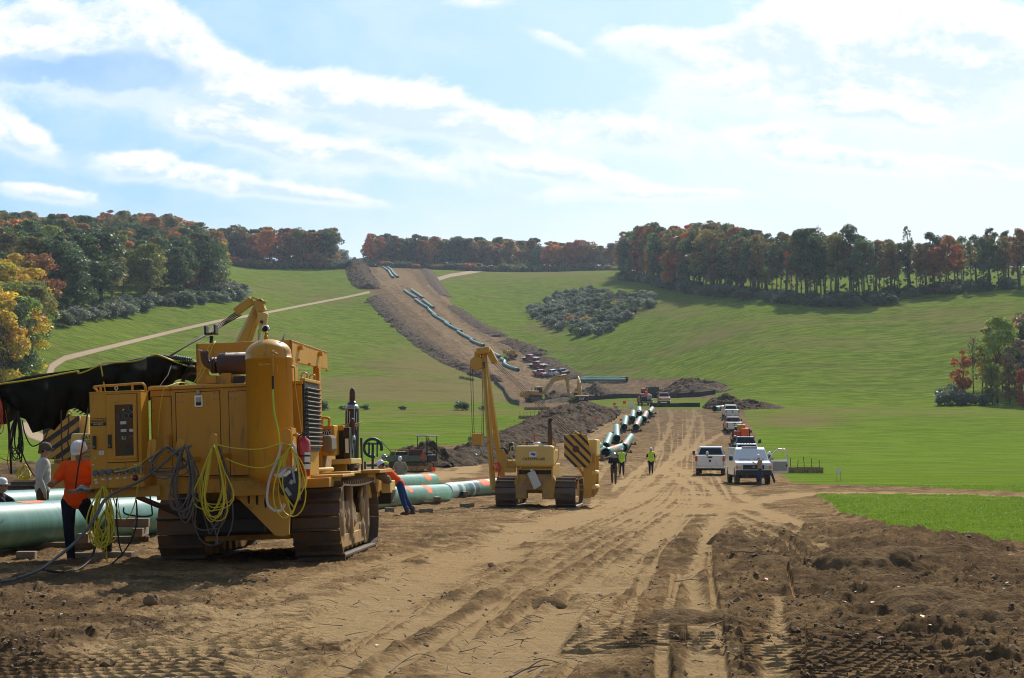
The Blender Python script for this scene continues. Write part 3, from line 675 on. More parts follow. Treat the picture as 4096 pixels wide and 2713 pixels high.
# ------------------------------------------------------------ trees
def leaf_material():
    m = bpy.data.materials.new('foliage'); m.use_nodes = True; t = NT(m.node_tree); t.n.clear()
    base = t.node('ShaderNodeObjectInfo').outputs['Color']
    v = t.node('ShaderNodeAttribute', attribute_name='tone').outputs['Fac']; v2 = t.node('ShaderNodeAttribute', attribute_name='hue').outputs['Fac']
    c = t.mix(v, t.mix(.38, base, (0, 0, 0)), t.mix(.15, t.mix(1.0, base, (1.35, 1.35, 1.3), 'MULTIPLY'), (.6, .6, .25)))
    hs = t.node('ShaderNodeHueSaturation', {'Hue': t.math('ADD', t.math('MULTIPLY', v2, .06), .47), 'Color': c}).outputs[0]
    a = t.node('ShaderNodeBsdfDiffuse', {'Color': hs}); b = t.node('ShaderNodeBsdfTranslucent', {'Color': hs}); g = t.node('ShaderNodeBsdfGlossy', {'Color': (.5, .5, .5, 1), 'Roughness': .45})
    mx = t.node('ShaderNodeMixShader', {0: .42}); t.l.new(a.outputs[0], mx.inputs[1]); t.l.new(b.outputs[0], mx.inputs[2])
    m2 = t.node('ShaderNodeMixShader', {0: .07}); t.l.new(mx.outputs[0], m2.inputs[1]); t.l.new(g.outputs[0], m2.inputs[2])
    t.l.new(m2.outputs[0], t.node('ShaderNodeOutputMaterial').inputs[0]); return m
M['leaf'] = leaf_material(); M['bark'] = mat('tree_bark', (.10, .075, .055), .95, var=.4, vscale=8)
def leaf_mesh(name, blobs, n, size, rg, shell=.55, up=0.0):
    """leaf cards spread through a set of clumps [(x,y,z,r)]"""
    B = np.array(blobs); w_ = B[:, 3] ** 2; w_ /= w_.sum(); k = rg.choice(len(B), n, p=w_)
    u = rg.normal(size=(n, 3)); u /= np.linalg.norm(u, axis=1, keepdims=True); u[:, 2] = np.where(rg.random(n) < .35, np.abs(u[:, 2]), u[:, 2])
    rad = shell + (1 - shell) * rg.random(n) ** .6
    C = B[k, :3] + u * (rad * B[k, 3])[:, None] * np.array([1, 1, .78])
    nrm = u * .7 + rg.normal(size=(n, 3)) * .6 + np.array([0, 0, .35 + up]); nrm /= np.linalg.norm(nrm, axis=1, keepdims=True)
    a = np.cross(nrm, rg.normal(size=(n, 3))); a /= np.linalg.norm(a, axis=1, keepdims=True); b = np.cross(nrm, a)
    s = size * (.55 + .9 * rg.random(n)); sa, sb = (a * s[:, None]), (b * (s * (.45 + .4 * rg.random(n)))[:, None])
    V = np.stack([C - sa - sb * .3, C - sb, C + sa + sb * .2, C + sb], 1).reshape(-1, 3)
    me = bpy.data.meshes.new(name); me.vertices.add(n * 4); me.vertices.foreach_set('co', V.astype(np.float32).ravel()); me.loops.add(n * 4); me.loops.foreach_set('vertex_index', np.arange(n * 4, dtype=np.int32))
    me.polygons.add(n); me.polygons.foreach_set('loop_start', np.arange(n, dtype=np.int32) * 4); me.update(calc_edges=True)
    tb = rg.random(len(B)); tone = np.clip(tb[k] * .6 + rg.random(n) * .5 - .05, 0, 1); hue = np.clip(rg.random(len(B))[k] * .7 + rg.random(n) * .3, 0, 1)
    for nm, val in (('tone', tone), ('hue', hue)):
        at_ = me.attributes.new(nm, 'FLOAT', 'POINT'); at_.data.foreach_set('value', np.repeat(val, 4).astype(np.float32))
    me.materials.append(M['leaf']); return me
def wood_mesh(name, limbs):
    mb = MB()
    for pts, r0, r1 in limbs: mb.tube(pts, r0, 6, True, r1)
    me = mb.mesh(name); me.materials.append(M['bark']); return me
def make_tree_proto(kind, seed):
    """unit: metres for a tree 18 m tall (shrub: 4 m)"""
    rg = np.random.default_rng(seed); Hh = 18.0; bl = []; lim = []
    def trunk(top, r, wob=.3):
        pts = [(0, 0, -.6)]; x = y = 0
        for i in range(1, 6): x += rg.normal() * wob * .5; y += rg.normal() * wob * .5; pts.append((x, y, top * i / 5))
        lim.append((pts, r, r * .25)); return pts
    def limb(p0, p1, r):
        p0, p1 = np.array(p0, float), np.array(p1, float); mid = (p0 + p1) / 2 + np.array([0, 0, -.06 * np.linalg.norm(p1 - p0)]) + rg.normal(size=3) * .15
        lim.append(([tuple(p0), tuple(mid), tuple(p1)], r, r * .25))
    if kind in ('oak', 'maple', 'edge'):
        base, wd = {'oak': (.22, .36), 'maple': (.26, .27), 'edge': (.06, .33)}[kind]
        tp = trunk(Hh * .75, .32)
        n = 34 if kind != 'maple' else 26
        for i in range(n):
            z = base + (1 - base) * rg.random() ** .8; f = (z - base) / (1 - base)
            rad = wd * Hh * math.sqrt(max(0.02, 1 - (2 * f - .85) ** 2 / 1.4)) * .72; a = rg.random() * 6.283; rr = rad * math.sqrt(rg.random())
            r_ = (1.25 + 1.5 * rg.random()) * (1.15 if kind == 'oak' else 1.0) * (1 - .35 * f)
            bl.append((math.cos(a) * rr, math.sin(a) * rr, min(z * Hh, Hh - r_ * .7), r_))
        for b in bl[:14]: q = tp[min(5, max(2, int(b[2] / Hh * 5)))]; limb((q[0], q[1], min(q[2], b[2] * .8)), b[:3], .11)
        lm = leaf_mesh('crown', bl, 3400, .36, rg, .45)
    elif kind in ('tall', 'sparse'):
        tp = trunk(Hh * .93, .24, .35); n = 17 if kind == 'tall' else 12; b0 = .40 if kind == 'tall' else .5
        for i in range(n):
            z = b0 + (1 - b0) * (i + rg.random()) / n; f = (z - b0) / (1 - b0); rad = 2.9 * math.sin(math.pi * min(1, .22 + f * .72)); a = rg.random() * 6.283
            r_ = (.9 + .8 * rg.random()) * (1.15 if kind == 'tall' else .8); bl.append((math.cos(a) * rad * .8, math.sin(a) * rad * .8, min(z * Hh, Hh - r_ * .5), r_))
        for b in bl: k = min(5, int(b[2] / Hh * 5.2)); limb((tp[k][0], tp[k][1], b[2] * .86), b[:3], .075)
        for i in range(5): a = rg.random() * 6.283; z = Hh * (.15 + .3 * rg.random()); limb((tp[1][0], tp[1][1], z), (math.cos(a) * 1.8, math.sin(a) * 1.8, z + .8), .04); bl.append((math.cos(a) * 1.6, math.sin(a) * 1.6, z + .8, .55))
        lm = leaf_mesh('crown', bl, 2300 if kind == 'tall' else 1100, .29, rg, .2)
    elif kind == 'bare':
        tp = trunk(Hh * .9, .22, .3)
        for i in range(26):
            z = Hh * (.35 + .6 * rg.random()); a = rg.random() * 6.283; L = (1.02 * Hh - z) * .42 + .5; p = (math.cos(a) * L * .75, math.sin(a) * L * .75, z + L); k = min(5, int(z / Hh * 5.5)); limb((tp[k][0], tp[k][1], z), p, .07)
            for j in range(3): a2 = a + rg.normal() * .6; q = (p[0] * .6 + math.cos(a2) * .8, p[1] * .6 + math.sin(a2) * .8, z + L * .6 + .9); limb((p[0] * .6, p[1] * .6, z + L * .6), q, .03)
            bl.append((p[0] * .9, p[1] * .9, p[2] - .3, .7))
        lm = leaf_mesh('crown', bl, 260, .16, rg, .1)
    elif kind == 'column':
        tp = trunk(Hh * .97, .2, .15)
        for i in range(40):
            f = i / 40; z = Hh * (.42 + .56 * f); a = rg.random() * 6.283; L = 2.3 * math.sin(math.pi * (.3 + .68 * f)); p = (math.cos(a) * L * .6, math.sin(a) * L * .6, min(z + L * .9, Hh)); limb((tp[min(5, int(z / Hh * 5.2))][0], tp[min(5, int(z / Hh * 5.2))][1], z), p, .05); bl.append((p[0], p[1], p[2], .42))
        lm = leaf_mesh('crown', bl, 900, .15, rg, .1)
    else:   # shrub, 4 m
        for i in range(13):
            a = rg.random() * 6.283; rr = 1.7 * math.sqrt(rg.random()); r_ = .75 + .5 * rg.random(); bl.append((math.cos(a) * rr, math.sin(a) * rr, r_ * .7 + rg.random() * (3.6 - r_ * 1.6) * (1 - rr / 3.4), r_))
        for b in bl[:8]: limb((rg.normal() * .2, rg.normal() * .2, -.3), b[:3], .05)
        lm = leaf_mesh('crown', bl, 1500, .20, rg, .35, .2)
    wm = wood_mesh('trunk', lim)
    return lm, wm
PROTO = {k: [make_tree_proto(k, 100 * i + j) for j in range(n)] for i, (k, n) in enumerate((('oak', 4), ('maple', 4), ('edge', 3), ('tall', 5), ('sparse', 3), ('bare', 2), ('column', 1), ('shrub', 5)))}
print('protos', time.time() - T0)
PALS = {'dkgreen': (.062, .105, .040), 'green': (.095, .145, .045), 'ygreen': (.24, .27, .035), 'yellow': (.62, .42, .03), 'orange': (.55, .19, .03), 'red': (.48, .065, .04), 'rust': (.36, .125, .04), 'olive': (.21, .18, .045), 'brown': (.25, .14, .06),
        'grey': (.19, .22, .165), 'greyd': (.11, .135, .085), 'pinkgrey': (.25, .16, .14)}
CWORD = {'dkgreen': 'dark green', 'green': 'green', 'ygreen': 'yellow-green', 'yellow': 'golden yellow', 'orange': 'orange', 'red': 'red', 'rust': 'rust-red', 'olive': 'olive', 'brown': 'brown', 'grey': 'silvery grey-green', 'greyd': 'dull grey-green', 'pinkgrey': 'pale pinkish'}
def tree(kind, x, y, h, pal, label, group=None, z=None, wide=1.0):
    bush = kind == 'shrub' and ('belt' in label or 'undergrowth' in label)
    lm, wm = random.choice(PROTO[kind]); base = 4.0 if kind == 'shrub' else 18.0; s = h / base
    nm = ('bush' if bush else 'shrub') if kind == 'shrub' else ('bare_tree' if kind in ('bare',) else ('oak_tree' if pal in ('dkgreen', 'green', 'greyd', 'ygreen') else ('maple_tree' if pal in ('red', 'orange', 'yellow', 'rust') else 'autumn_tree')))
    o = thing(nm, label, 'shrub' if kind == 'shrub' else 'tree', (x, y, (gz(x, y) if z is None else z)), random.random() * 6.28, group)
    o.scale = (s * wide * random.uniform(.9, 1.12), s * wide * random.uniform(.9, 1.12), s)
    c = link('foliage' if kind == 'shrub' else 'crown', lm, None, o); v = random.uniform(.85, 1.4); j = [random.uniform(.9, 1.1) for _ in range(3)]
    c.color = tuple(a * v * b for a, b in zip(PALS[pal], j)) + (1,)
    link('stem' if kind == 'shrub' else 'trunk', wm, None, o); return o
placed = []
def scatter(n, xr, dr, inside, gap, fn, tries=40):
    got = 0; cell = {}
    for _ in range(n * tries):
        if got >= n: break
        d = random.uniform(*dr); sx = random.uniform(*xr)
        if not inside(sx, d): continue
        x = (sx - CXP) / FOC * d; g = gap(d); ci, cj = int(x // 6), int(d // 6)
        if any(math.hypot(x - a, d - b) < g for i in range(ci - 2, ci + 3) for j in range(cj - 2, cj + 3) for (a, b) in cell.get((i, j), ())): continue
        cell.setdefault((ci, cj), []).append((x, d)); fn(x, d, sx); got += 1
    return got
def pick(w_): ks = list(w_); return random.choices(ks, [w_[k] for k in ks])[0]
# --- wood on the left
EDX = [-400, 60, 130, 170, 190, 320, 473, 620, 769, 870, 900]; EDD = [258, 266, 284, 303, 350, 378, 412, 444, 474, 505, 760]
def ed(sx): return float(np.interp(sx, EDX, EDD))
def left_wood(x, d, sx):
    e = d - ed(sx)
    if d < 345 and sx < 215:
        pal = pick({'yellow': 2.6, 'orange': .35, 'ygreen': 3.2, 'olive': 1.6, 'green': 1.0} if sx < 150 else {'olive': 2, 'ygreen': 2, 'green': 2, 'orange': .5}); w_ = 'at the left edge of the wood'
        g = 'autumn trees at the left edge'; h = random.uniform(12, 16)
    elif d > 620: pal = pick({'rust': 2.4, 'orange': 1.2, 'olive': 2.6, 'dkgreen': 2.4, 'green': 1.6, 'brown': 1.2}); w_ = 'on the far ridge of the left wood'; g = 'trees along the top of the left wood'; h = random.uniform(12, 17)
    else: pal = pick({'dkgreen': 5, 'green': 3.6, 'olive': 1.4, 'yellow': .6, 'orange': 1.0, 'rust': 1.0, 'ygreen': 1.0}); w_ = 'inside the wood on the left hillside'; g = 'trees of the left hillside wood'; h = random.uniform(12, 18)
    tree('edge' if e < 14 else random.choice(['oak', 'oak', 'maple']), x, d, h, pal, '%s tree standing %s' % (CWORD[pal], w_), g, wide=random.uniform(1, 1.25))
scatter(330, (-160, 868), (345, 800), lambda sx, d: d > ed(sx) + 4 and (d < ed(sx) + 60 or random.random() < .8), lambda d: 7.2 if d < 520 else 8.5, left_wood)
scatter(46, (-200, 128), (260, 345), lambda sx, d: d > ed(sx) + 2, lambda d: 4.3, left_wood)
def lshrub(x, d, sx): tree('shrub', x, d, random.uniform(3.2, 6.0), pick({'grey': 3, 'greyd': 4}), 'grey-green shrub in the fringe of the left wood beside the grass', 'shrubs fringing the left wood', wide=1.1)
scatter(46, (240, 960), (340, 560), lambda sx, d: -9 < d - float(np.interp(sx, [236, 473, 620, 769, 900, 1000], [352, 412, 444, 468, 500, 535])) < 7, lambda d: 3.0, lshrub)
for sx, d, h in ((930, 520, 8), (965, 528, 6.5), (905, 510, 7.5), (880, 505, 6)): p = gp(sx, d); tree('shrub', p.x, d, h, 'grey', 'large silvery shrub at the right tip of the left wood', 'silvery shrubs at the tip of the left wood', wide=1.25)
for sx, d, h, k, pal in ((800, 492, 21, 'edge', 'greyd'), (840, 502, 20, 'oak', 'green'), (700, 478, 20, 'oak', 'dkgreen'), (740, 488, 15, 'maple', 'orange'), (590, 452, 17, 'oak', 'ygreen'), (240, 372, 19, 'oak', 'dkgreen'), (330, 392, 20, 'edge', 'dkgreen'), (400, 402, 21, 'oak', 'dkgreen')):
    p = gp(sx, d); tree(k, p.x, d, h, pal, 'tall %s tree at the edge of the left wood, %s' % (CWORD[pal], {800: 'nearest its right tip', 840: 'just behind its right tip', 700: 'left of the orange one', 740: 'turning orange near its right end', 590: 'above the middle of the shrubs', 240: 'above the dirt road bend', 330: 'second above the road bend', 400: 'third above the road bend'}[sx]), wide=1.15)
# --- ridge rows
def row(n, xr, dr, hr, pal, kinds, place, group, gap=4.2):
    def f(x, d, sx):
        p_ = pick(pal); tree(random.choice(kinds), x, d, random.uniform(*hr), p_, '%s tree %s' % (CWORD[p_], place), group, wide=random.uniform(.95, 1.2))
    scatter(n, xr, dr, lambda a, b: True, lambda d: gap, f)
row(44, (872, 1325), (768, 815), (16, 21), {'rust': 3, 'brown': 2, 'dkgreen': 2.5, 'olive': 1.5, 'orange': 1.4}, ['oak', 'edge', 'edge'], 'in the row on the skyline left of the earth strip', 'skyline trees left of the strip')
row(12, (1315, 1480), (960, 1060), (13, 18), {'green': 2, 'greyd': 2}, ['oak', 'edge'], 'far behind the gap where the strip crosses the ridge', 'distant trees in the gap', 6)
row(86, (1468, 2150), (893, 960), (17, 22), {'dkgreen': 3, 'rust': 2, 'olive': 2, 'green': 1.5, 'orange': .7, 'brown': 1}, ['oak', 'edge', 'edge'], 'on the skyline right of the earth strip', 'skyline trees right of the strip', 4.6)
row(44, (2150, 2560), (875, 940), (14, 19), {'rust': 2.5, 'olive': 2, 'brown': 1.5, 'dkgreen': 1, 'orange': .8}, ['oak', 'edge', 'edge'], 'in the lower skyline row before the right wood', 'lower skyline trees', 4.8)
for sx, d, h, k, pal, lb in ((1865, 895, 10.5, 'oak', 'green', 'round green tree standing forward of the skyline wood'), (2010, 890, 8.5, 'edge', 'yellow', 'small golden maple right of the parked crane truck'), (2075, 890, 7, 'edge', 'orange', 'small orange maple on the ridge, right of the golden one'), (2230, 895, 16, 'edge', 'rust', 'broad rust-red maple alone on the ridge'),
      (1945, 900, 13, 'maple', 'orange', 'orange maple behind the parked crane truck'), (1480, 880, 20, 'tall', 'orange', 'tall orange-brown tree beside the ridge cut'), (1520, 885, 19, 'tall', 'rust', 'tall rust tree behind the ridge pipes'), (2400, 880, 15, 'edge', 'olive', 'broad olive maple left of the bare tree'), (2330, 885, 11, 'edge', 'olive', 'low olive tree in the dip of the skyline')):
    p = gp(sx, d); tree(k, p.x, d, h, pal, lb, wide=1.15)
for sx, d, h in ((1330, 770, 6.5), (1365, 774, 7.5), (1400, 778, 7), (1425, 790, 6)): p = gp(sx, d); tree('shrub', p.x, d, h, 'greyd', 'dark rounded shrub on the crest left of the spoil bank', 'dark shrubs on the crest', wide=1.5)
scatter(75, (1468, 2520), (868, 892), lambda a, b: True, lambda d: 4.0, lambda x, d, sx: tree('shrub', x, d, random.uniform(4, 7), pick({'dkgreen': 2, 'green': 1.5, 'rust': 1, 'olive': 1.2}), 'bushy undergrowth at the foot of the skyline trees right of the strip', 'undergrowth along the ridge', wide=1.5))
scatter(34, (880, 1320), (760, 772), lambda a, b: True, lambda d: 3.6, lambda x, d, sx: tree('shrub', x, d, random.uniform(3.5, 6.5), pick({'dkgreen': 2, 'rust': 1.5, 'olive': 1}), 'bushy undergrowth at the foot of the skyline trees left of the strip', 'undergrowth along the ridge', wide=1.4))
# --- belt on the right
BX = [2490, 2560, 2640, 2750, 3000, 3290, 3490, 3600, 3980, 4300]; BD = [700, 655, 600, 545, 478, 438, 423, 432, 428, 420]
def bd(sx): return float(np.interp(sx, BX, BD))
def belt(x, d, sx):
    dense = sx < 3080; h = float(np.interp(sx, [2490, 2570, 2700, 2860, 2960, 3060, 3240, 3420, 3560, 3700, 3900, 4200], [20, 24, 22, 23, 22, 19, 19.5, 20, 16, 15, 16, 16])) * random.uniform(.82, 1.04)
    pal = pick({'rust': 1.3, 'olive': 3.6, 'dkgreen': 2.6, 'green': 2.2, 'orange': .8, 'red': .5, 'brown': 1.2} if sx < 3000 else {'dkgreen': 3.4, 'olive': 3.0, 'rust': .6, 'green': 2.4, 'orange': .25, 'brown': 1.2})
    tree(random.choice(['maple', 'maple', 'tall', 'oak']) if dense else random.choice(['tall', 'tall', 'tall', 'sparse']), x, d, h, pal, '%s tree in the %s belt above the right field' % (CWORD[pal], 'dense' if dense else 'thin see-through'), 'trees of the dense belt' if dense else 'trees of the thin belt', wide=random.uniform(.8, 1.15))
scatter(105, (2505, 3080), (478, 760), lambda sx, d: 5 < d - bd(sx) < 62, lambda d: 4.6, belt)
scatter(92, (3080, 4250), (420, 520), lambda sx, d: 4 < d - bd(sx) < 34, lambda d: 3.4, belt)
def bshrub(x, d, sx): tree('shrub', x, d, random.uniform(2.6, 5.0) * (1.3 if sx < 2900 else 1.0), pick({'grey': .8, 'greyd': 3, 'dkgreen': 1.5}), 'dull shrub at the foot of the tree belt above the right field', 'shrubs under the right belt', wide=1.2)
scatter(95, (2490, 3560), (418, 720), lambda sx, d: -12 < d - bd(sx) < 8, lambda d: 2.9, bshrub)
scatter(16, (3560, 4200), (424, 450), lambda sx, d: 0 < d - bd(sx) < 10, lambda d: 3, bshrub)
row(26, (3350, 4300), (930, 1050), (11, 15), {'greyd': 2, 'green': 2, 'brown': 1}, ['oak', 'edge'], 'far off on the plateau behind the thin belt', 'distant plateau trees', 7)
for sx, d, h, k, pal, lb in ((2516, 700, 21, 'bare', 'pinkgrey', 'tall leafless tree at the left end of the right wood'), (2565, 655, 24, 'maple', 'red', 'bright red maple at the left end of the right wood'), (2610, 640, 25, 'maple', 'olive', 'tall olive maple beside the bright red one'), (2700, 600, 21, 'sparse', 'pinkgrey', 'thin pale tree with open branches above the right wood'),
      (2680, 560, 15, 'maple', 'orange', 'rounded orange maple low in front of the right wood'), (2865, 560, 24.5, 'oak', 'olive', 'tallest olive-gold tree of the right wood'), (2950, 520, 22, 'maple', 'rust', 'tall rust maple where the wood begins to thin'), (3225, 452, 21.5, 'oak', 'dkgreen', 'dark crowned tree with a pale airy neighbour on the belt'), (3270, 455, 21.5, 'bare', 'pinkgrey', 'airy half-bare tree on the belt skyline'),
      (3405, 442, 22, 'tall', 'dkgreen', 'tall tree with a round dark head on the belt skyline'), (3632, 440, 20.5, 'column', 'olive', 'feathery upright tree with brown twigs on the belt skyline'), (3730, 442, 17.5, 'tall', 'dkgreen', 'dark tree right of the feathery upright one'), (3790, 436, 16.5, 'tall', 'rust', 'spreading rust tree right of the dark one on the belt'), (3960, 436, 18, 'sparse', 'dkgreen', 'leaning dark green tree near the right end of the belt'), (4075, 430, 17.5, 'tall', 'rust', 'rust-topped tree at the right end of the belt')):
    p = gp(sx, d); tree(k, p.x, d, h, pal, lb)
# --- clump at the right edge
for sx, d, h, k, pal, lb, wd in ((3990, 268, 15.2, 'oak', 'ygreen', 'tall yellow-green tree in the clump at the right edge', .85), (3945, 272, 11, 'sparse', 'yellow', 'slender golden tree in the clump at the right edge', 1), (3895, 270, 11.6, 'bare', 'pinkgrey', 'thin purplish half-bare tree in the right clump', .8), (3850, 266, 9.4, 'maple', 'orange', 'small rust-gold tree at the left end of the right clump', .8),
      (4065, 278, 14, 'maple', 'rust', 'rust-orange tree behind the yellow-green one in the clump', 1.1), (4080, 262, 11.5, 'sparse', 'pinkgrey', 'pale twiggy tree at the frame edge of the clump', 1.2), (4130, 272, 14.5, 'oak', 'dkgreen', 'dark green tree at the far right of the clump', 1), (4092, 254, 6.4, 'edge', 'red', 'low bright red maple at the right border', .9), (4010, 280, 12, 'tall', 'olive', 'olive tree hidden inside the right clump', 1.1), (3930, 284, 9, 'tall', 'olive', 'short olive tree at the back of the right clump', 1.2), (3970, 262, 6.5, 'edge', 'olive', 'bushy olive tree low in the middle of the right clump', .8), (4030, 290, 14, 'oak', 'olive', 'broad olive tree at the back of the right clump', 1.0), (3965, 292, 12, 'oak', 'ygreen', 'yellow-green tree at the back of the right clump', .9), (4085, 288, 15, 'oak', 'brown', 'brown-leaved tree at the back right of the clump', 1.0), (4040, 264, 7, 'edge', 'brown', 'bushy brown tree low in the right clump', .9)):
    p = gp(sx, d); tree(k, p.x, d, h, pal, lb, wide=wd)
for sx, d, h in ((3785, 262, 3.6), (3805, 266, 4.6), (3835, 262, 3.8), (3870, 260, 3.2), (3925, 258, 2.8)): p = gp(sx, d); tree('shrub', p.x, d, h, 'grey' if sx < 3840 else 'greyd', 'silvery shrub at the foot of the right clump', 'shrubs at the foot of the right clump')
# --- thicket in the middle of the slope
PATCH = np.array([(2105, 1262), (2150, 1215), (2240, 1180), (2330, 1160), (2500, 1178), (2648, 1196), (2600, 1240), (2520, 1290), (2440, 1335), (2380, 1350), (2290, 1352), (2180, 1312)], float)
def thick(x, d, sx): tree('shrub', x, d, random.uniform(2.4, 4.6), pick({'grey': 5, 'greyd': 4, 'dkgreen': .5}), 'grey-green shrub in the thicket in the middle of the slope', 'shrubs of the slope thicket', wide=1.05)
def inpatch(sx, d):
    q = gp(sx, d); s = pix(q.x, q.y, q.z); return sd_poly(np.array([float(s[0])]), np.array([float(s[1])]), PATCH)[0] > 3
scatter(190, (2105, 2650), (470, 720), inpatch, lambda d: 2.5, thick)
for sx, sy, pal, lb in ((2290, 1290, 'orange', 'orange sapling in the slope thicket'), (2345, 1295, 'yellow', 'yellow sapling in the slope thicket, right of the orange one'), (2300, 1262, 'yellow', 'yellow sapling in the slope thicket, behind the orange one'), (2460, 1230, 'yellow', 'lone yellow sapling at the back of the slope thicket'), (2315, 1348, 'ygreen', 'bright green bush at the lower tip of the slope thicket')):
    p = hit(sx, sy); tree('shrub', p.x, p.y, 3.6, pal, lb)
# --- low bushes of the rough ground
for sx, sy, h, lb in ((1845, 1628, 2.0, 'dark bush on the grass left of the boom hook'), (1285, 1622, 2.0, 'dark bush behind the tractor grille'), (1460, 1626, 1.2, 'low bush right of the gas cylinder'), (1375, 1622, 1.1, 'low bush left of the gas cylinder'), (1610, 1628, .9, 'small low bush on the far edge of the left field'), (2165, 1412, 1.8, 'small weedy bush on the grass above the spoil heap'), (1935, 1634, 1.2, 'small weed clump near the silt fence')):
    p = gp(sx, 242); tree('shrub', p.x, p.y, h, 'greyd', lb, wide=1.3) if sy > 1500 else tree('shrub', *hit(sx, sy)[:2], h, 'greyd', lb)
print('trees', time.time() - T0, len(bpy.data.objects))
# ------------------------------------------------------------ lettering
def lettering(txt, size, m, parent, loc, rot, depth=.004, name='lettering', sx=1.0, bold=.012):
    cu = bpy.data.curves.new('lettering_curve', 'FONT'); cu.body = txt; cu.size = size; cu.extrude = depth; cu.offset = bold * size; cu.align_x = 'CENTER'; cu.align_y = 'CENTER'; cu.resolution_u = 2
    o = bpy.data.objects.new('tmp', cu); COL.objects.link(o); dg = bpy.context.evaluated_depsgraph_get(); me = bpy.data.meshes.new_from_object(o.evaluated_get(dg)); bpy.data.objects.remove(o)
    if sx != 1: me.transform(Matrix.Diagonal((sx, 1, 1, 1)))
    me.materials.clear(); me.materials.append(m); q = bpy.data.objects.new(name, me); COL.objects.link(q); q.parent = parent; q.location = loc; q.rotation_euler = rot; return q

# ------------------------------------------------------------ people
def caps(mb, pts, rs, n=10, flat=None):
    """rounded limb through points with radii"""
    P = [Vector(p) for p in pts]; a = (P[0] - P[1]).normalized(); b = (P[-1] - P[-2]).normalized(); r0, r1 = rs[0], rs[-1]
    Q = [P[0] + a * r0 * .95, P[0] + a * r0 * .7] + P + [P[-1] + b * r1 * .7, P[-1] + b * r1 * .95]
    Rr = [r0 * .25, r0 * .7] + list(rs) + [r1 * .7, r1 * .25]
    mb.tube(Q, Rr, n); return mb
def remesh(mb, name, m, parent, vox, smooth=4):
    me = mb.mesh(name); me.polygons.foreach_set('use_smooth', [True] * len(me.polygons)); o = link(name, me, m, parent)
    r = o.modifiers.new('skin', 'REMESH'); r.mode = 'VOXEL'; r.voxel_size = vox; r.use_smooth_shade = True
    s = o.modifiers.new('soft', 'SMOOTH'); s.iterations = smooth; s.factor = .5; return o
STAND = dict(pel=(0, 0, .95), bel=(0, .01, 1.10), che=(0, 0, 1.30), nek=(0, .0, 1.50), hed=(0, .03, 1.66), sL=(-.19, 0, 1.44), sR=(.19, 0, 1.44), eL=(-.25, -.03, 1.16), eR=(.25, -.03, 1.16), wL=(-.26, .05, .92), wR=(.26, .05, .92),
             hL=(-.095, 0, .92), hR=(.095, 0, .92), kL=(-.11, .02, .50), kR=(.11, .02, .50), aL=(-.12, -.01, .10), aR=(.12, -.01, .10), fL=0.0, fR=0.0, look=(0, 1, 0), dL=(0, .1, -1), dR=(0, .1, -1), curl=.5)
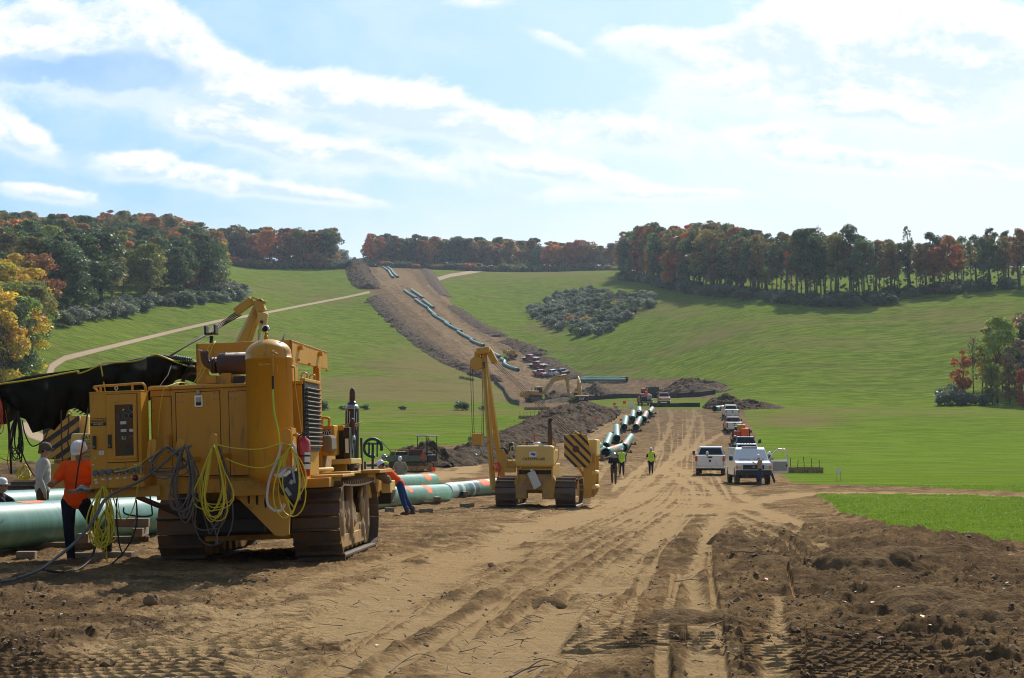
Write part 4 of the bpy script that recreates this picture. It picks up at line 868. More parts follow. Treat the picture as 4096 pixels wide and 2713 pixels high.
def person(label, loc, rz, pose, shirt, trousers, sleeves='short', hat=('hatw', 'cap'), vest=None, boots='boot', near=False, scale=1.0, glasses=None, stout=1.0, group=None, hood=None, only=None):
    J = dict(STAND); J.update(pose); V_ = {k: Vector(v) for k, v in J.items() if isinstance(v, tuple)}
    root = thing('person', label, 'person', loc, rz, group); root.scale = (scale,) * 3
    vox = .0095 if near else .016; S = stout
    def torso(mb, g, low=True):
        for a, b, t, r, sc in (('pel', 'bel', 0, .150, (1.12, .82, .85)), ('pel', 'bel', .6, .148, (1.05, .82, 1)), ('bel', 'che', .3, .150, (1.08, .82, 1)), ('bel', 'che', .8, .165, (1.12, .78, 1)), ('che', 'nek', .3, .165, (1.12, .74, .9))):
            if not low and a == 'pel' and t == 0: continue
            c = V_[a].lerp(V_[b], t); mb.ball(tuple(c), r * S + g, 10, sc)
        caps(mb, [V_['sL'], V_['nek'] - Vector((0, 0, .07)), V_['sR']], [.066 + g, .085 + g, .066 + g])
    def arm(mb, s, g, upto):
        s_, e, w_ = V_['s' + s], V_['e' + s], V_['w' + s]
        if upto == 'short': caps(mb, [s_, s_.lerp(e, .82)], [.062 + g, .056 + g * 1.7])
        else: caps(mb, [s_, s_.lerp(e, .5), e, e.lerp(w_, .4), w_.lerp(e, .03 if upto == 'long' else 0)], [.060 + g, .050 + g, .043 + g, .041 + g, .030 + g])
    def leg(mb, s, g):
        h, k, a = V_['h' + s], V_['k' + s], V_['a' + s]; caps(mb, [h, h.lerp(k, .45), k, k.lerp(a, .35), a], [.098 + g, .080 + g, .060 + g, .058 + g, .042 + g])
    body = MB(); torso(body, 0)
    for s in 'LR':
        arm(body, s, 0, 'all'); leg(body, s, 0)
        w_ = V_['w' + s]; d = V_['d' + s].normalized(); side = d.cross(Vector((0, 1, .3))).normalized(); nrm = side.cross(d).normalized()
        pc = w_ + d * .055; caps(body, [w_, w_ + d * .03, w_ + d * .075], [.027, .034, .033], 8)
        for i, (off, ln) in enumerate(((-.030, .062), (-.010, .072), (.010, .068), (.029, .054))):
            b0 = w_ + d * .088 + side * off; b1 = b0 + d * ln * .5 + nrm * ln * .22 * J['curl'] * 2; b2 = b1 + (d * (1 - J['curl']) + nrm * J['curl'] * 1.2).normalized() * ln * .5
            caps(body, [b0 - d * .02, b1, b2], [.0095, .0085, .0078], 6)
        tb = w_ + d * .03 - side * .028; caps(body, [tb, tb + d * .035 - side * .022 + nrm * .012, tb + d * .062 - side * .020 + nrm * .03], [.013, .010, .009], 6)
    lk = V_['look'].normalized(); up0 = Vector((0, 0, 1)); rt = lk.cross(up0).normalized(); up = rt.cross(lk).normalized(); hc = V_['hed']
    def hp(x, y, z): return hc + rt * x + lk * y + up * z
    caps(body, [V_['nek'] - Vector((0, 0, .05)), hp(0, -.02, -.05)], [.062, .055])
    rotm = Matrix((rt, lk, up)).transposed()
    def orient(mb, start, c):
        for i in range(start, len(mb.v)): mb.v[i] = tuple(c + rotm @ Vector(mb.v[i]))
    st = len(body.v)
    body.ball((0, -.01, .03), .1, 12, (.76, .95, 1.02)); body.ball((0, .025, -.045), .07, 10, (.80, .92, .95)); body.ball((0, .055, -.085), .03, 8, (1, .8, .7))
    body.ball((0, .098, -.012), .016, 8, (.8, 1.1, 1.4)); body.ball((0, .088, -.058), .02, 8, (1.3, .5, .55))
    for q in (-1, 1): body.ball((q * .077, -.01, -.01), .022, 8, (.4, .8, 1.3))
    orient(body, st, hc)
    remesh(body, 'body', M['skin'], root, vox, 2 if near else 3)
    ey = MB()
    for q in (-1, 1): ey.ball(tuple(hp(q * .032, .078, .008)), .011, 8)
    ey.build('eyes', M['whiteprint' if near else 'dark'], root)
    hr = MB(); st = len(hr.v); hr.ball((0, -.025, .03), .103, 10, (.80, .93, .98)); orient(hr, st, hc); hr.build('hair', M['dark'], root)
    sh = MB(); torso(sh, .014, True)
    for s in 'LR': arm(sh, s, .013, 'short' if sleeves == 'short' else 'long')
    remesh(sh, 'shirt', M[shirt], root, vox * 1.25, 3)
    if trousers:
        tr = MB()
        for s in 'LR': leg(tr, s, .016)
        tr.ball(tuple(V_['pel'] + Vector((0, 0, -.0))), .155 * S, 10, (1.12, .86, .78)); remesh(tr, 'trousers', M[trousers], root, vox * 1.25, 3)
        for s in 'LR':
            a = V_['a' + s]; f = J['f' + s]; dx = Vector((math.sin(f), math.cos(f), 0)); b = MB()
            caps(b, [a + Vector((0, 0, .10)), a + Vector((0, 0, .0)), a + Vector((0, 0, -.045))], [.058, .056, .052]); caps(b, [a + Vector((0, 0, -.05)) - dx * .03, a + Vector((0, 0, -.05)) + dx * .10, a + Vector((0, 0, -.062)) + dx * .165], [.048, .050, .038])
            remesh(b, 'boot', M[boots], root, vox * 1.2, 2)
    if vest:
        v = MB(); torso(v, .03, True); o = remesh(v, 'vest', M[vest], root, vox * 1.5, 3); o.name = 'safety_vest'
        for q in (-1, 1):
            b = MB(); x = q * .085; b.tube([V_['nek'] + Vector((x, -.10, -.0)), V_['nek'] + Vector((x * 1.1, 0, .065)), V_['che'] + Vector((x, .165, .06)), V_['bel'] + Vector((x, .165, .0))], .014, 4); b.build('reflective_band', M['galv'], root)
    if hat:
        h = MB(); k = hat[1]; st = 0
        if k in ('cap', 'full'):
            h.lathe((0, -.01, .055), [(.112, -.01), (.113, .02), (.108, .055), (.09, .088), (.06, .108), (.02, .116), (.001, .117)], 20)
            rim = .150 if k == 'full' else .120
            h.lathe((0, -.01, .045), [(.108, 0), (rim, -.006), (rim, .004), (.108, .014)], 20)
            if k == 'cap': h.prism([(-.085, .07), (-.06, .14), (0, .16), (.06, .14), (.085, .07)], .038, .050, 'z')
            h.tube([(0, -.12, .07), (0, -.06, .155), (0, 0, .174), (0, .06, .15), (0, .1, .085)], .010, 5)
        elif k == 'soft':
            h.ball((0, -.015, .045), .112, 12, (.86, 1.02, .86)); h.prism([(-.07, .07), (-.05, .135), (.05, .135), (.07, .07)], .03, .045, 'z'); h.box((0, -.09, -.02), (.14, .06, .12))
        orient(h, 0, hc); h.build('hard_hat' if k != 'soft' else 'soft_cap', M[hat[0]], root)
    if glasses:
        g = MB()
        for q in (-1, 1): g.box((q * .034, .098, .01), (.058, .014, .034), (0, 0, -q * .35)); g.box((q * .076, .03, .012), (.006, .13, .010))
        orient(g, 0, hc); g.build('sunglasses', M[glasses], root)
    if hood:
        g = MB(); g.ball((0, -.02, .025), .118, 12, (.88, 1.0, 1.08)); orient(g, 0, hc); g.build('hood', M[hood], root)
    return root

# ------------------------------------------------------------ crawler tracks
def shoe_mesh(W, pitch=.205):
    mb = MB(); mb.box((0, 0, 0), (W, pitch * .97, .028)); mb.hexa([(-W / 2, -pitch * .47, .014), (W / 2, -pitch * .47, .014), (W / 2, -pitch * .30, .014), (-W / 2, -pitch * .30, .014), (-W / 2, -pitch * .45, .072), (W / 2, -pitch * .45, .072), (W / 2, -pitch * .34, .072), (-W / 2, -pitch * .34, .072)])
    for x in (-.09, .09): mb.cyl((x, .03, .014), (x, .03, .032), .018, 6)
    me = mb.mesh('track_shoe'); me.materials.append(M['steel']); return me
def crawler(root, xc, W, y0, y1, Ht, side=1, pitch=.205, mudded=False, m='yelmud', label=None, shoes=True, rear_up=0.0):
    """one track: frame with sprocket, idler and rollers as the part, shoes as its pieces"""
    r = Ht / 2 - .05; ya, yb = y0 + Ht / 2, y1 - Ht / 2; zc = Ht / 2; f = MB(); w2 = W * .30
    f.bb(xc - w2, xc + w2, ya - .15, yb + .1, .28, .62 if Ht > .9 else Ht * .55)
    f.lathe((xc - w2, ya, zc), [(.05, 0), (r * .94, .0), (r * .94, .06), (r * .55, .09), (r * .5, .02 + 2 * w2 - .11), (r * .94, 2 * w2 - .06), (r * .94, 2 * w2), (.05, 2 * w2)], 24, 'x')
    f.lathe((xc - w2, yb, zc), [(.05, 0), (r * .92, .0), (r * .92, .06), (r * .6, .1), (r * .6, 2 * w2 - .1), (r * .92, 2 * w2 - .06), (r * .92, 2 * w2), (.05, 2 * w2)], 24, 'x')
    nr = max(4, int((yb - ya) / .36))
    for i in range(nr): y = ya + .1 + (yb - ya - .2) * i / (nr - 1); f.cyl((xc - w2, y, .20), (xc + w2, y, .20), .11, 12)
    f.bb(xc + side * w2 - .02, xc + side * w2 + .02, ya + .2, yb - .1, .14, .34)
    o = f.build('crawler_track', M[m], root, bevel=.01)
    if mudded:
        rg = np.random.default_rng(4); mu = MB()
        for i in range(60):
            y = rg.uniform(ya - .1, yb + .35); z = rg.uniform(.22, Ht * .80) * (1 - .25 * rg.random()); mu.ball((xc + side * (w2 - .03 + rg.uniform(-.02, .045)), y, z), rg.uniform(.05, .13), 8, (.5, 1.1, rg.uniform(.8, 1.9)))
        for y in (ya + .25, ya + 1.05, yb - .1): mu.bb(xc + side * (w2 - .06), xc + side * (w2 + .07), y - .06, y + .08, .35, Ht - .06)
        q = remesh(mu, 'mud_cake', M['mud'], o, .035, 1)
    # path of the shoes
    L = yb - ya; R_ = Ht / 2 - .045; per = 2 * L + 2 * math.pi * R_; n = int(round(per / pitch)); pit = per / n; me = shoe_mesh(W, pit)
    if shoes:
        for i in range(n):
            s = i * pit
            if s < L: y, z, a = ya + s, zc - R_, math.pi
            elif s < L + math.pi * R_: t = (s - L) / R_; y, z, a = yb + R_ * math.sin(t), zc - R_ * math.cos(t), math.pi - t
            elif s < 2 * L + math.pi * R_: u = s - L - math.pi * R_; y, z, a = yb - u, zc + R_ - .03 * math.sin(math.pi * u / L) , 0
            else: t = (s - 2 * L - math.pi * R_) / R_; y, z, a = ya - R_ * math.sin(t), zc + R_ * math.cos(t), -t
            q = bpy.data.objects.new('track_shoe', me); COL.objects.link(q); q.parent = o; q.location = (xc, y, z); q.rotation_euler = (-a, 0, 0)
    return o

def planar(root):
    inv = mw(root).inverted(); o = inv @ Vector((0, 0, EYE)); r3 = inv.to_3x3()
    def f(sx, sy, ly):
        r = FWD + np.array([1., 0, 0]) * (sx - CXP) / FOC + UPV * (CYP - sy) / FOC; d = r3 @ Vector(r); t = (ly - o.y) / d.y; return o + d * t
    return f
def coil(name, label, cat, m, anchor, w_, h, n, r, seed, group=None, tail=None, depth=.16, root=None):
    """hanks of cable hung over a hook: drooping loops through the anchor (world coordinates)"""
    rg = np.random.default_rng(seed); mb = MB(); A = Vector(anchor)
    for i in range(n):
        ww = w_ * rg.uniform(.55, 1.0) / 2; hh = h * rg.uniform(.68, 1.0); dx, dy = rg.normal() * w_ * .10, rg.uniform(-depth, 0); sk = rg.normal() * w_ * .15; pts = []
        for k in range(25):
            t = 2 * math.pi * k / 24; q = (1 - math.cos(t)) / 2
            pts.append(A + Vector((math.sin(t) * ww * (.45 + .75 * q) + dx * q + sk * math.sin(t * 2) * q, dy * (.4 + q) - .02 * math.sin(3 * t), -hh * q + .02 * math.sin(2 * t + i))))
        mb.tube(pts, r, 6, False)
    if tail:
        for T in tail: mb.tube(smooth_path(T), r, 6)
    o = mb.build(name, m, None, fix=False); return tag(o, label, cat, group)
def smooth_path(P, n=6):
    P = [Vector(p) for p in P]; out = []
    for i in range(len(P) - 1):
        p0, p1, p2, p3 = P[max(i - 1, 0)], P[i], P[i + 1], P[min(i + 2, len(P) - 1)]
        for k in range(n):
            t = k / n; out.append(.5 * ((2 * p1) + (p2 - p0) * t + (2 * p0 - 5 * p1 + 4 * p2 - p3) * t * t + (3 * p1 - p0 - 3 * p2 + p3) * t ** 3))
    out.append(P[-1]); return out
def cord(name, label, cat, m, pts, r=.008, parent=None):
    mb = MB(); mb.tube(smooth_path(pts), r, 6); o = mb.build(name, m, parent, world_space=parent is not None, fix=False)
    return tag(o, label, cat) if cat else o
# ============================================================ welding tractor in the foreground
M['capgrey'] = mat('grey_plastic_cap', (.13, .14, .15), .6)
def welding_tractor():
    T = thing('welding_tractor', 'large yellow crawler tractor carrying a generator cabinet, doors and upright air tank, nearest the camera', 'tractor', (-3.93, 22.8, -.02), R(-4), tilt=Matrix.Rotation(R(-2.2), 4, 'Y') if False else Matrix.Rotation(R(-2.2), 4, Vector((math.sin(R(4)), math.cos(R(4)), 0))))
    f = planar(T); Y = M['yel']
    def rc(x0, y0, x1, y1, ly):
        a, b = f(x0, y0, ly), f(x1, y1, ly); return min(a.x, b.x), max(a.x, b.x), min(a.z, b.z), max(a.z, b.z)
    def panel(name, x0, y0, x1, y1, ya, yb, m=Y, parent=T, bevel=.006, at_=None):
        a = rc(x0, y0, x1, y1, ya if at_ is None else at_); return MB().bb(a[0], a[1], ya, yb, a[2], a[3]).build(name, m, parent, bevel=bevel)
    crawler(T, -1.06, .68, .05, 3.75, 1.12, -1); crawler(T, 1.03, .72, -.02, 3.75, 1.16, 1, mudded=True)
    # hull, belly and frames
    b = MB(); b.bb(-.68, .64, .1, 3.3, .35, 1.25); b.bb(-.62, .6, 1.6, 4.0, 1.2, 1.75); b.build('tractor_body', M['yelmud'], T, bevel=.02)
    b = MB(); b.bb(-.7, .66, -.35, .1, .45, .95); b.bb(-.45, .4, -.6, -.3, .5, .7); b.build('rear_frame', M['dark'], T, bevel=.02)
    # platform the generator stands on
    a = rc(590, 1900, 1165, 1960, -1.15); MB().bb(a[0], a[1], -1.15, .6, a[2], a[3] - .01).build('platform_beam', Y, T, bevel=.008)
    panel('tank_beam', 925, 1925, 1135, 1978, -1.3, -1.16, M['yel2'])
    g = MB(); P = [(935, 1978), (1150, 1978), (1160, 2050), (1156, 2140), (1135, 2147), (1100, 2143), (1020, 2062)]; g.prism([(f(x, y, -1.18).x, f(x, y, -1.18).z) for x, y in P], -1.18, -1.13, 'y'); gus = g.build('gusset_plate', M['yel2'], T, bevel=.005)
    for x, y in ((995, 1995), (1028, 2000), (1062, 2012)):
        c = f(x, y, -1.185); q = MB(); q.lathe((0, 0, 0), [(.001, 0), (.02, 0), (.02, .006), (.001, .006)], 12, 'y'); q.v = [(v[0] * .9 + c.x, v[1] - 1.186, v[2] * 3.9 + c.z) for v in q.v]; q.build('slot', M['dark'], gus)  # no holes cut: dark patches on the plate paint the slots' shade
    p = [f(545, 1985, -.9), f(700, 2050, -.7), f(800, 2100, -.5)]; MB().tube(p, .05, 4).build('brace', M['rust'], T)
    panel('outrigger_beam', 350, 1953, 640, 1985, -1.45, -1.3, M['yel2']); panel('support_leg', 625, 1900, 685, 2000, -1.35, -1.2, M['yel2'])
    panel('cable_tray', 265, 1962, 350, 1972, -1.75, -1.45, M['wood'], bevel=0)
    # generator housing with doors
    a = rc(592, 1556, 1166, 1908, -1.25); hx = f(1208, 1600, -1.15).x
    hs = MB(); hs.bb(a[0], hx, -1.15, -.05, a[2], a[3] - .02); hs.build('generator_housing', Y, T, bevel=.01)
    t = MB(); t.bb(a[0] - .02, hx + .02, -1.19, -.02, a[3] - .02, a[3] + .03); t.build('housing_top', Y, T, bevel=.008)
    rl = MB(); p0, p1 = f(600, 1549, -1.05), f(985, 1536, -1.05); rl.tube([p0, p1], .016, 8); rl.tube([p1, f(985, 1520, -1.05)], .014, 6); rl.build('top_rail', Y, T)
    doors = []
    for x0, y0, x1, y1 in ((703, 1572, 885, 1900), (915, 1567, 995, 1900), (606, 1590, 690, 1900)):
        d = panel('housing_door', x0, y0, x1, y1, -1.168, -1.15, bevel=.004); doors.append(d); panel('door_gap', x0 - 2.6, y0 - 2.6, x1 + 2.6, y1 + 2.6, -1.155, -1.149, m=M['dark'], parent=d, bevel=0)  # oversized dark plate behind each door paints the shade of its gap
    for d, pts in ((doors[0], [(711, 1583), (729, 1583), (711, 1607), (729, 1607), (857, 1572), (875, 1572), (857, 1597), (875, 1597)]), (doors[1], [(923, 1567), (941, 1567), (923, 1593), (941, 1593)]), (doors[2], [(612, 1600), (612, 1640)])):
        q = MB()
        for x, y in pts: c = f(x, y, -1.17); q.lathe((c.x, -1.178, c.z), [(.001, 0), (.011, 0), (.011, .012), (.001, .012)], 8, 'y')
        o = q.build('door_rivets', M['galv'], d); o['kind'] = 'stuff'
    a = rc(777, 1582, 811, 1628, -1.18); lt = MB().bb(a[0], a[1], -1.185, -1.168, a[2], a[3]).build('door_latch', M['chrome'], doors[0], bevel=.004)
    a = rc(783, 1590, 805, 1609, -1.19); MB().bb(a[0], a[1], -1.192, -1.185, a[2], a[3]).build('latch_pocket', M['galv'], doors[0], bevel=.003)
    a = rc(783, 1610, 805, 1622, -1.19); MB().bb(a[0], a[1], -1.187, -1.185, a[2], a[3]).build('latch_recess', M['dark'], doors[0])
    a = rc(786, 1560, 799, 1577, -1.19); MB().bb(a[0], a[1], -1.2, -1.168, a[2], a[3]).build('lock', M['galv'], doors[0], bevel=.003)
    # radiator side on the right with its slats
    z0, z1 = f(1215, 1905, -1.1).z, f(1209, 1527, -1.1).z
    rg_ = MB().bb(hx, hx + .03, -1.12, -.08, z0 + .35, z1).build('radiator_frame', M['black'], T, bevel=.004)
    MB().bb(hx + .031, hx + .036, -1.08, -.12, z0 + .38, z1 - .04).build('radiator_core', M['dark'], rg_)
    n = 14
    for i in range(n):
        z = z0 + .42 + (z1 - z0 - .52) * i / (n - 1); q = MB(); q.box((hx + .058, -.6, z), (.045, 1.0, .012), (0, R(-38), 0)); o = q.build('slat', M['grille'], rg_)
    MB().bb(hx - .03, hx + .05, -1.14, -.04, z1, z1 + .05).build('radiator_cap_plate', Y, T, bevel=.01)
    for ly in (-.8, -.2): MB().torus((hx - .03, ly, z1 + .10), .045, .012, 16, 6, 'y').build('lifting_eye', Y, T)
    # control cabinet
    lc = -1.6; a = rc(357, 1574, 568, 1867, lc)
    cb = MB().bb(a[0], a[1], lc, lc + .36, a[2], a[3]).build('control_cabinet', Y, T, bevel=.008)
    MB().bb(a[0] - .005, a[1] + .005, lc - .004, lc + .37, a[3], a[3] + .018).build('cabinet_lid', Y, T, bevel=.005)
    fr = MB(); s = rc(427, 1580, 552, 1846, lc)   # raised door rim
    d1 = MB().bb(s[0], s[1], lc - .03, lc, s[2], s[3]).build('cabinet_door', Y, T, bevel=.006)
    panel('door_gap', 425, 1578, 554, 1848, lc - .006, lc + .001, m=M['dark'], parent=cb, bevel=0, at_=lc)  # dark plate round the cabinet door paints the gap's shade
    s2 = rc(459, 1620, 536, 1822, lc - .03)
    for (x0, x1, zz0, zz1) in ((s2[0] - .04, s2[0], s2[2] - .045, s2[3] + .045), (s2[1], s2[1] + .04, s2[2] - .045, s2[3] + .045), (s2[0], s2[1], s2[3], s2[3] + .045), (s2[0], s2[1], s2[2] - .045, s2[2])):
        MB().bb(x0, x1, lc - .044, lc - .03, zz0, zz1).build('window_rim', Y, d1, bevel=.003)
    MB().bb(s2[0], s2[1], lc - .034, lc - .031, s2[2], s2[3]).build('cabinet_window', M['glass2'], d1)
    gz_ = lc - .036
    for x, y, r_ in ((482, 1665, 9), (505, 1663, 9), (528, 1632, 13), (528, 1663, 13), (497, 1750, 5), (525, 1748, 5)):
        c = f(x, y, gz_); rr = r_ * 21.2 / FOC; q = MB().lathe((c.x, gz_ - .004, c.z), [(.001, 0), (rr, 0), (rr, .006), (.001, .006)], 16, 'y').build('gauge', M['black'], d1); MB().torus((c.x, gz_ - .005, c.z), rr, .003, 16, 5, 'y').build('gauge_ring', M['galv'], d1)
    for x0, y0, x1, y1, mm in ((481, 1686, 505, 1697, 'bag'), (481, 1698, 505, 1709, 'black'), (483, 1717, 506, 1728, 'bag'), (483, 1729, 506, 1740, 'black'), (517, 1716, 533, 1727, 'bag'), (517, 1728, 533, 1738, 'black'), (500, 1782, 534, 1812, 'black'), (487, 1745, 504, 1758, 'galv')):
        q = rc(x0, y0, x1, y1, gz_); MB().bb(q[0], q[1], gz_ - .003, gz_, q[2], q[3]).build('meter', M[mm], d1)
    q = f(493, 1639, gz_); MB().box((q.x, gz_, q.z), (.035, .01, .014), (0, R(-35), 0)).build('toggle', M['bag'], d1)
    for x0, y0, x1, y1 in ((373, 1744, 386, 1797), (437, 1739, 450, 1793)):
        q = rc(x0, y0, x1, y1, lc); h = MB().bb(q[0], q[1], lc - .036 - (.03 if x0 > 400 else 0), lc - (.03 if x0 > 400 else 0), q[2], q[3]).build('cabinet_handle', M['black'], cb, bevel=.004)
        MB().lathe(((q[0] + q[1]) / 2, lc - .044 - (.03 if x0 > 400 else 0), q[2] + .03), [(.001, 0), (.01, 0), (.01, .01), (.001, .01)], 8, 'y').build('lock', M['chrome'], cb)
    q = rc(395, 1799, 416, 1819, lc); st_ = MB().bb(q[0], q[1], lc - .003, lc - .001, q[2], q[3]).build('warning_sticker', M['whiteprint'], cb)
    MB().bb(q[0], q[1], lc - .005, lc - .003, q[3] - .014, q[3]).build('sticker_band', M['redprint'], cb)
    cx, cz = (q[0] + q[1]) / 2, (q[2] + q[3]) / 2 - .006; MB().prism([(cx + .008, cz + .018), (cx - .008, cz + .0), (cx + .001, cz + .0), (cx - .006, cz - .02), (cx + .009, cz + .005), (cx + .001, cz + .005)], lc - .005, lc - .003, 'y').build('bolt_symbol', M['blackprint'], cb)
    q = f(384, 1834, lc); MB().lathe((q.x, lc - .012, q.z), [(.001, 0), (.014, 0), (.014, .02), (.001, .02)], 12, 'y').build('key_switch', M['chrome'], cb)
    q = rc(361, 1676, 425, 1701, lc)
    for zz0, zz1 in ((q[3] - .004, q[3] + .002), (q[2] - .004, q[2] + .038)): MB().bb(q[0], q[1], lc - .003, lc - .001, zz0, zz1).build('nameplate_bar', M['blackprint'], cb)
    lettering('VANGUARD', .047, M['blackprint'], cb, ((q[0] + q[1]) / 2, lc - .003, q[2] + .062), (R(90), 0, 0), .001, sx=.95)
    lettering('SPW 125 III 5', .026, M['whiteprint'], cb, ((q[0] + q[1]) / 2, lc - .005, q[2] + .018), (R(90), 0, 0), .001, sx=.95)
    # outlet panel under the cabinet
    q = rc(363, 1868, 579, 1948, lc - .01); op = MB().bb(q[0], q[1], lc - .01, lc + .33, q[2], q[3]).build('outlet_panel', Y, T, bevel=.006)
    for i in range(7):
        x = 382 + i * 29.4; y = 1893 - i * 2.3; c = f(x, y, lc - .02)
        o = MB().lathe((c.x, lc - .05, c.z), [(.001, 0), (.036, 0), (.046, .012), (.048, .04), (.001, .04)], 8, 'y').build('outlet', M['capgrey'], op, bevel=.003)
        MB().box((c.x + .028, lc - .03, c.z - .035), (.03, .03, .03), (0, R(45), 0)).build('cap_tab', M['galv'], op)
        for k, (dx, dy, w_) in enumerate(((0, 27, .036), (4 if i == 0 else 0, 38, .036 if i == 0 else .0))):
            if w_: c2 = f(x + dx, y + dy, lc - .012); MB().bb(c2.x - .022, c2.x + .022, lc - .013, lc - .011, c2.z - .011, c2.z + .011).build('outlet_tag', M['whiteprint'], op)
    c = f(541, 1912, lc - .02); MB().lathe((c.x, lc - .03, c.z), [(.001, 0), (.04, 0), (.04, .02), (.001, .02)], 16, 'y').build('stop_button_ring', M['black'], op); MB().lathe((c.x, lc - .055, c.z), [(.001, 0), (.022, 0), (.022, .03), (.001, .03)], 12, 'y').build('stop_button', M['lampred'], op)
    for x, y in ((373, 1860), (543, 1858)): c = f(x, y, lc); MB().bb(c.x - .02, c.x + .02, lc - .013, lc - .011, c.z - .007, c.z + .007).build('outlet_tag', M['whiteprint'], op)
    # guard rail and eye bolt over the cabinet
    R1 = [f(391, 1577, lc + .06), f(388, 1562, lc + .05), f(376, 1552, lc + .02), f(378, 1548, lc + .02), f(400, 1545, lc + .02), f(480, 1540, lc + .02), f(558, 1534, lc + .02), f(573, 1537, lc + .03), f(581, 1548, lc + .05), f(583, 1568, lc + .06)]
    gr = MB(); gr.tube(smooth_path(R1, 4), .0165, 8)
    for x, y0, y1 in ((402, 1547, 1575), (529, 1538, 1566)): gr.cyl(f(x, y0, lc + .02), f(x, y1, lc + .05), .016, 8)
    gr.build('guard_rail', Y, T)
    c = f(465, 1553, lc + .1); q = MB().torus((c.x, lc + .1, c.z), .022, .008, 14, 6, 'y'); q.cyl((c.x, lc + .1, c.z - .022), (c.x, lc + .1, c.z - .07), .008, 8); q.build('lifting_eye', M['galv'], T)
    # upright air tank
    ly = -1.62; c0, c1 = f(1075, 1358, ly), f(1085, 1935, ly); r_ = .318; cxm = (c0.x + c1.x) / 2; H1 = c0.z; zb = c1.z
    prof = [(.001, zb)] + [(r_ * math.sin(a), zb + .16 - .16 * math.cos(a)) for a in np.linspace(.2, math.pi / 2, 7)] + [(r_, H1 - .285), (r_ + .008, H1 - .284), (r_ + .010, H1 - .273), (r_ + .008, H1 - .262), (r_, H1 - .261), (r_, H1 - .20)] + [(r_ * math.cos(a), H1 - .20 + .20 * math.sin(a)) for a in np.linspace(.15, math.pi / 2 - .05, 9)] + [(.001, H1)]
    tk = MB().lathe((cxm, ly, 0), prof, 48).build('air_tank', Y, T)
    q = MB(); q.cyl((cxm - .03, ly, H1 - .01), (cxm - .03, ly, H1 + .055), .03, 12); q.cyl((cxm - .03, ly, H1 + .05), (cxm - .03, ly, H1 + .09), .016, 10); q.build('gauge_stem', Y, tk)
    q = MB(); q.ball((cxm - .03, ly, H1 + .145), .058, 14, (1, .75, 1)); q.build('pressure_gauge', M['chrome'], tk); MB().lathe((cxm - .03, ly - .05, H1 + .145), [(.001, 0), (.04, 0), (.04, .01), (.001, .01)], 20, 'y').build('gauge_face', M['glass'], tk)
    q = MB(); c = f(1130, 1362, ly); q.tube([(c.x, ly, c.z), f(1134, 1350, ly), f(1138, 1337, ly)], [.02, .012, .008], 8); q.build('relief_valve', M['galv'], tk)
    fy = ly - r_ - .03; q = MB(); q.tube([f(1090, 1406, fy), f(1091, 1450, fy), f(1092, 1506, fy)], .011, 8); q.tube([f(1042, 1460, fy + .05), f(1082, 1457, fy + .03)], .018, 8)
    q.tube([f(1094, 1410, fy), f(1112, 1418, fy)], .012, 8); q.tube([f(1094, 1497, fy), f(1104, 1497, fy), f(1110, 1485, fy), f(1109, 1462, fy)], .006, 6)
    for y in (1408, 1442, 1463, 1500): q.ball(tuple(f(1091, y, fy)), .02, 8)
    q.ball(tuple(f(1044, 1460, fy + .05)), .03, 8); q.build('valve_piping', M['yel2'], tk)
    q = MB(); q.tube([f(1162, 1465, ly), f(1174, 1468, ly)], .018, 8); q.tube(smooth_path([f(1170, 1468, ly), f(1178, 1475, ly), f(1182, 1560, ly), f(1196, 1660, ly), f(1208, 1738, ly)]), .008, 6); q.tube([f(1165, 1738, ly), f(1215, 1745, ly)], .017, 8); q.ball(tuple(f(1185, 1740, ly)), .03, 8); q.build('copper_line', M['yel2'], tk)
    fr_ = MB(); a = rc(1150, 1712, 1164, 1930, ly - .1); fr_.bb(a[0], a[1] + .03, ly - .12, ly + .2, a[2], a[3]); fr_.build('tank_bracket', Y, T, bevel=.005)
    # muffler, elbow
    a = f(876, 1457, -.75); b = f(986, 1457, -.75); zc = a.z; ml = MB(); ml.lathe((a.x, -.75, zc), [(.05, -.01), (.145, 0), (.16, .03), (.16, .10), (.166, .105), (.166, .12), (.16, .125), (.16, b.x - a.x + .1), (.05, b.x - a.x + .1)], 32, 'x'); ml.build('muffler', M['rust'], T)
    q = MB(); pts = smooth_path([f(876, 1457, -.75), f(850, 1462, -.75), f(828, 1452, -.75), f(819, 1430, -.75), f(818, 1404, -.75)]); q.tube(pts, .062, 16); e = f(856, 1462, -.75); q.lathe((e.x - .03, -.75, e.z), [(.05, 0), (.12, 0), (.12, .03), (.05, .03)], 20, 'x'); q.lathe((e.x + .01, -.75, e.z), [(.05, 0), (.12, 0), (.12, .03), (.05, .03)], 20, 'x')
    for k in range(6): a_ = k * math.pi / 3; q.cyl((e.x - .05, -.75 + .1 * math.cos(a_), e.z + .1 * math.sin(a_)), (e.x + .06, -.75 + .1 * math.cos(a_), e.z + .1 * math.sin(a_)), .01, 6)
    q.build('exhaust_elbow', M['rust'], T)
    c = f(810, 1405, -.75); MB().box((c.x, -.75, c.z), (.13, .12, .014), (0, R(18), 0)).build('rain_flap', M['galv'], T)
    q = MB(); a = rc(835, 1505, 875, 1535, -.7); q.bb(a[0], a[1], -.85, -.55, a[2], a[3]); a = rc(895, 1495, 935, 1535, -.7); q.bb(a[0], a[1], -.85, -.55, a[2], a[3]); q.build('muffler_saddle', Y, T, bevel=.006)
    a = rc(945, 1508, 990, 1535, -.7); MB().bb(a[0], a[1], -.85, -.45, a[2], a[3]).build('battery_box', M['black'], T, bevel=.01)
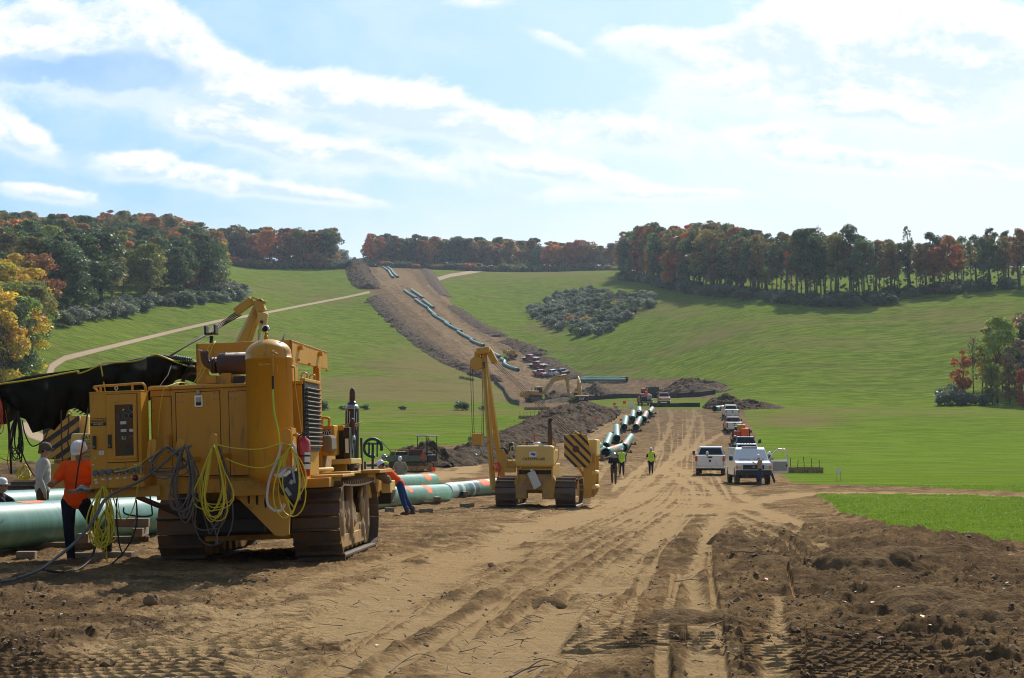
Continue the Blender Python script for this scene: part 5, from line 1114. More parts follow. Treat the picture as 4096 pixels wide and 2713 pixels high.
    # roll-over canopy of the tractor
    ly0, ly1 = -.1, 2.7; A, B_ = f(783, 1380, ly0), f(1166, 1354, ly0); zb = f(783, 1485, ly0).z; z1 = (A.z + B_.z) / 2
    cn = MB(); cn.bb(A.x, B_.x, ly0, ly0 + .05, zb, z1); cn.bb(A.x, B_.x, ly0 + .05, ly1, z1 - .06, z1); cn.hexa([(B_.x - .05, ly0, z1 - .34), (B_.x, ly0, z1 - .34), (B_.x, ly1, z1 - .30), (B_.x - .05, ly1, z1 - .30), (B_.x - .05, ly0, z1), (B_.x, ly0, z1), (B_.x, ly1, z1), (B_.x - .05, ly1, z1)]); cn.bb(A.x, A.x + .05, ly0, ly1, z1 - .34, z1)
    cn.build('canopy', Y, T, bevel=.012)
    q = MB()
    for y_, z_ in ((.35, -.09), (1.9, -.09)): q.bb(B_.x, B_.x + .07, y_, y_ + .14, z1 + z_ - .03, z1 + z_ + .03)
    for y_, z_ in ((.3, -.28), (1.1, -.30), (1.7, -.31), (2.5, -.33)): q.bb(B_.x, B_.x + .035, y_, y_ + .05, z1 + z_ - .02, z1 + z_ + .02)
    q.build('canopy_lug', Y, T, bevel=.004)
    posts = MB(); posts.prism([(A.x, zb), (A.x + .16, zb), (A.x + .22, 1.3), (A.x - .06, 1.3)], ly0, ly0 + .12, 'y'); posts.bb(B_.x - .12, B_.x, ly0, ly0 + .12, 1.3, z1 - .3); posts.bb(B_.x - .10, B_.x, ly1 - .75, ly1 - .6, 1.3, z1 - .3); posts.prism([(ly0 + .1, 1.3), (ly0 + .3, 1.3), (ly0 + .16, 2.2), (ly0 + .45, z1 - .33), (ly0 + .1, z1 - .33)], B_.x - .06, B_.x, 'x'); posts.build('canopy_post', Y, T, bevel=.01)
    st = MB(); st.bb(-.25, .35, 1.2, 1.75, 1.5, 1.7); st.box((.05, 1.15, 2.05), (.6, .14, .8), (R(8), 0, 0)); st.build('seat', M['red'], T, bevel=.05)
    MB().tube([f(845, 1400, .3), f(846, 1345, .3)], .03, 10).build('rest_post', M['black'], T)
    a = f(822, 1341, .3); b = f(868, 1341, .3); c = f(822, 1310, .3); fk = MB(); fk.bb(a.x, b.x, .22, .38, a.z, a.z + .03); fk.bb(a.x, a.x + .03, .22, .38, a.z, c.z + .02); fk.bb(b.x - .03, b.x, .22, .38, a.z, c.z + .03); fk.build('boom_rest', M['black'], T, bevel=.004)
    # cable hooks: four upright plates with rounded heads
    for x, y, w_, h_, tl in ((609, 1765, 34, 74, -6), (723, 1765, 34, 84, -10), (853, 1742, 34, 92, 0), (1146, 1722, 34, 80, 0)):
        hy = -2.02 if x < 1100 else -2.1; c = f(x, y, hy); ww = w_ / 2 * 20.8 / FOC; hh = h_ * 20.8 / FOC; th = R(tl); P = [(ww * math.cos(a_), -.02 + ww * .75 * math.sin(a_)) for a_ in np.linspace(0, math.pi, 9)] + [(-ww, -hh), (ww, -hh)]
        P = [(c.x + px_ * math.cos(th) + pz_ * math.sin(th) * -1, c.z + pz_ * math.cos(th) + px_ * math.sin(th)) for px_, pz_ in P]
        q = MB().prism(P, hy, hy + .02, 'y'); q.bb(c.x - .03, c.x + .03, hy + .02, -1.15, c.z - hh * .98, c.z - hh * .98 + .06); q.build('cable_hook', M['yel'], T, bevel=.004)
    a = rc(637, 1740, 651, 1805, -1.5); MB().bb(a[0], a[1] + .03, -1.3, -1.16, a[2], a[3]).build('hook_backplate', Y, T)
    # right-hand deck, steps and hood
    q = MB(); a = f(1235, 1914, .1); q.bb(.72, 1.42, .25, 1.25, 1.24, 1.28); q.bb(.75, 1.36, 1.28, 2.2, 1.27, 1.31); q.bb(.70, 1.25, .02, 1.0, .98 + .12, 1.24); q.build('deck', M['yel2'], T, bevel=.008)
    q = MB(); q.tube([(.7, .2, 1.36), (1.12, 1.0, 1.36)], .03, 10); q.build('deck_rail', M['yel2'], T)
    a = rc(1283, 1703, 1340, 1822, 2.0); hd = MB().bb(a[0] - .9, a[1], 2.0, 3.3, a[2], a[3]).build('hood', M['yel'], T, bevel=.02)
    lettering('D7G', .11, M['whiteprint'], hd, (f(1306, 1733, 1.99).x, 1.985, f(1306, 1733, 1.99).z), (R(90), 0, 0), .002, sx=.8)
    a = rc(1290, 1720, 1322, 1745, 1.99); MB().bb(a[0], a[1], 1.992, 1.999, a[2], a[3]).build('model_plate', M['blackprint'], hd)
    q = MB(); q.tube(smooth_path([f(1290, 1712, 2.05), f(1289, 1676, 2.05), f(1296, 1671, 2.05), f(1312, 1673, 2.05), f(1317, 1680, 2.05), f(1315, 1712, 2.05)], 4), .022, 8); q.build('grab_handle', Y, T)
    a = rc(1283, 1742, 1326, 1808, 1.5); MB().bb(a[0], a[1], 1.5, 2.0, a[2], a[3]).build('air_cleaner', M['canvas'], T, bevel=.05)
    a = rc(1338, 1712, 1372, 1838, 2.4); MB().bb(a[0], a[1] + .12, 2.4, 3.2, a[2], a[3]).build('battery_housing', M['dark'], T, bevel=.01)
    a = rc(1371, 1722, 1401, 1838, 2.38); cw = MB().bb(a[0], a[1], 2.36, 2.4, a[2], a[3]).build('side_window', M['glass'], T, bevel=.006)
    a = rc(1380, 1755, 1395, 1812, 2.35); MB().bb(a[0], a[1], 2.352, 2.358, a[2], a[3]).build('white_sheet', M['whiteprint'], cw)
    a = rc(1335, 1703, 1375, 1722, 2.4); MB().bb(a[0], a[1], 2.38, 3.3, a[2], a[3]).build('housing_lid', Y, T, bevel=.008)
    a = rc(1330, 1838, 1410, 1856, 2.3); MB().bb(a[0], a[1], 2.2, 3.2, a[2], a[3]).build('side_step', M['cream'], T, bevel=.01)
    a = rc(1325, 1856, 1385, 1900, 2.5); MB().bb(a[0], a[1], 2.5, 3.0, a[2], a[3]).build('step_support', M['yel2'], T, bevel=.01)
    # front carrier with red-brown post
    a = rc(1385, 1884, 1500, 1893, 3.3); q = MB().bb(a[0], a[1] + .1, 3.2, 4.6, a[2], a[3]); q.build('front_platform', M['yel2'], T, bevel=.006)
    a = rc(1440, 1752, 1452, 1885, 3.4); MB().bb(a[0], a[1], 3.4, 3.46, a[2], a[3]).build('post', M['rust'], T)
    a = rc(1485, 1900, 1530, 1990, 3.9); P = [(3.3, a[2]), (5.0, a[2]), (5.0, a[3] - .02), (4.4, a[3] + .05), (3.3, a[3] + .05)]; MB().prism(P, .7, 1.3, 'x').build('front_fender', M['yel2'], T, bevel=.03)
    a = rc(1525, 1925, 1562, 1972, 4.3); MB().bb(a[0], a[1], 4.3, 4.9, a[2], a[3]).build('toolbox', M['cream'], T, bevel=.01)
    q = MB(); p_ = []
    for i in range(9): t = i / 8; c = f(1583 - 20 * t * t, 1958 + 58 * t, 4.6); p_.append((c.x + .0, c.z))
    q.prism(p_ + [(a_ - .35, b_) for a_, b_ in p_[::-1]], 4.55, 4.7, 'y'); q.build('blade_end', M['galv'], T)
    a = rc(1490, 1970, 1565, 2015, 4.5); MB().bb(a[0], a[1], 4.5, 5.0, a[2], a[3]).build('blade', M['dark'], T, bevel=.02)
    return T, f
WT, wf = welding_tractor()
def W(sx, sy, ly): return mw(WT) @ wf(sx, sy, ly)
# canvas sack on the front fender
q = MB(); c = W(1520, 1905, 4.2); 
for dx, dz, r_ in ((-.10, 0, .09), (.0, .01, .10), (.08, -.03, .09), (.13, -.09, .07)): q.ball((c.x + dx, c.y, c.z + dz), r_, 10, (1.2, 1.5, .7))
o = remesh(q, 'canvas_sack', M['canvas'], None, .02, 2); tag(o, 'khaki canvas sack slumped over the front of the welding tractor', 'sack')
# tall gas cylinders lashed at the right front
def gas_cylinder(sx, y0, y1, ly, r_, label, capm='rust', lean=0.0):
    a = W(sx, y1, ly); b = W(sx, y0, ly); h = b.z - a.z; o = thing('gas_cylinder', label, 'gas cylinder', a, tilt=Matrix.Rotation(lean, 4, 'Y'), group='gas cylinders on the welding tractor')
    MB().lathe((0, 0, 0), [(.001, 0), (r_ * .95, 0), (r_, .03), (r_, h - .42), (r_ * .93, h - .34), (r_ * .7, h - .27), (r_ * .42, h - .23), (.001, h - .23)], 24).build('cylinder_body', mat_cyl, o)
    MB().lathe((0, 0, h - .26), [(.001, 0), (.048, 0), (.05, .06), (.048, .18), (.035, .235), (.001, .26)], 16).build('valve_cap', M[capm], o)
    q = MB(); rr = random.Random(3)
    for k in range(5): a_ = -2.2 + k * .35; q.box((math.cos(a_) * r_ * 1.01, math.sin(a_) * r_ * 1.01, h - .5 - rr.random() * .25), (.008, .008, .25 + .2 * rr.random()))
    q.build('paint_drip', M['whiteprint'], o); q = MB().lathe((0, 0, h - .36), [(r_ * .80, .065), (r_ * .95, .02), (r_ * 1.01, .0), (r_ * .98, -.01)], 24); q.build('white_shoulder', M['galv'], o); return o
mat_cyl = mat('dark_cylinder_paint', (.022, .026, .036), .4, dirt=(.2, .17, .13), damt=.15, dscale=3)
gas_cylinder(1407, 1550, 1884, 3.0, .118, 'tall dark gas cylinder with brown cap standing at the right of the welding tractor')
gas_cylinder(1398, 1672, 1882, 2.7, .075, 'shorter slim dark gas cylinder leaning in front of the tall one', lean=R(3))
for y in (1703, 1868):
    q = MB(); c = W(1402, y, 2.9); rr = random.Random(y)
    for k in range(4): q.tube(smooth_path([c + Vector((-.14 + .02 * k, -.18, rr.uniform(-.02, .02))), c + Vector((0, -.2, rr.uniform(-.02, .03))), c + Vector((.16, -.1, rr.uniform(-.01, .04)))]), .012, 5)
    q.tube([c + Vector((.05, -.19, 0)), c + Vector((.2, -.1, .06))], .01, 5); o = q.build('lashing_rope', M['rope'], None, fix=False); tag(o, 'tan rope knotted round the gas cylinders, %s one' % ('upper' if y < 1800 else 'lower'), 'rope')
# fire extinguisher
o = thing('fire_extinguisher', 'red fire extinguisher strapped beside the radiator of the welding tractor', 'fire extinguisher', W(1214, 1906, -1.9)); h = .50
MB().lathe((0, 0, 0), [(.001, 0), (.085, .0), (.092, .02), (.092, h - .05), (.075, h), (.03, h + .03), (.028, h + .05), (.001, h + .05)], 28).build('cylinder', M['red'], o)
q = MB(); q.tube([(0, 0, h + .04), (0, 0, h + .09)], .02, 8); q.box((.03, 0, h + .11), (.11, .025, .014), (0, R(-12), 0)); q.box((.03, 0, h + .08), (.10, .025, .012), (0, R(8), 0)); q.build('valve_handle', M['black'], o)
MB().tube(smooth_path([(-.02, -.03, h + .07), (-.06, -.07, h + .04), (-.075, -.085, h - .1), (-.08, -.08, .12)]), .010, 8).build('hose', M['rubber'], o)
q = MB()
for z in (.17, .27): q.lathe((0, 0, z), [(.094, 0), (.097, .004), (.097, .02), (.094, .024)], 24)
q.build('strap', M['rubber'], o); q = MB()
for k in range(5): a_ = R(-75 + k * 12); b_ = a_ + R(12); q.add([(.0935 * math.cos(t), .0935 * math.sin(t), z) for z in (.10, .33) for t in (a_, b_)], [(0, 1, 3, 2)])
q.build('label_sheet', M['whiteprint'], o)
# dark tool bag with open flap
o = thing('tool_bag', 'black and grey canvas tool bag hanging below the air tank', 'bag', W(1160, 2008, -2.1))
q = MB(); q.hexa([(-.14, -.1, .12), (.10, -.12, -.02), (.14, .1, 0), (-.12, .1, .12), (-.15, -.12, .34), (.17, -.1, .30), (.14, .12, .42), (-.06, .1, .44)]); q.build('bag_body', M['darkbag'], o, bevel=.04, seg=3)
q = MB(); q.tube(smooth_path([(-.20, -.08, .36), (-.13, -.13, .41), (-.04, -.12, .46), (.04, -.10, .42), (.08, -.12, .25)]), .018, 6); q.build('zipper_flap', M['galv'], o)
q = MB(); q.hexa([(-.19, -.13, .34), (-.10, -.14, .33), (-.10, -.12, .33), (-.19, -.11, .34), (-.20, -.13, .37), (-.02, -.14, .46), (-.02, -.12, .46), (-.20, -.11, .37)]); q.build('light_flap', M['bag'], o)
MB().box((.035, -.125, .27), (.05, .012, .06), (0, .5, 0)).build('badge', M['galv'], o); MB().box((-.01, -.128, .14), (.05, .012, .12), (0, -.6, 0)).build('badge', M['galv'], o)
# cords and cables on the hooks
YC, HC = M['cord_y'], M['hose']
coil('cable_coil', 'hank of yellow extension cord hanging from the third hook', 'cable coil', YC, W(858, 1786, -2.12), .44, 1.14, 9, .0085, 11, 'cable hanks on the hooks')
coil('cable_coil', 'hank of black welding cable behind the yellow cord hank', 'cable coil', HC, W(868, 1780, -1.9), .60, 1.38, 5, .009, 12, 'cable hanks on the hooks')
coil('cable_coil', 'thick hank of grey welding cable on the second hook', 'cable coil', HC, W(742, 1785, -2.1), .38, 1.02, 9, .011, 13, 'cable hanks on the hooks')
coil('cable_coil', 'short grey cable loops draped between the two left hooks', 'cable coil', HC, W(672, 1792, -2.08), .62, .42, 5, .010, 14, 'cable hanks on the hooks')
coil('cable_coil', 'yellow cord loops hanging under the tool bag', 'cable coil', YC, W(1165, 1790, -2.12), .46, 1.0, 4, .0095, 15, 'cable hanks on the hooks')
coil('cable_coil', 'messy yellow cord hank hanging below the outlet row', 'cable coil', YC, W(415, 1952, -1.85), .36, .86, 9, .010, 16, 'cable hanks on the hooks', tail=[[W(430, 1960, -1.85), W(422, 2080, -1.9), W(425, 2180, -1.9), W(428, 2246, -1.9)]])
coil('cable_coil', 'lower loops of the messy yellow cord hank', 'cable coil', YC, W(425, 2045, -1.9), .30, .56, 5, .010, 26, 'cable hanks on the hooks')
cord('extension_cord', 'yellow cord looping from the outlet row up to the first hook', 'cord', YC, [W(455, 1888, -1.68), W(500, 1880, -1.8), W(555, 1860, -1.85), W(600, 1830, -2.0), W(640, 1800, -2.0)])
cord('extension_cord', 'yellow cord running down across the right part of the outlet row', 'cord', YC, [W(600, 1832, -2.0), W(570, 1850, -1.9), W(562, 1900, -1.8), W(548, 1960, -1.8), W(540, 2010, -1.8), W(520, 2060, -1.8), W(490, 2080, -1.8), W(468, 2040, -1.8), W(445, 1960, -1.8)])
cord('extension_cord', 'yellow cord slung between the third hook and the air tank', 'cord', YC, [W(870, 1780, -2.15), W(930, 1792, -2.2), W(1000, 1798, -2.2), W(1060, 1793, -2.2), W(1125, 1775, -2.15), W(1165, 1783, -2.15)])
cord('extension_cord', 'lower yellow cord sagging in front of the air tank', 'cord', YC, [W(905, 1835, -2.1), W(960, 1858, -2.2), W(1030, 1872, -2.25), W(1085, 1860, -2.2), W(1130, 1825, -2.1), W(1165, 1805, -2.1)])
cord('extension_cord', 'yellow cord draped over the generator housing and down its door', 'cord', YC, [W(770, 1545, -.6), W(725, 1530, -.9), W(672, 1546, -1.2), W(655, 1560, -1.24), W(640, 1640, -1.24), W(630, 1750, -1.24)])
cord('extension_cord', 'yellow cord pair hanging over the canopy corner', 'cord', YC, [W(775, 1535, -.3), W(808, 1470, -.2), W(828, 1400, -.16), W(850, 1372, -.12), W(862, 1367, -.05), W(850, 1385, -.16), W(835, 1430, -.2), W(818, 1480, -.25), W(785, 1535, -.4)])
cord('air_hose', 'lime-green air hose running down the air tank', 'hose', mat('lime_hose', (.42, .62, .05), .5), [W(1091, 1555, -2.02), W(1096, 1640, -2.03), W(1108, 1700, -2.05), W(1117, 1760, -2.05), W(1118, 1850, -2.0), W(1105, 1920, -2.0)], .014)
cord('hose_end', 'black grip at the top of the lime hose', 'hose', M['rubber'], [W(1091, 1505, -2.0), W(1091, 1530, -2.02), W(1092, 1557, -2.02)], .016)
cord('canvas_strap', 'wide pale canvas strap looped beside the tool bag', 'strap', M['bag'], [W(1128, 1770, -2.1), W(1112, 1830, -2.12), W(1078, 1920, -2.15), W(1068, 2000, -2.15), W(1085, 2035, -2.15), W(1120, 2045, -2.15), W(1140, 2015, -2.15)], .019)
cord('canvas_strap', 'pale strap hanging on the fourth hook above the tool bag', 'strap', M['bag'], [W(1170, 1775, -2.12), W(1183, 1810, -2.14), W(1180, 1860, -2.14), W(1170, 1890, -2.12)], .022)
# big grey power cable from the ground up to the hooks
gA = [(-40, 2330), (60, 2318), (150, 2285), (215, 2240), (290, 2180), (345, 2120), (385, 2060), (415, 2005), (470, 1965), (560, 1925), (640, 1865), (690, 1820), (725, 1795), (760, 1788)]
def gc(x, y, dd): v = at(x, y, dd); return v
cord('power_cable', 'thick grey power cable rising from the ground to the hooks', 'cable', M['hose'], [gc(x, y, d) for (x, y), d in zip(gA, (19.1, 19.3, 19.7, 20.1, 20.3, 20.4, 20.5, 20.6, 20.65, 20.7, 20.7, 20.7, 20.7, 20.7))], .021)
cord('power_cable', 'second grey cable twisted beside the thick one', 'cable', M['hose'], [gc(x + 8, y - 5, d) for (x, y), d in zip(gA[1:], (19.3, 19.7, 20.1, 20.3, 20.4, 20.5, 20.6, 20.65, 20.7, 20.7, 20.7, 20.7, 20.7))], .015)
cord('power_cable', 'black cable lying on the ground behind the orange-shirted man', 'cable', M['rubber'], [gc(165, 2276, 20.0), gc(240, 2290, 20.2), gc(310, 2278, 20.8), gc(360, 2240, 21.2), gc(380, 2190, 21.3), gc(385, 2150, 21.2)], .018)
cord('power_cable', 'thin black cable hanging from the cable tray to the ground', 'cable', M['rubber'], [W(545, 2000, -1.6), W(548, 2080, -1.6), gc(530, 2150, 21.2), gc(490, 2215, 21.3), gc(440, 2262, 21.6)], .012)
cord('power_cable', 'black cable drooping below the cable tray beside it', 'cable', M['rubber'], [W(466, 1995, -1.6), W(468, 2090, -1.6), gc(478, 2180, 21.3), gc(492, 2218, 21.3)], .012)
cord('extension_cord', 'orange cord loop hanging below the cable tray', 'cord', M['cord_r'], [W(470, 1990, -1.6), W(480, 2060, -1.6), W(500, 2105, -1.6), W(540, 2080, -1.6), W(545, 2030, -1.6)], .006)
cord('steel_hook_rod', 'black bent rod hanging below the outlet cabinet', 'rod', M['rubber'], [W(600, 1985, -1.4), W(608, 2040, -1.4), W(605, 2062, -1.4), W(560, 2066, -1.4), W(500, 2055, -1.4), W(495, 2030, -1.4)], .012)
print('tractor', time.time() - T0)
# ============================================================ pipelayer with tall boom, seen from behind
def cables(mb, pairs, r=.011, sag=0.0):
    for a, b in pairs:
        a, b = Vector(a), Vector(b); mb.tube([a, (a + b) / 2 - Vector((0, 0, sag)), b], r, 5)
def rbox(name, x0, x1, y0, y1, z0, z1, m, parent, bev=.01, seg=2): return MB().bb(x0, x1, y0, y1, z0, z1).build(name, m, parent, bevel=bev, seg=seg)
def stripes(parent, poly, y, n, slope, w_, m, front=-1):
    """diagonal hazard stripes clipped to a convex outline in the x-z plane, a few millimetres proud"""
    xs = [p[0] for p in poly]; zs = [p[1] for p in poly]; x0, x1, z0, z1 = min(xs), max(xs), min(zs), max(zs)
    area = sum(poly[i][0] * poly[(i + 1) % len(poly)][1] - poly[(i + 1) % len(poly)][0] * poly[i][1] for i in range(len(poly)))
    P0 = poly if area > 0 else poly[::-1]
    tot = (z1 - z0) + abs(slope) * (x1 - x0); st = tot / n
    for k in range(n):
        c = z0 + st * (k + .3) if slope < 0 else z0 - slope * (x1 - x0) + st * (k + .3)
        def band(x, o): return c + slope * (x - x0) + o
        Q = [(x0 - .1, band(x0 - .1, 0)), (x1 + .1, band(x1 + .1, 0)), (x1 + .1, band(x1 + .1, w_)), (x0 - .1, band(x0 - .1, w_))]
        for i in range(len(P0)):
            a, b = P0[i], P0[(i + 1) % len(P0)]; out = []
            def side(p): return (b[0] - a[0]) * (p[1] - a[1]) - (b[1] - a[1]) * (p[0] - a[0])
            for j in range(len(Q)):
                p, q = Q[j], Q[(j + 1) % len(Q)]; sp_, sq = side(p), side(q)
                if sp_ >= 0: out.append(p)
                if (sp_ >= 0) != (sq >= 0): t = sp_ / (sp_ - sq); out.append((p[0] + (q[0] - p[0]) * t, p[1] + (q[1] - p[1]) * t))
            Q = out
            if len(Q) < 3: break
        if len(Q) >= 3: MB().prism(Q, y, y + .004 * front, 'y').build('hazard_stripe', m, parent)
def pipelayer(label, loc, rz, top, boom=True, group=None):
    T = thing('pipelayer', label, 'pipelayer', loc, rz, group); Y = M['yel2']
    crawler(T, -1.03, .69, 0, 3.4, 1.04, -1); crawler(T, 1.03, .69, 0, 3.4, 1.04, 1)
    b = MB(); b.prism([(-.68, .32), (-.30, .32), (-.28, .62), (.22, .62), (.24, .32), (.66, .32), (.70, .95), (.58, 1.16), (-.60, 1.16), (-.72, .95)], .05, .5, 'y'); b.build('final_housing', M['yelmud'], T, bevel=.03)
    rbox('rear_crossbeam', -.62, .60, -.04, .10, 1.30, 1.36, Y, T); rbox('dark_gap', -.58, .55, .10, .5, 1.14, 1.32, M['dark'], T)  # second box is a solid dark block painting the shade below the crossbeam
    for x in (-.62, .56): rbox('side_plate', x, x + .05, -.02, .6, .95, 1.42, Y, T)
    rbox('tractor_body', -.55, .55, .5, 3.2, .5, 1.5, M['yel2'], T, .03); rbox('hood', -.45, .45, 1.6, 3.5, 1.45, 2.0, Y, T, .04)
    ft = rbox('fuel_tank', -.66, .65, -.22, .45, 1.41, 2.14, M['cream'], T, .11, 4)
    lettering('CATERPILLAR', .125, M['blackprint'], ft, (-.02, -.224, 1.68), (R(90), 0, 0), .003, sx=1.02, bold=.02)
    s = rbox('sticker', -.165, .075, -.226, -.222, 1.75, 1.93, M['whiteprint'], ft, 0)
    MB().prism([(-.12, 1.86), (-.11, 1.83), (-.07, 1.81), (-.03, 1.80), (-.01, 1.785), (.005, 1.80), (.03, 1.79), (.035, 1.82), (.055, 1.87), (.03, 1.875), (.01, 1.865), (-.02, 1.88), (-.10, 1.88)], -.231, -.227, 'y').build('map_emblem', M['blueprint'], s)
    for q in (-1, 1):
        g = MB(); g.tube(smooth_path([(q * .68, -.1, 2.0), (q * .70, -.12, 2.1), (q * .80, -.12, 2.1), (q * .82, -.1, 1.98), (q * .80, -.08, 1.7), (q * .70, -.06, 1.5)], 4), .018, 6); g.build('grab_handle', M['cream'], T)
    MB().cyl((.42, .9, 2.1), (.42, .9, 3.05), .078, 16).build('exhaust_stack', M['rust'], T); rbox('rain_cap', .38, .54, .8, 1.0, 3.05, 3.07, M['rust'], T, 0)
    q = MB(); q.lathe((-.02, .8, 2.14), [(.001, 0), (.13, 0), (.16, .05), (.15, .09), (.08, .12), (.001, .125)], 20); q.build('air_cleaner', M['chrome'], T)
    q = MB(); q.bb(-.55, .42, .9, .94, 2.22, 2.26); q.build('light_bar', M['black'], T); rbox('red_post', -.14, -.09, .9, .94, 2.26, 2.52, M['redprint'], T, 0); rbox('lamp', -.5, -.44, .88, .96, 2.2, 2.28, M['lampamb'], T, 0); rbox('lamp', .46, .54, .88, .96, 2.18, 2.30, M['lampamb'], T, 0)
    rbox('seat', -.98, -.82, .5, .9, 1.96, 2.24, M['green'], T, .03)
    q = MB(); q.bb(-1.38, -.68, .0, .16, 1.22, 1.38); q.bb(-1.0, -.6, .1, .5, 1.38, 1.62); q.build('left_arm_beam', Y, T, bevel=.01)
    q = MB().prism([(-1.30, 1.38), (-.98, 1.38), (-.98, 1.80), (-1.10, 2.02), (-1.25, 2.02), (-1.34, 1.75)], .02, .10, 'y'); q.build('winch_plate', Y, T, bevel=.008); MB().lathe((-1.12, .12, 1.93), [(.04, 0), (.15, 0), (.15, .05), (.07, .06), (.07, .3), (.15, .31), (.15, .36), (.04, .36)], 20, 'y').build('winch_drum', M['rust'], T)
    g = MB()
    for i in range(4): g.tube(smooth_path([(-1.43 + .05 * i, -.05, 1.3), (-1.40 + .05 * i, -.08, 1.5), (-1.32 + .03 * i, -.08, 1.54), (-1.25 + .02 * i, -.06, 1.3), (-1.28, -.04, 1.0)]), .018, 6)
    g.build('hydraulic_hose', M['cord_r'], T)
    # counterweight, right side
    P = [(.98, 2.52), (1.76, 2.52), (1.93, 1.66), (1.77, 1.39), (1.36, 1.39), (.98, 1.78)]
    cw = MB().prism(P, .25, .37, 'y').build('counterweight', Y, T, bevel=.02); stripes(cw, [(x * .995 + .005, z) for x, z in P], .25, 7, -1.0, .125, M['stripe'])
    MB().lathe((1.38, .22, 2.02), [(.001, 0), (.10, 0), (.12, .03), (.001, .03)], 8, 'y').build('mount_boss', M['rust'], cw)
    rbox('weight_block', 1.70, 2.08, .5, 2.1, 1.78, 2.36, M['cream'], T, .06, 3)
    q = MB(); q.tube(smooth_path([(1.3, .3, 2.5), (1.34, .3, 2.62), (1.42, .3, 2.56), (1.5, .3, 2.52)], 4), .03, 6); q.bb(1.5, 1.6, .28, .36, 2.5, 2.6); q.build('lifting_lug', Y, T)
    for y0 in (.42, 2.0):
        MB().prism([(1.62, 1.5), (1.92, 1.85), (2.04, 1.85), (2.02, .55), (1.86, .33), (1.62, .33)], y0, y0 + .06, 'y').build('weight_arm', M['yel2'], T, bevel=.01)
    for z in (1.22, .72): MB().cyl((1.98, .40, z), (1.98, 2.08, z), .07, 14).build('pivot_pin', M['cream'], T)
    MB().cyl((1.45, .5, 1.42), (1.72, .6, .95), .05, 12).build('hydraulic_ram', M['yel2'], T)
    if boom:
        # A-shaped boom leaning out over the left track
        tx, ty, tz = top; B1, B2 = Vector((-1.46, .15, .62)), Vector((-1.46, 2.9, .62)); Tp = Vector((tx, ty, tz)); bm_ = []
        for k, (B, w_) in enumerate(((B1, .17), (B2, .155))):
            d = (Tp - B); L = d.length; m4 = d.to_track_quat('Z', 'Y').to_matrix(); q = MB(); q.box(B + d * .5, (w_, .16, L), m4); q.build('boom_leg', M['yel2'], T, bevel=.015)
        q = MB(); q.box(Tp + Vector((.02, -.05, .02)), (.46, .50, .22), (0, R(-8), 0)); q.box(Tp + Vector((.30, .0, -.18)), (.22, .3, .5), (0, R(-28), 0)); q.build('boom_head', M['yel2'], T, bevel=.03)
        lettering('BPC 438', .16, M['blackprint'], T, (B1 + (Tp - B1) * .86) + Vector((.0, -.10, 0)), (R(90), R(90 - 7), 0), .002, bold=.02)
        q = MB(); q.tube([(B1 * .86 + Tp * .14) + Vector((.06, -.12, 0)), (B1 * .05 + Tp * .95) + Vector((.06, -.12, 0))], .022, 6); q.build('boom_conduit', M['cream'], T)
        bk = Tp + Vector((-.22, -.05, -.42)); q = MB(); q.lathe((bk.x, bk.y - .14, bk.z), [(.05, 0), (.23, 0), (.25, .04), (.25, .24), (.23, .28), (.05, .28)], 20, 'y'); q.bb(bk.x - .08, bk.x + .1, bk.y - .1, bk.y + .1, bk.z, bk.z + .4); q.build('sheave_block', M['yel2'], T, bevel=.01)
        hb = Vector((bk.x + .02, bk.y, 2.15)); c = MB(); cables(c, [((bk.x + o, bk.y + o2, bk.z - .1), (hb.x + o * .75, hb.y + o2, hb.z + .35)) for o, o2 in ((-.24, 0), (-.17, .05), (.2, 0), (.26, .05))]); c.build('hoist_cable', M['rust'], T)
        q = MB(); q.hexa([(hb.x - .17, hb.y - .1, hb.z), (hb.x + .15, hb.y - .1, hb.z), (hb.x + .15, hb.y + .1, hb.z), (hb.x - .17, hb.y + .1, hb.z), (hb.x - .20, hb.y - .1, hb.z + .42), (hb.x + .20, hb.y - .1, hb.z + .42), (hb.x + .2, hb.y + .1, hb.z + .42), (hb.x - .2, hb.y + .1, hb.z + .42)]); q.build('hook_block', M['yel2'], T, bevel=.03)
        q = MB(); q.torus((hb.x + .0, hb.y, hb.z - .22), .14, .045, 18, 8, 'y', R(-200), R(70)); q.cyl((hb.x, hb.y, hb.z), (hb.x, hb.y, hb.z - .1), .05, 8); q.build('hook', M['galv'], T)
        c = MB(); A = Tp + Vector((.38, 0, -.38)); cables(c, [(A + Vector((o * .5, o, 0)), (1.25 + o, .6 + o, 2.5)) for o in (-.14, -.05, .05, .15)], .008); c.build('boom_cable', M['rust'], T)
    return T
PL = pipelayer('yellow pipelayer tractor seen from behind with tall boom on its left and striped counterweight', (.785, 52, gz(.785, 52) - .03), R(-7.5), (-1.95, 1.1, 5.45))
fp = planar(PL)
# white bag tied to the drawbar
o = thing('sand_bag', 'white woven bag tied to the back of the pipelayer', 'bag', mw(PL) @ Vector((.0, -.12, .62))); q = MB(); q.hexa([(-.02, -.06, .0), (.24, -.06, .16), (.24, .08, .16), (-.02, .08, .0), (-.26, -.05, .58), (.0, -.05, .68), (.0, .06, .68), (-.26, .06, .58)]); q.build('bag_body', M['bag'], o, bevel=.04, seg=3); MB().box((-.10, 0, .68), (.1, .06, .1), (0, .4, 0)).build('bag_neck', M['bag'], o, bevel=.02)

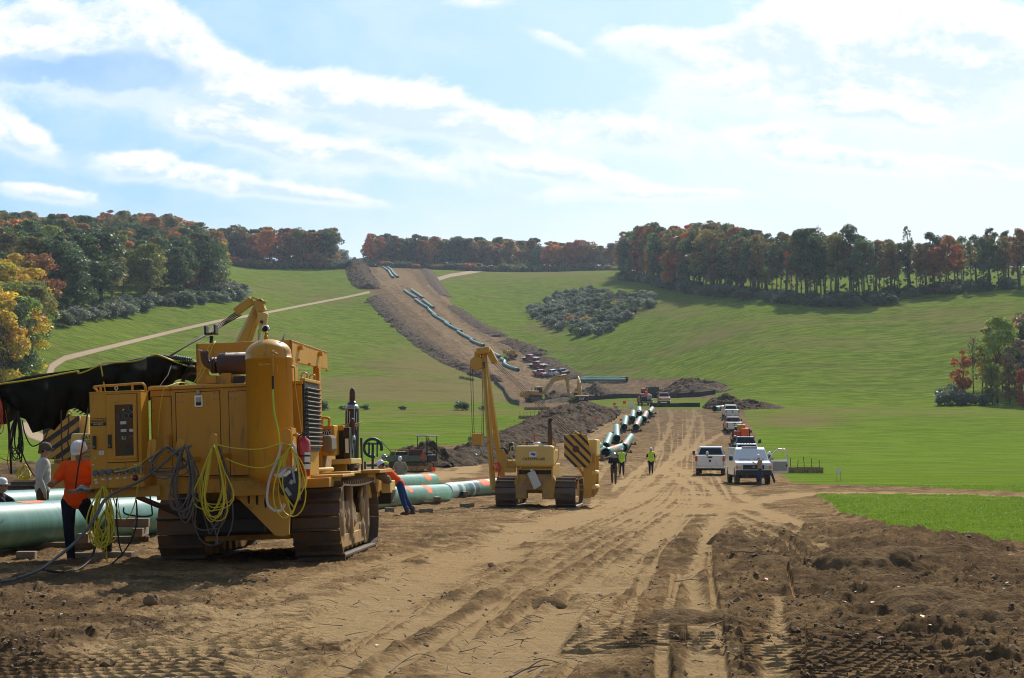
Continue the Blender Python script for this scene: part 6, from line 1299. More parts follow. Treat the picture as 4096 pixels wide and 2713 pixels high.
# ============================================================ pipelayer behind the shelter, facing the camera
def front_pipelayer():
    T = thing('pipelayer', 'yellow pipelayer facing the camera behind the tarpaulin, striped counterweight on the left', 'pipelayer', (-11.55, 42.2, gz(-11.55, 42)), R(180)); f = planar(T); Y = M['yel2']
    crawler(T, -1.03, .62, 0, 3.4, 1.04, -1, shoes=True); crawler(T, 1.03, .62, 0, 3.4, 1.04, 1, shoes=True)
    rbox('tractor_body', -.6, .6, .2, 3.1, .5, 1.5, Y, T, .03)
    a, b = f(283, 1734, 3.5), f(470, 2010, 3.5); x0, x1 = sorted((a.x, b.x)); hd = rbox('radiator_hood', x0, x1, 1.2, 3.5, b.z, a.z, M['cream'], T, .06, 3)
    g = MB()
    for r_ in range(16):
        for c_ in range(22):
            px_ = 300 + c_ * 5.4 + (r_ % 2) * 2.7; py_ = 1764 + r_ * 5.2
            if px_ < 312 - (r_ * 1.2) + 6 or px_ > 430: continue
            q = f(px_, py_, 3.505); g.box((q.x, 3.503, q.z), (.022, .004, .022), (0, R(45), 0))
    o = g.build('grille_perforations', M['dark'], hd); o['kind'] = 'stuff'
    c = f(352, 1751, 3.51); lettering('CATERPILLAR', .125, M['blackprint'], hd, (c.x - .2, 3.503, c.z), (R(90), 0, R(180)), .003, sx=.98, bold=.02)
    P = [(x_.x, x_.z) for x_ in (f(*p, 2.6) for p in ((172, 1700), (275, 1659), (318, 1664), (320, 1790), (281, 1838), (172, 1837)))]
    cw = MB().prism(P, 2.45, 2.6, 'y').build('counterweight', Y, T, bevel=.02); stripes(cw, P, 2.6, 6, -.72, .15, M['stripe'], front=1)
    a, b = f(320, 1662, 2.4), f(352, 1735, 2.4); rbox('weight_block', min(a.x, b.x), max(a.x, b.x), 1.2, 2.4, b.z, a.z, M['cream'], T, .04)
    a, b = f(215, 1838, 2.5), f(300, 1900, 2.5); rbox('weight_arm', min(a.x, b.x), max(a.x, b.x), 1.6, 2.5, b.z - .4, a.z, Y, T, .03)
    q = MB(); c = f(279, 1652, 2.5); q.torus((c.x, 2.5, c.z), .05, .02, 12, 6, 'y'); q.build('lifting_lug', Y, T)
    # boom over the second pipe string
    inv = mw(T).inverted()
    def L(x, y, d): return inv @ at(x, y, d)
    Tp = L(1042, 1205, 43.8); bs = (L(690, 1905, 42.4), L(812, 1890, 44.9))
    for B in bs: d = Tp - B; q = MB(); q.box(B + d * .5, (.21, .2, d.length), d.to_track_quat('Z', 'Y').to_matrix()); q.build('boom_leg', M['yel2'], T, bevel=.015)
    q = MB(); q.hexa([L(1005, 1192, 43.5), L(1060, 1215, 43.5), L(1060, 1215, 44), L(1005, 1192, 44), L(1010, 1186, 43.5), L(1068, 1208, 43.5), L(1068, 1208, 44), L(1010, 1186, 44)]); a = L(1040, 1225, 43.7); q.box(a, (.26, .4, .34), (0, R(20), 0)); q.build('boom_head', Y, T, bevel=.01)
    a, b = L(1004, 1205, 43.7), L(948, 1245, 43.7); d = b - a; q = MB(); q.box((a + b) / 2, (.19, .24, d.length + .10), d.to_track_quat('Z', 'Y').to_matrix()); q.build('head_arm', Y, T, bevel=.03)
    c = L(1050, 1290, 43.6); q = MB(); q.hexa([c + Vector(v) for v in ((-.10, -.12, -.26), (.08, -.12, -.26), (.08, .12, -.26), (-.10, .12, -.26), (-.17, -.12, .26), (.15, -.12, .30), (.15, .12, .30), (-.17, .12, .26))]); q.build('sheave_block', M['cream'], T, bevel=.04)
    MB().lathe((c.x + .0, c.y + .13, c.z), [(.001, 0), (.05, 0), (.05, .03), (.001, .03)], 10, 'y').build('sheave_pin', M['rust'], T)
    m = MB(); cables(m, [(L(x, 1318, 43.6), L(x - 1, 1700, 43.6)) for x in (1033, 1040, 1072)], .012); m.build('hoist_cable', M['rust'], T)
    m = MB(); e = L(330, 1665, 40.5); cables(m, [(L(945 + k * 7, 1248 + k * 4, 43.7), e + Vector((k * .05, .1 * k, .05 * k))) for k in range(4)], .020); m.build('boom_cable', M['rust'], T)
    return T
front_pipelayer()

# ============================================================ tarpaulin shelter
def shelter():
    T = thing('welding_shelter', 'dark olive tarpaulin shelter slung on a boom left of the welding tractor', 'shelter', (-7.5, 23, 3.0)); inv = mw(T).inverted()
    TX = [-260, 0, 100, 300, 400, 555, 640, 700, 768]; TY = [1600, 1535, 1508, 1482, 1468, 1438, 1421, 1430, 1450]
    BX = [-260, 0, 29, 57, 86, 102, 138, 198, 212, 244, 270, 304, 350, 420, 600, 660, 735, 768]; BY = [1640, 1600, 1617, 1648, 1673, 1677, 1733, 1711, 1724, 1686, 1640, 1632, 1656, 1640, 1600, 1560, 1500, 1466]
    nu, nv = 120, 26; V = []; 
    def dep(x): return 22.9 + .0013 * x
    rows = []
    for i in range(nu):
        x = -260 + 1028 * i / (nu - 1); t, b = float(np.interp(x, TX, TY)), float(np.interp(x, BX, BY)); r = []
        for j in range(7):      # roof sheet going back
            k = 1 - j / 7; p = at(x, t, dep(x)); q = p + Vector((.15 * k, 2.1 * k, -.30 * k + .08 * math.sin(3 * k + i * .25) * k)); r.append(inv @ q)
        for j in range(nv):
            k = j / (nv - 1); y = t + (b - t) * k
            fold = .16 * math.sin(x / 19 + 2.2 * k + 1.5 * math.sin(x / 60)) * k + .09 * math.sin(x / 7.5 + 4 * k) * k * k + (float(vnoise(np.array([x / 30.]), np.array([k * 4.]), 5)[0]) - .5) * .25 * min(1, k * 3)
            belly_ = -.35 * math.sin(math.pi * min(1, k * 1.1)) * (.6 + .4 * math.sin(x / 75.))
            r.append(inv @ at(x + 5 * math.sin(k * 6 + x / 30) * k, y, dep(x) + fold + belly_ * .6))
        rows.append(r)
    m = MB(); n = 7 + nv; m.add([p for r in rows for p in r], [(i * n + j, (i + 1) * n + j, (i + 1) * n + j + 1, i * n + j + 1) for i in range(nu - 1) for j in range(n - 1)], True)
    o = m.build('tarpaulin', M['tarp'], T, fix=False); s = o.modifiers.new('thick', 'SOLIDIFY'); s.thickness = .012
    m = MB(); m.tube([at(-260, 1606, dep(-260) + .1), at(640, 1428, dep(640) + .1), at(812, 1462, dep(780) + .2)], .05, 8); m.build('ridge_beam', M['black'], T, world_space=True)
    m = MB(); a = at(735, 1478, 24); b = at(812, 1482, 24.3); m.tube([a, b], .07, 8); m.tube([at(720, 1545, 24), at(745, 1500, 24), at(790, 1465, 24.2)], .035, 6); m.tube([at(735, 1430, 23.9), at(735, 1545, 23.9)], .02, 6); m.build('support_arm', M['black'], T, world_space=True)
    m = MB(); P = [(-100, 1555), (0, 1537), (120, 1520), (299, 1487), (312, 1494), (345, 1485), (398, 1461), (425, 1452), (480, 1450), (540, 1445), (583, 1433)]
    m.tube(smooth_path([at(x, y, dep(x) - .13) for x, y in P]), .013, 6); m.tube(smooth_path([at(x, y, dep(x) - .15) for x, y in ((396, 1455), (403, 1465), (410, 1500), (420, 1560), (428, 1572))]), .011, 6)
    m.tube(smooth_path([at(x, y, dep(x) - .12) for x, y in ((600, 1425), (625, 1419), (655, 1428), (700, 1448), (740, 1462), (778, 1467))]), .012, 6); m.tube(smooth_path([at(x, y, dep(x) - .1) for x, y in ((625, 1419), (680, 1438), (720, 1445), (778, 1443))]), .012, 6)
    m.build('yellow_rope', M['cord_y'], T, world_space=True, fix=False)
    m = MB(); m.tube([at(685, 1462, 22.7), at(672, 1500, 22.7), at(640, 1543, 22.7)], .006, 4); m.build('seam_light', M['bag'], T, world_space=True)  # thin pale line along the tarpaulin
    for (x, w_, y) in ((740, 16, 1452),):
        m = MB()
        for k in range(8): c = at(x - 40 + k * 9, 1440 + k * 1.5, 23.8); m.torus(tuple(c), .07, .012, 14, 5, 'x')
        m.build('tied_hem', M['green'], T, world_space=True)
shelter()
coil('cable_coil', 'tangle of red-orange cords hanging at the left frame edge', 'cable coil', M['cord_r'], at(-2, 1592, 22.6), .16, .60, 8, .006, 31)
coil('cable_coil', 'dark green cable loops hanging from the shelter near the left edge', 'cable coil', M['rubber'], at(74, 1650, 22.7), .16, .72, 7, .010, 32)
cord('hanging_rope', 'dark rope with hoist hanging at the far left of the shelter', 'rope', M['rubber'], [at(33, 1622, 22.7), at(36, 1720, 22.8), at(41, 1800, 22.9), at(45, 1895, 23.0)], .018)
cord('hanging_cable', 'black cable hanging from the shelter and swinging right', 'cable', M['rubber'], [at(88, 1680, 22.7), at(100, 1735, 22.7), at(122, 1780, 22.7), at(145, 1782, 22.7), at(175, 1760, 22.7), at(192, 1722, 22.7)], .010)
cord('hanging_cable', 'long black cable running down from the shelter to the pipe', 'cable', M['rubber'], [at(76, 1700, 22.8), at(80, 1780, 23), at(100, 1840, 23.5), at(125, 1885, 24), at(140, 1905, 24.5)], .011)
cord('hanging_cable', 'pair of black cables hanging straight below the green loops', 'cable', M['rubber'], [at(74, 1750, 22.7), at(76, 1800, 22.8), at(80, 1840, 22.9), at(86, 1845, 22.9), at(87, 1800, 22.8), at(82, 1760, 22.7)], .010)
cord('extension_cord', 'thin yellow cord sagging above the left pipes', 'cord', M['cord_y'], [at(-20, 1822, 23.5), at(30, 1843, 23.5), at(70, 1842, 23.6), at(92, 1858, 23.8), at(100, 1875, 24)], .008)
cord('extension_cord', 'thin orange cord hanging beside the dark rope', 'cord', M['cord_r'], [at(22, 1640, 22.7), at(32, 1720, 22.8), at(34, 1800, 22.9), at(30, 1850, 23), at(42, 1895, 23)], .006)
coil('cable_coil', 'yellow cord heap lying on the back pipe', 'cable coil', M['cord_y'], at(104, 1862, 26.6), .24, .26, 12, .009, 33)
for k, pts in enumerate((((245, 1640), (246, 1750), (250, 1840), (254, 1900)), ((272, 1655), (276, 1700), (270, 1760), (278, 1800)))):
    cord('hanging_cable', 'thin dark cable hanging before the striped counterweight, %s one' % ('left' if k == 0 else 'right'), 'cable', M['rust'], [at(x, y, 22.9) for x, y in pts], .012)
cord('hanging_cable', 'black cable running down across the white hard hat to the tray', 'cable', M['rubber'], [at(352, 1630, 21.0), at(345, 1690, 21.0), at(328, 1790, 21.0), at(312, 1880, 21.0), at(302, 1955, 21.05)], .012)
o = thing('tray_cloth', 'crumpled grey rag on the tray in front of the orange shirt', 'rag', at(328, 1962, 21.05)); q = MB()
for dx, dz, r_ in ((-.04, .02, .04), (.0, .04, .05), (.05, .02, .045), (.09, .01, .03)): q.ball((dx, 0, dz), r_, 8, (1.1, 1.2, .8))
remesh(q, 'rag', M['galv'], o, .012, 1)
print('pipelayers', time.time() - T0)
# ============================================================ pipes
PR = .38
def place_axis(o, A, B):
    A, B = Vector(A), Vector(B); d = (B - A).normalized(); x = d.cross(Vector((0, 0, 1))).normalized(); z = x.cross(d)
    m = Matrix((x, d, z)).transposed().to_4x4(); m.translation = A; o.matrix_world = m
def pipe(A, B, label, r=PR, group=None, pts=None, marks=(), bands=(), seg=28):
    A, B = Vector(A), Vector(B); o = thing('pipe', label, 'pipe', A, group=group); place_axis(o, A, B); L = (B - A).length; inv = mw(o).inverted()
    P = [inv @ Vector(p) for p in pts] if pts else [Vector((0, L * k / 6, 0)) for k in range(7)]
    m = MB(); m.tube(P, r, seg, False); b = len(m.v); m.tube(P, r - .022, seg, False); n = len(P)
    for j in range(seg):
        k = (j + 1) % seg; m.f.append((j, k, b + k, b + j)); m.sm.append(False); q = (n - 1) * seg; m.f.append((q + j, b + q + j, b + q + k, q + k)); m.sm.append(False)
    m.build('pipe_shell', M['pipe'], o)
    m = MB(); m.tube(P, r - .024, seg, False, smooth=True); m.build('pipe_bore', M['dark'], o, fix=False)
    if not pts:
        for y, w_, a0, a1 in marks:
            m = MB(); na, ny = 14, 8; vs = []; ed = []
            for i in range(ny + 1):
                for j in range(na + 1):
                    a = R(a0 + (a1 - a0) * j / na); vs.append(((r + .004) * math.sin(a), y + w_ * i / ny, (r + .004) * math.cos(a))); ed.append(min(i, ny - i, 2.5) / 2.5 * .5 + min(j, na - j, 4) / 4 * .5 if min(i, ny - i, j, na - j) > 0 else 0)
            m.add(vs, [(i * (na + 1) + j, (i + 1) * (na + 1) + j, (i + 1) * (na + 1) + j + 1, i * (na + 1) + j + 1) for i in range(ny) for j in range(na)], True)
            q = m.build('spray_mark', M['spray'], o, fix=False); at_ = q.data.attributes.new('edge', 'FLOAT', 'POINT'); at_.data.foreach_set('value', ed)
        for y, w_, mm in bands: MB().tube([(0, y, 0), (0, y + w_, 0)], r + .003, 28, False).build('coating_band', M[mm], o, fix=False)
    return o
M['bandd'] = mat('dark_blue_coating', (.03, .07, .09), .4); M['bandw'] = mat('pale_coating', (.50, .62, .60), .4); M['bando'] = mat('thin_brown_ring', (.12, .09, .07), .7)
def skid(x, y, z, rz, n, label, L=1.3, group='timber skids under the pipes', lay=1):
    """stack of squared timbers; each layer a part"""
    o = thing('timber_skid', label, 'timber', (x, y, z), rz, group)
    for k in range(n):
        if k % 2 == 0 or n == 1: MB().box((0, 0, .09 + k * .16), (L, .18, .155), (0, 0, random.uniform(-.08, .08))).build('timber', M['wood'], o, bevel=.008)
        else:
            for q in (-.4, .4): MB().box((q * L, 0, .09 + k * .16), (.18, .9, .155), (0, 0, random.uniform(-.1, .1))).build('timber', M['wood'], o, bevel=.008)
    return o
# string nearest the camera
A, B = Vector((-9.55, 15.5, PR + .22)), Vector((-2.72, 60.3, -.08)); C_ = A.lerp(B, .21)
p1 = pipe(A, B, 'long pale green pipe string running behind the orange-shirted man and the welding tractor', marks=((9.4, 1.0, -40, 25), (15.3, .8, -30, 50), (37.6, .8, -20, 70), (40.6, 1.0, 0, 80)), bands=((12.2, .02, 'bando'), (24.4, .03, 'bando'), (10.5, .012, 'bando'), (33, .02, 'bando')))
A2, B2 = Vector((-13.2, 15.0, PR + .2)), Vector((-3.95, 75, .10))
pipe(A2, B2, 'second green pipe string parallel behind the first', marks=((57.6, 1.6, -10, 80), (58.0, .5, 30, 90)), bands=((56.4, .06, 'black'), (49.0, .10, 'black'), (60.4, .05, 'rust')))
pipe((-3.08, 62.6, -.12), (.35, 74.2, .0), 'pale pipe with orange and dark blue bands left of the pipelayer', marks=((5.0, 1.4, -20, 75), (6.7, .5, -20, 60), (9.0, .9, -10, 70)), bands=((.9, .9, 'bandw'), (2.3, .35, 'bandw'), (3.3, .45, 'bandd'), (3.9, .12, 'bandw'), (4.15, .5, 'bandd'), (7.2, .2, 'bando'), (7.7, .5, 'bandw'), (8.6, .1, 'bando')))
def sk_at(sx, sy, d, n, rz, label, L=1.3): v = at(sx, sy, d); skid(v.x, v.y, gz(v.x, v.y) - .02, rz, n, label, L)
sk_at(425, 2200, 27.6, 3, R(10), 'tall timber stack under the near pipe, right of the orange-shirted man', 1.5)
sk_at(215, 2230, 25.6, 2, R(5), 'low timber stack under the near pipe at the left', 1.4)
for sx, sy, d, L, rz, lb in ((355, 2238, 22.9, .5, .2, 'pale timber block lying by the orange-shirted man'), (470, 2238, 23.1, .48, -.05, 'pale timber block below the yellow cord hank'), (106, 2232, 23.2, .28, .1, 'short pale timber offcut at the left edge'), (1558, 2040, 46.5, .26, .3, 'timber offcut left of the man leaning on the pipe'), (1692, 2046, 45.6, .22, .2, 'left one of two timber offcuts before the pipe end'), (1716, 2044, 45.9, .24, .1, 'right one of two timber offcuts before the pipe end'), (1868, 2028, 52, .5, .7, 'timber lying askew left of the pipelayer')):
    v = at(sx, sy, d); o = MB().box((0, 0, .08), (L, .20, .17), (0, 0, rz)).build('timber_block', M['wood'], None, bevel=.008); o.location = (v.x, v.y, gz(v.x, v.y) - .02); tag(o, lb, 'timber')
sk_at(1695, 2010, 55, 2, R(2), 'timber stack under the end of the near pipe string', 1.2); sk_at(1815, 2010, 64.5, 2, R(12), 'timber stack under the banded pipe', 1.1); sk_at(1925, 1995, 69, 1, R(12), 'timber under the right part of the banded pipe', 1.1)
# pipes laid out down the strip
def gpt(sx, sy, off, dmin=60): v = hit(sx, sy, dmin=dmin, off=off); v.z += off; return v
ROWP = [((2423, 1788), (2441, 1743), 'pale pipe lying left of the row, nearest to the dark-shirted walker'), ((2467.5, 1756), (2466.6, 1708), 'second pipe of the left row on the strip'), ((2497, 1710), (2504, 1674), 'third pipe of the left row on the strip'), ((2530, 1677), (2532.6, 1650), 'fourth pipe of the left row on the strip'), ((2558, 1653), (2557, 1636), 'farthest pipe of the left row on the strip'),
        ((2598, 1653), (2606, 1641), 'farthest pipe of the right row on the strip'), ((2575, 1677.5), (2585, 1654), 'second farthest pipe of the right row on the strip'), ((2542, 1710), (2560, 1677), 'pipe with orange marks, third from the far end of the right row'), ((2494, 1792), (2527, 1742), 'pipe with orange bands joined at an angle to the nearest one'), ((2422, 1811), (2488, 1790), 'nearest open pipe of the strip, its dark end left of the walkers')]
for i, (a, b, lb) in enumerate(ROWP):
    A_p = gpt(a[0], a[1], .66); B_p = gpt(b[0], b[1], .66); d = B_p - A_p
    if i not in (9,): d = d.normalized() * min(max(d.length, 10.5), 25)
    B_p = A_p + d; B_p.z = gz(B_p.x, B_p.y) + .66
    orange = i in (5, 6, 7, 8, 9); pipe(A_p, B_p, lb, r=.40, marks=((3.2, .8, -80, 80), (4.6, 1.2, -80, 70), (6.6, .5, -60, 60)) if orange else ((8.5, .4, -40, 30),) if i == 4 else (), seg=20)
    az = math.atan2(B_p.x - A_p.x, B_p.y - A_p.y)
    for t in (.16, .84): v = A_p.lerp(B_p, t); skid(v.x, v.y, gz(v.x, v.y) - .04, -az, 2, 'timber skid under a pipe of the laid-out rows', 1.5, 'skids under the laid-out pipes')
pipe(gpt(2330, 1822, .5, 90), gpt(2410, 1800, .5, 100), 'lower pipe half hidden behind the counterweight of the pipelayer', r=.42); pipe(gpt(2345, 1800, .9, 100), gpt(2396, 1786, .9, 110), 'upper pipe half hidden behind the counterweight of the pipelayer', r=.40)
v = gpt(2385, 1838, .1, 90); skid(v.x, v.y, gz(v.x, v.y), R(-10), 3, 'timber stack right of the striped counterweight', 1.5)
pipe(gpt(2858, 1636, .6, 180), gpt(2905, 1632, .6, 180), 'short visible pipe end left of the white pickup on the rise', r=.42, marks=((1.5, .6, -40, 60),))
# pipes on the hill
def ZH(x, y): return 1300 + x / 2.6133, 1000 + y / 2.6133
HP = [((600, 165), (655, 215)), ((648, 172), (705, 222)), ((664, 212), (715, 288)), ((700, 222), (762, 282)), ((828, 418), (954, 505)), ((905, 415), (1022, 502)), ((945, 515), (1088, 610)), ((1022, 520), (1134, 604)), ((1080, 615), (1178, 690)), ((1125, 672), (1308, 777)), ((1255, 758), (1427, 852)), ((1388, 850), (1557, 942)), ((1522, 936), (1660, 1000)), ((1700, 1035), (1830, 1120)), ((1840, 1135), (1880, 1160)), ((1878, 1160), (2022, 1256))]
HN = ['left upper', 'right upper', 'left lower', 'right lower']
for i, (a, b) in enumerate(HP):
    A_p = gpt(*ZH(*b), .5, 200); B_p = gpt(*ZH(*a), .5, 200)
    if i < 4: A_p = gpt(*ZH(*b), .5, 600); B_p = gpt(*ZH(*a), .5, 600)
    n_ = 9; bend = .5 if i in (4, 6, 8, 10, 15, 12) else .25
    side = (B_p - A_p).cross(Vector((0, 0, 1))).normalized(); pts = []
    for k in range(n_): t = k / (n_ - 1); p = A_p.lerp(B_p, t) - side * bend * math.sin(math.pi * t) * (3.2 if i == 15 else 1); p.z = gz(p.x, p.y) + .5; pts.append(p)
    lb = ('%s pipe of the four at the top of the hill' % HN[i]) if i < 4 else ['', '', '', '', 'topmost pipe of the left file below the road', 'topmost pipe of the right file below the road', 'second pipe of the left file below the road', 'second pipe of the right file below the road', 'third pipe down the left file on the hill', 'fourth pipe down the left file on the hill', 'fifth pipe down the left file on the hill', 'sixth pipe down the hill, with a white strap at its upper end', 'seventh pipe down the hill, just above the boom tip', 'pipe being worked on behind the boom cables on the hill', 'short pipe end below the hill crew in lime vests', 'curved lowest pipe of the hill file, left of the red trucks'][i]
    pipe(A_p, B_p, lb, r=.46, pts=pts, seg=14)
for k, (dz, dy) in enumerate(((0, 0), (0.0, 1.1), (.72, .55))):
    if k == 2: continue
    A_p, B_p = hit(2326, 1527 - dy * 2, dmin=300), hit(2508, 1529 - dy * 2, dmin=300); A_p.z += .5 + dz + k * .25; B_p.z += .5 + dz + k * .25
    pipe(A_p, B_p, ('front' if k == 0 else 'back') + ' pipe of the pair lying across the work area at the foot of the hill', r=.42, seg=16)
for sx0, sx1, sy, d, lb in ((2455, 2547, 1576, 330, 'long steel beam on the ground before the green machine'), (2520, 2665, 1568, 340, 'ladder-like steel mat behind the green machine')):
    a, b = gp(sx0, d), gp(sx1, d); o = MB().bb(-.0, (b - a).length, -.15, .15, .1, .45).build('steel_beam', M['wood'], None, bevel=.02); o.location = a; tag(o, lb, 'beam')

# ============================================================ heaps of spoil, fences, bales
def hp(*pts): return [tuple(hit(x, y, dmin=60)[:2]) for x, y in pts]
heap(hp((1640, 1866), (1700, 1862), (1790, 1860), (1870, 1852)), 'brown earth bank right of the tracked carrier', [3.2, 4, 3.6, 2.5], [1.0, 2.0, 1.4, .5], 3)
heap(hp((1850, 1848), (1900, 1838), (1960, 1826), (2040, 1800)), 'earth bank behind the boom of the pipelayer', [3.2, 3.8, 4, 4], [.9, 1.5, 1.6, 1.5], 5)
heap(hp((2000, 1800), (2090, 1770), (2190, 1735), (2270, 1700)), 'large earth bank above the fuel tank of the pipelayer', [4.2, 5, 5.4, 5], [1.4, 1.8, 1.9, 1.6], 7)
heap(hp((2240, 1702), (2290, 1680), (2340, 1655), (2385, 1642)), 'earth bank rising to the small excavator', [5.5, 6, 5.5, 4], [1.8, 2.1, 1.7, .8], 9)
heap([(-34, 84), (-28, 85), (-24, 86), (-20, 88)], 'tan earth bank at the left edge behind the pipes', 6, [1.4, 1.5, 1.1, .5], 11, m='heapsoil')
heap(pp((822, 618), (832, 640), (845, 658), (852, 668)), 'dark spoil bank left of the strip above the hill road', [6, 6.5, 6.5, 5], [4.2, 2.8, 2.6, 2.6], 13)
heap(pp((868, 690), (892, 716), (918, 745), (950, 772), (985, 800)), 'upper spoil bank along the left side of the strip', 4.2, 1.5, 15)
heap(pp((985, 800), (1020, 824), (1055, 846), (1095, 862), (1130, 874)), 'lower spoil bank along the left side of the strip', 4.2, 1.5, 17)
heap(pp((1095, 868), (1115, 872), (1138, 880)), 'dark heap at the lower left corner of the hill strip', 3.5, 1.8, 19)
heap(pp((982, 624), (1003, 652), (1030, 685)), 'topsoil bank at the top right side of the strip', 3.2, .8, 21)
heap(pp((1052, 712), (1080, 735), (1115, 757), (1155, 778)), 'topsoil bank halfway down the right side of the strip', 3.6, .9, 23)
heap(pp((1175, 790), (1205, 800), (1245, 822)), 'topsoil bank above the parked red trucks', 3.6, 1.1, 25)
heap(pp((1250, 830), (1280, 848), (1310, 866), (1330, 874)), 'topsoil bank right of the parked red trucks', 3.2, .8, 27)
heap([tuple(gp(x, 352)[:2]) for x in (2320, 2385, 2450)], 'large dark brown earth pile in front of the pipe pair', [6, 9, 6], [1.6, 3.1, 1.2], 29)
heap([tuple(gp(x, 330)[:2]) for x in (2195, 2215, 2250)], 'brown earth pile beside the excavator bucket', 6, [2.6, 2.9, 1.8], 31)
heap([tuple(gp(x, d)[:2]) for x, d in ((2265, 322), (2310, 330))], 'low brown earth pile between the two larger ones', 5, 1.9, 33)
heap([tuple(gp(x, d)[:2]) for x, d in ((2690, 326), (2725, 324), (2780, 316), (2840, 306))], 'grey-brown earth pile with a long slope at the right of the work area', [5, 7, 7, 5], [1.8, 3.3, 2.4, .8], 35)
heap([tuple(gp(x, 248)[:2]) for x in (2840, 2890, 2950, 3020, 3110)], 'dark earth pile right of the white pickup on the rise', [4, 5, 5, 4, 2.5], [1.4, 2.2, 1.8, 1.2, .4], 37)
heap([tuple(gp(x, 305)[:2]) for x in (2190, 2240, 2300)], 'dug brown earth below the large excavator', 6, [.8, 1.1, .8], 39)
for i, (x, y, w_, h_) in enumerate(((1740, 1262, .9, .20), (1685, 1258, .7, .24), (2010, 1330, 1.4, .35), (2200, 1415, 1.6, .30), (1600, 1440, .9, .2), (1860, 1310, 1.8, .22), (2120, 1290, 2.0, .25), (2290, 1450, 1.2, .3), (1240, 1395, .5, .12))):
    v = hit(x * 1.7305, y * 1.7305); heap([(v.x - .3 * w_, v.y), (v.x + .4 * w_, v.y + .1)], ['low clod heap on the churned ground right of the vehicle tracks', 'ragged clod heap in front of the white van', 'broad low mound in the right foreground', 'broad clod mound at the lower right', 'small clod mound beside the main wheel track', 'long low ridge of clods in the right middle ground', 'wide ridge of clods near the right edge of the soil', 'dark clod heap above the lower right corner', 'small patch of loose soil on the main track'][i], w_ * .6, h_, 50 + i, 'clod_heap', cat='clod heap', step=.045, m='heapsoil')
def silt_fence(pts, label, h=.8, d0=None):
    P = [Vector(p) for p in pts]; o = thing('silt_fence', label, 'fence', P[0]); inv = mw(o).inverted(); Q = []
    for a, b in zip(P[:-1], P[1:]):
        n = max(2, int((b - a).length / 2.4))
        for k in range(n): v = a.lerp(b, k / n); Q.append(Vector((v.x, v.y, gz(v.x, v.y))))
    Q.append(Vector((P[-1].x, P[-1].y, gz(P[-1].x, P[-1].y)))); m = MB(); vs = []
    for k, v in enumerate(Q): s_ = .12 * math.sin(k * 1.7); vs += [inv @ (v + Vector((0, 0, -.2))), inv @ (v + Vector((s_ * .5, s_, h * (.92 + .08 * math.sin(k * 2.3)))))]
    m.add(vs, [(2 * i, 2 * i + 2, 2 * i + 3, 2 * i + 1) for i in range(len(Q) - 1)]); q = m.build('fabric', M['fence'], o, fix=False); s_ = q.modifiers.new('t', 'SOLIDIFY'); s_.thickness = .04
    for k, v in enumerate(Q[::2]): c = inv @ v; MB().bb(c.x - .03, c.x + .03, c.y + .03, c.y + .09, c.z - .2, c.z + h + .12).build('stake', M['stake'], o)
def dl(*pts): return [hit(x * 1.7305, y * 1.7305, dmin=150) for x, y in pts]
silt_fence(dl((1143, 884), (1165, 905), (1200, 938)), 'black silt fence down the left side below the boom hook', 1.0)
silt_fence([gp(x, d) for x, d in ((2308, 312), (2600, 306), (2862, 302))], 'long black silt fence across the front of the work area', .95)
silt_fence([gp(x, d) for x, d in ((2790, 344), (2825, 326), (2866, 309))], 'black silt fence slanting down the right side of the work area', 1.1)
silt_fence([gp(x, d) for x, d in ((2308, 312), (2325, 285), (2350, 262))], 'short black silt fence behind the small excavator', .9)
silt_fence([gp(x, 252) for x in (2600, 2700, 2800)], 'low black silt fence behind the red truck on the crest', .7)
def bale_mesh():
    q = MB(); q.bb(-.5, .5, -.22, .22, 0, .40)
    for z in (0,): 
        for x in (-.2, .2): q.bb(x - .008, x + .008, -.226, .226, -.004, .406)
    rg = np.random.default_rng(3)
    for i in range(160):
        x, z = rg.uniform(-.5, .5), rg.uniform(.02, .40); y = -.22 if rg.random() < .6 else .22; q.add([(x, y, z), (x + rg.normal() * .06, y * 1.12, z + rg.normal() * .05), (x + .02, y, z + .02)], [(0, 1, 2)])
        q.add([(x, rg.uniform(-.2, .2), .4), (x + rg.normal() * .05, rg.uniform(-.2, .2), .4 + abs(rg.normal()) * .04), (x + .03, 0, .4)], [(0, 1, 2)])
    return q.mesh('hay_bale')
BM_ = bale_mesh(); BM_.materials.append(M['straw'])
def bales(sx, sy, n, label, rz=0, dmin=60, stakes=True, step=1.02, s=1.0):
    v = hit(sx, sy, dmin=dmin)
    for k in range(n):
        x, y = v.x + math.cos(rz) * step * k * s, v.y + math.sin(rz) * step * k * s; o = bpy.data.objects.new('hay_bale', BM_); COL.objects.link(o); o.location = (x, y, gz(x, y)); o.rotation_euler = (random.uniform(-.04, .04), random.uniform(-.03, .03), rz + random.uniform(-.06, .06)); o.scale = (s,) * 3
        tag(o, label if n == 1 else label + ', %s' % ({0: 'leftmost', n - 1: 'rightmost'}.get(k, 'middle one')), 'hay bale', 'hay bales staked in rows')
        if stakes:
            for q in (-.28, .25):
                h = random.uniform(.85, 1.1) * s; t = MB().bb(-.022, .022, -.022, .022, 0, h).build('wooden_stake', M['stake'], None); t.location = (x + q * s, y + random.uniform(-.05, .05), gz(x, y) + .05); t.rotation_euler = (random.uniform(-.06, .06), random.uniform(-.08, .08), 0); tag(t, 'thin stake through a ' + label.replace('hay bale', 'bale', 1), 'stake', 'stakes through the hay bales')
bales(3148, 1893, 3, 'hay bale of the row right of the white van', .02)
bales(2088, 1675, 4, 'hay bale of the row on the field left of the earth bank', .05, 150)
bales(2110, 1640, 4, 'hay bale below the large excavator', .0, 200)
bales(1890, 1762, 3, 'hay bale on the field behind the boom hook', .05, 100)
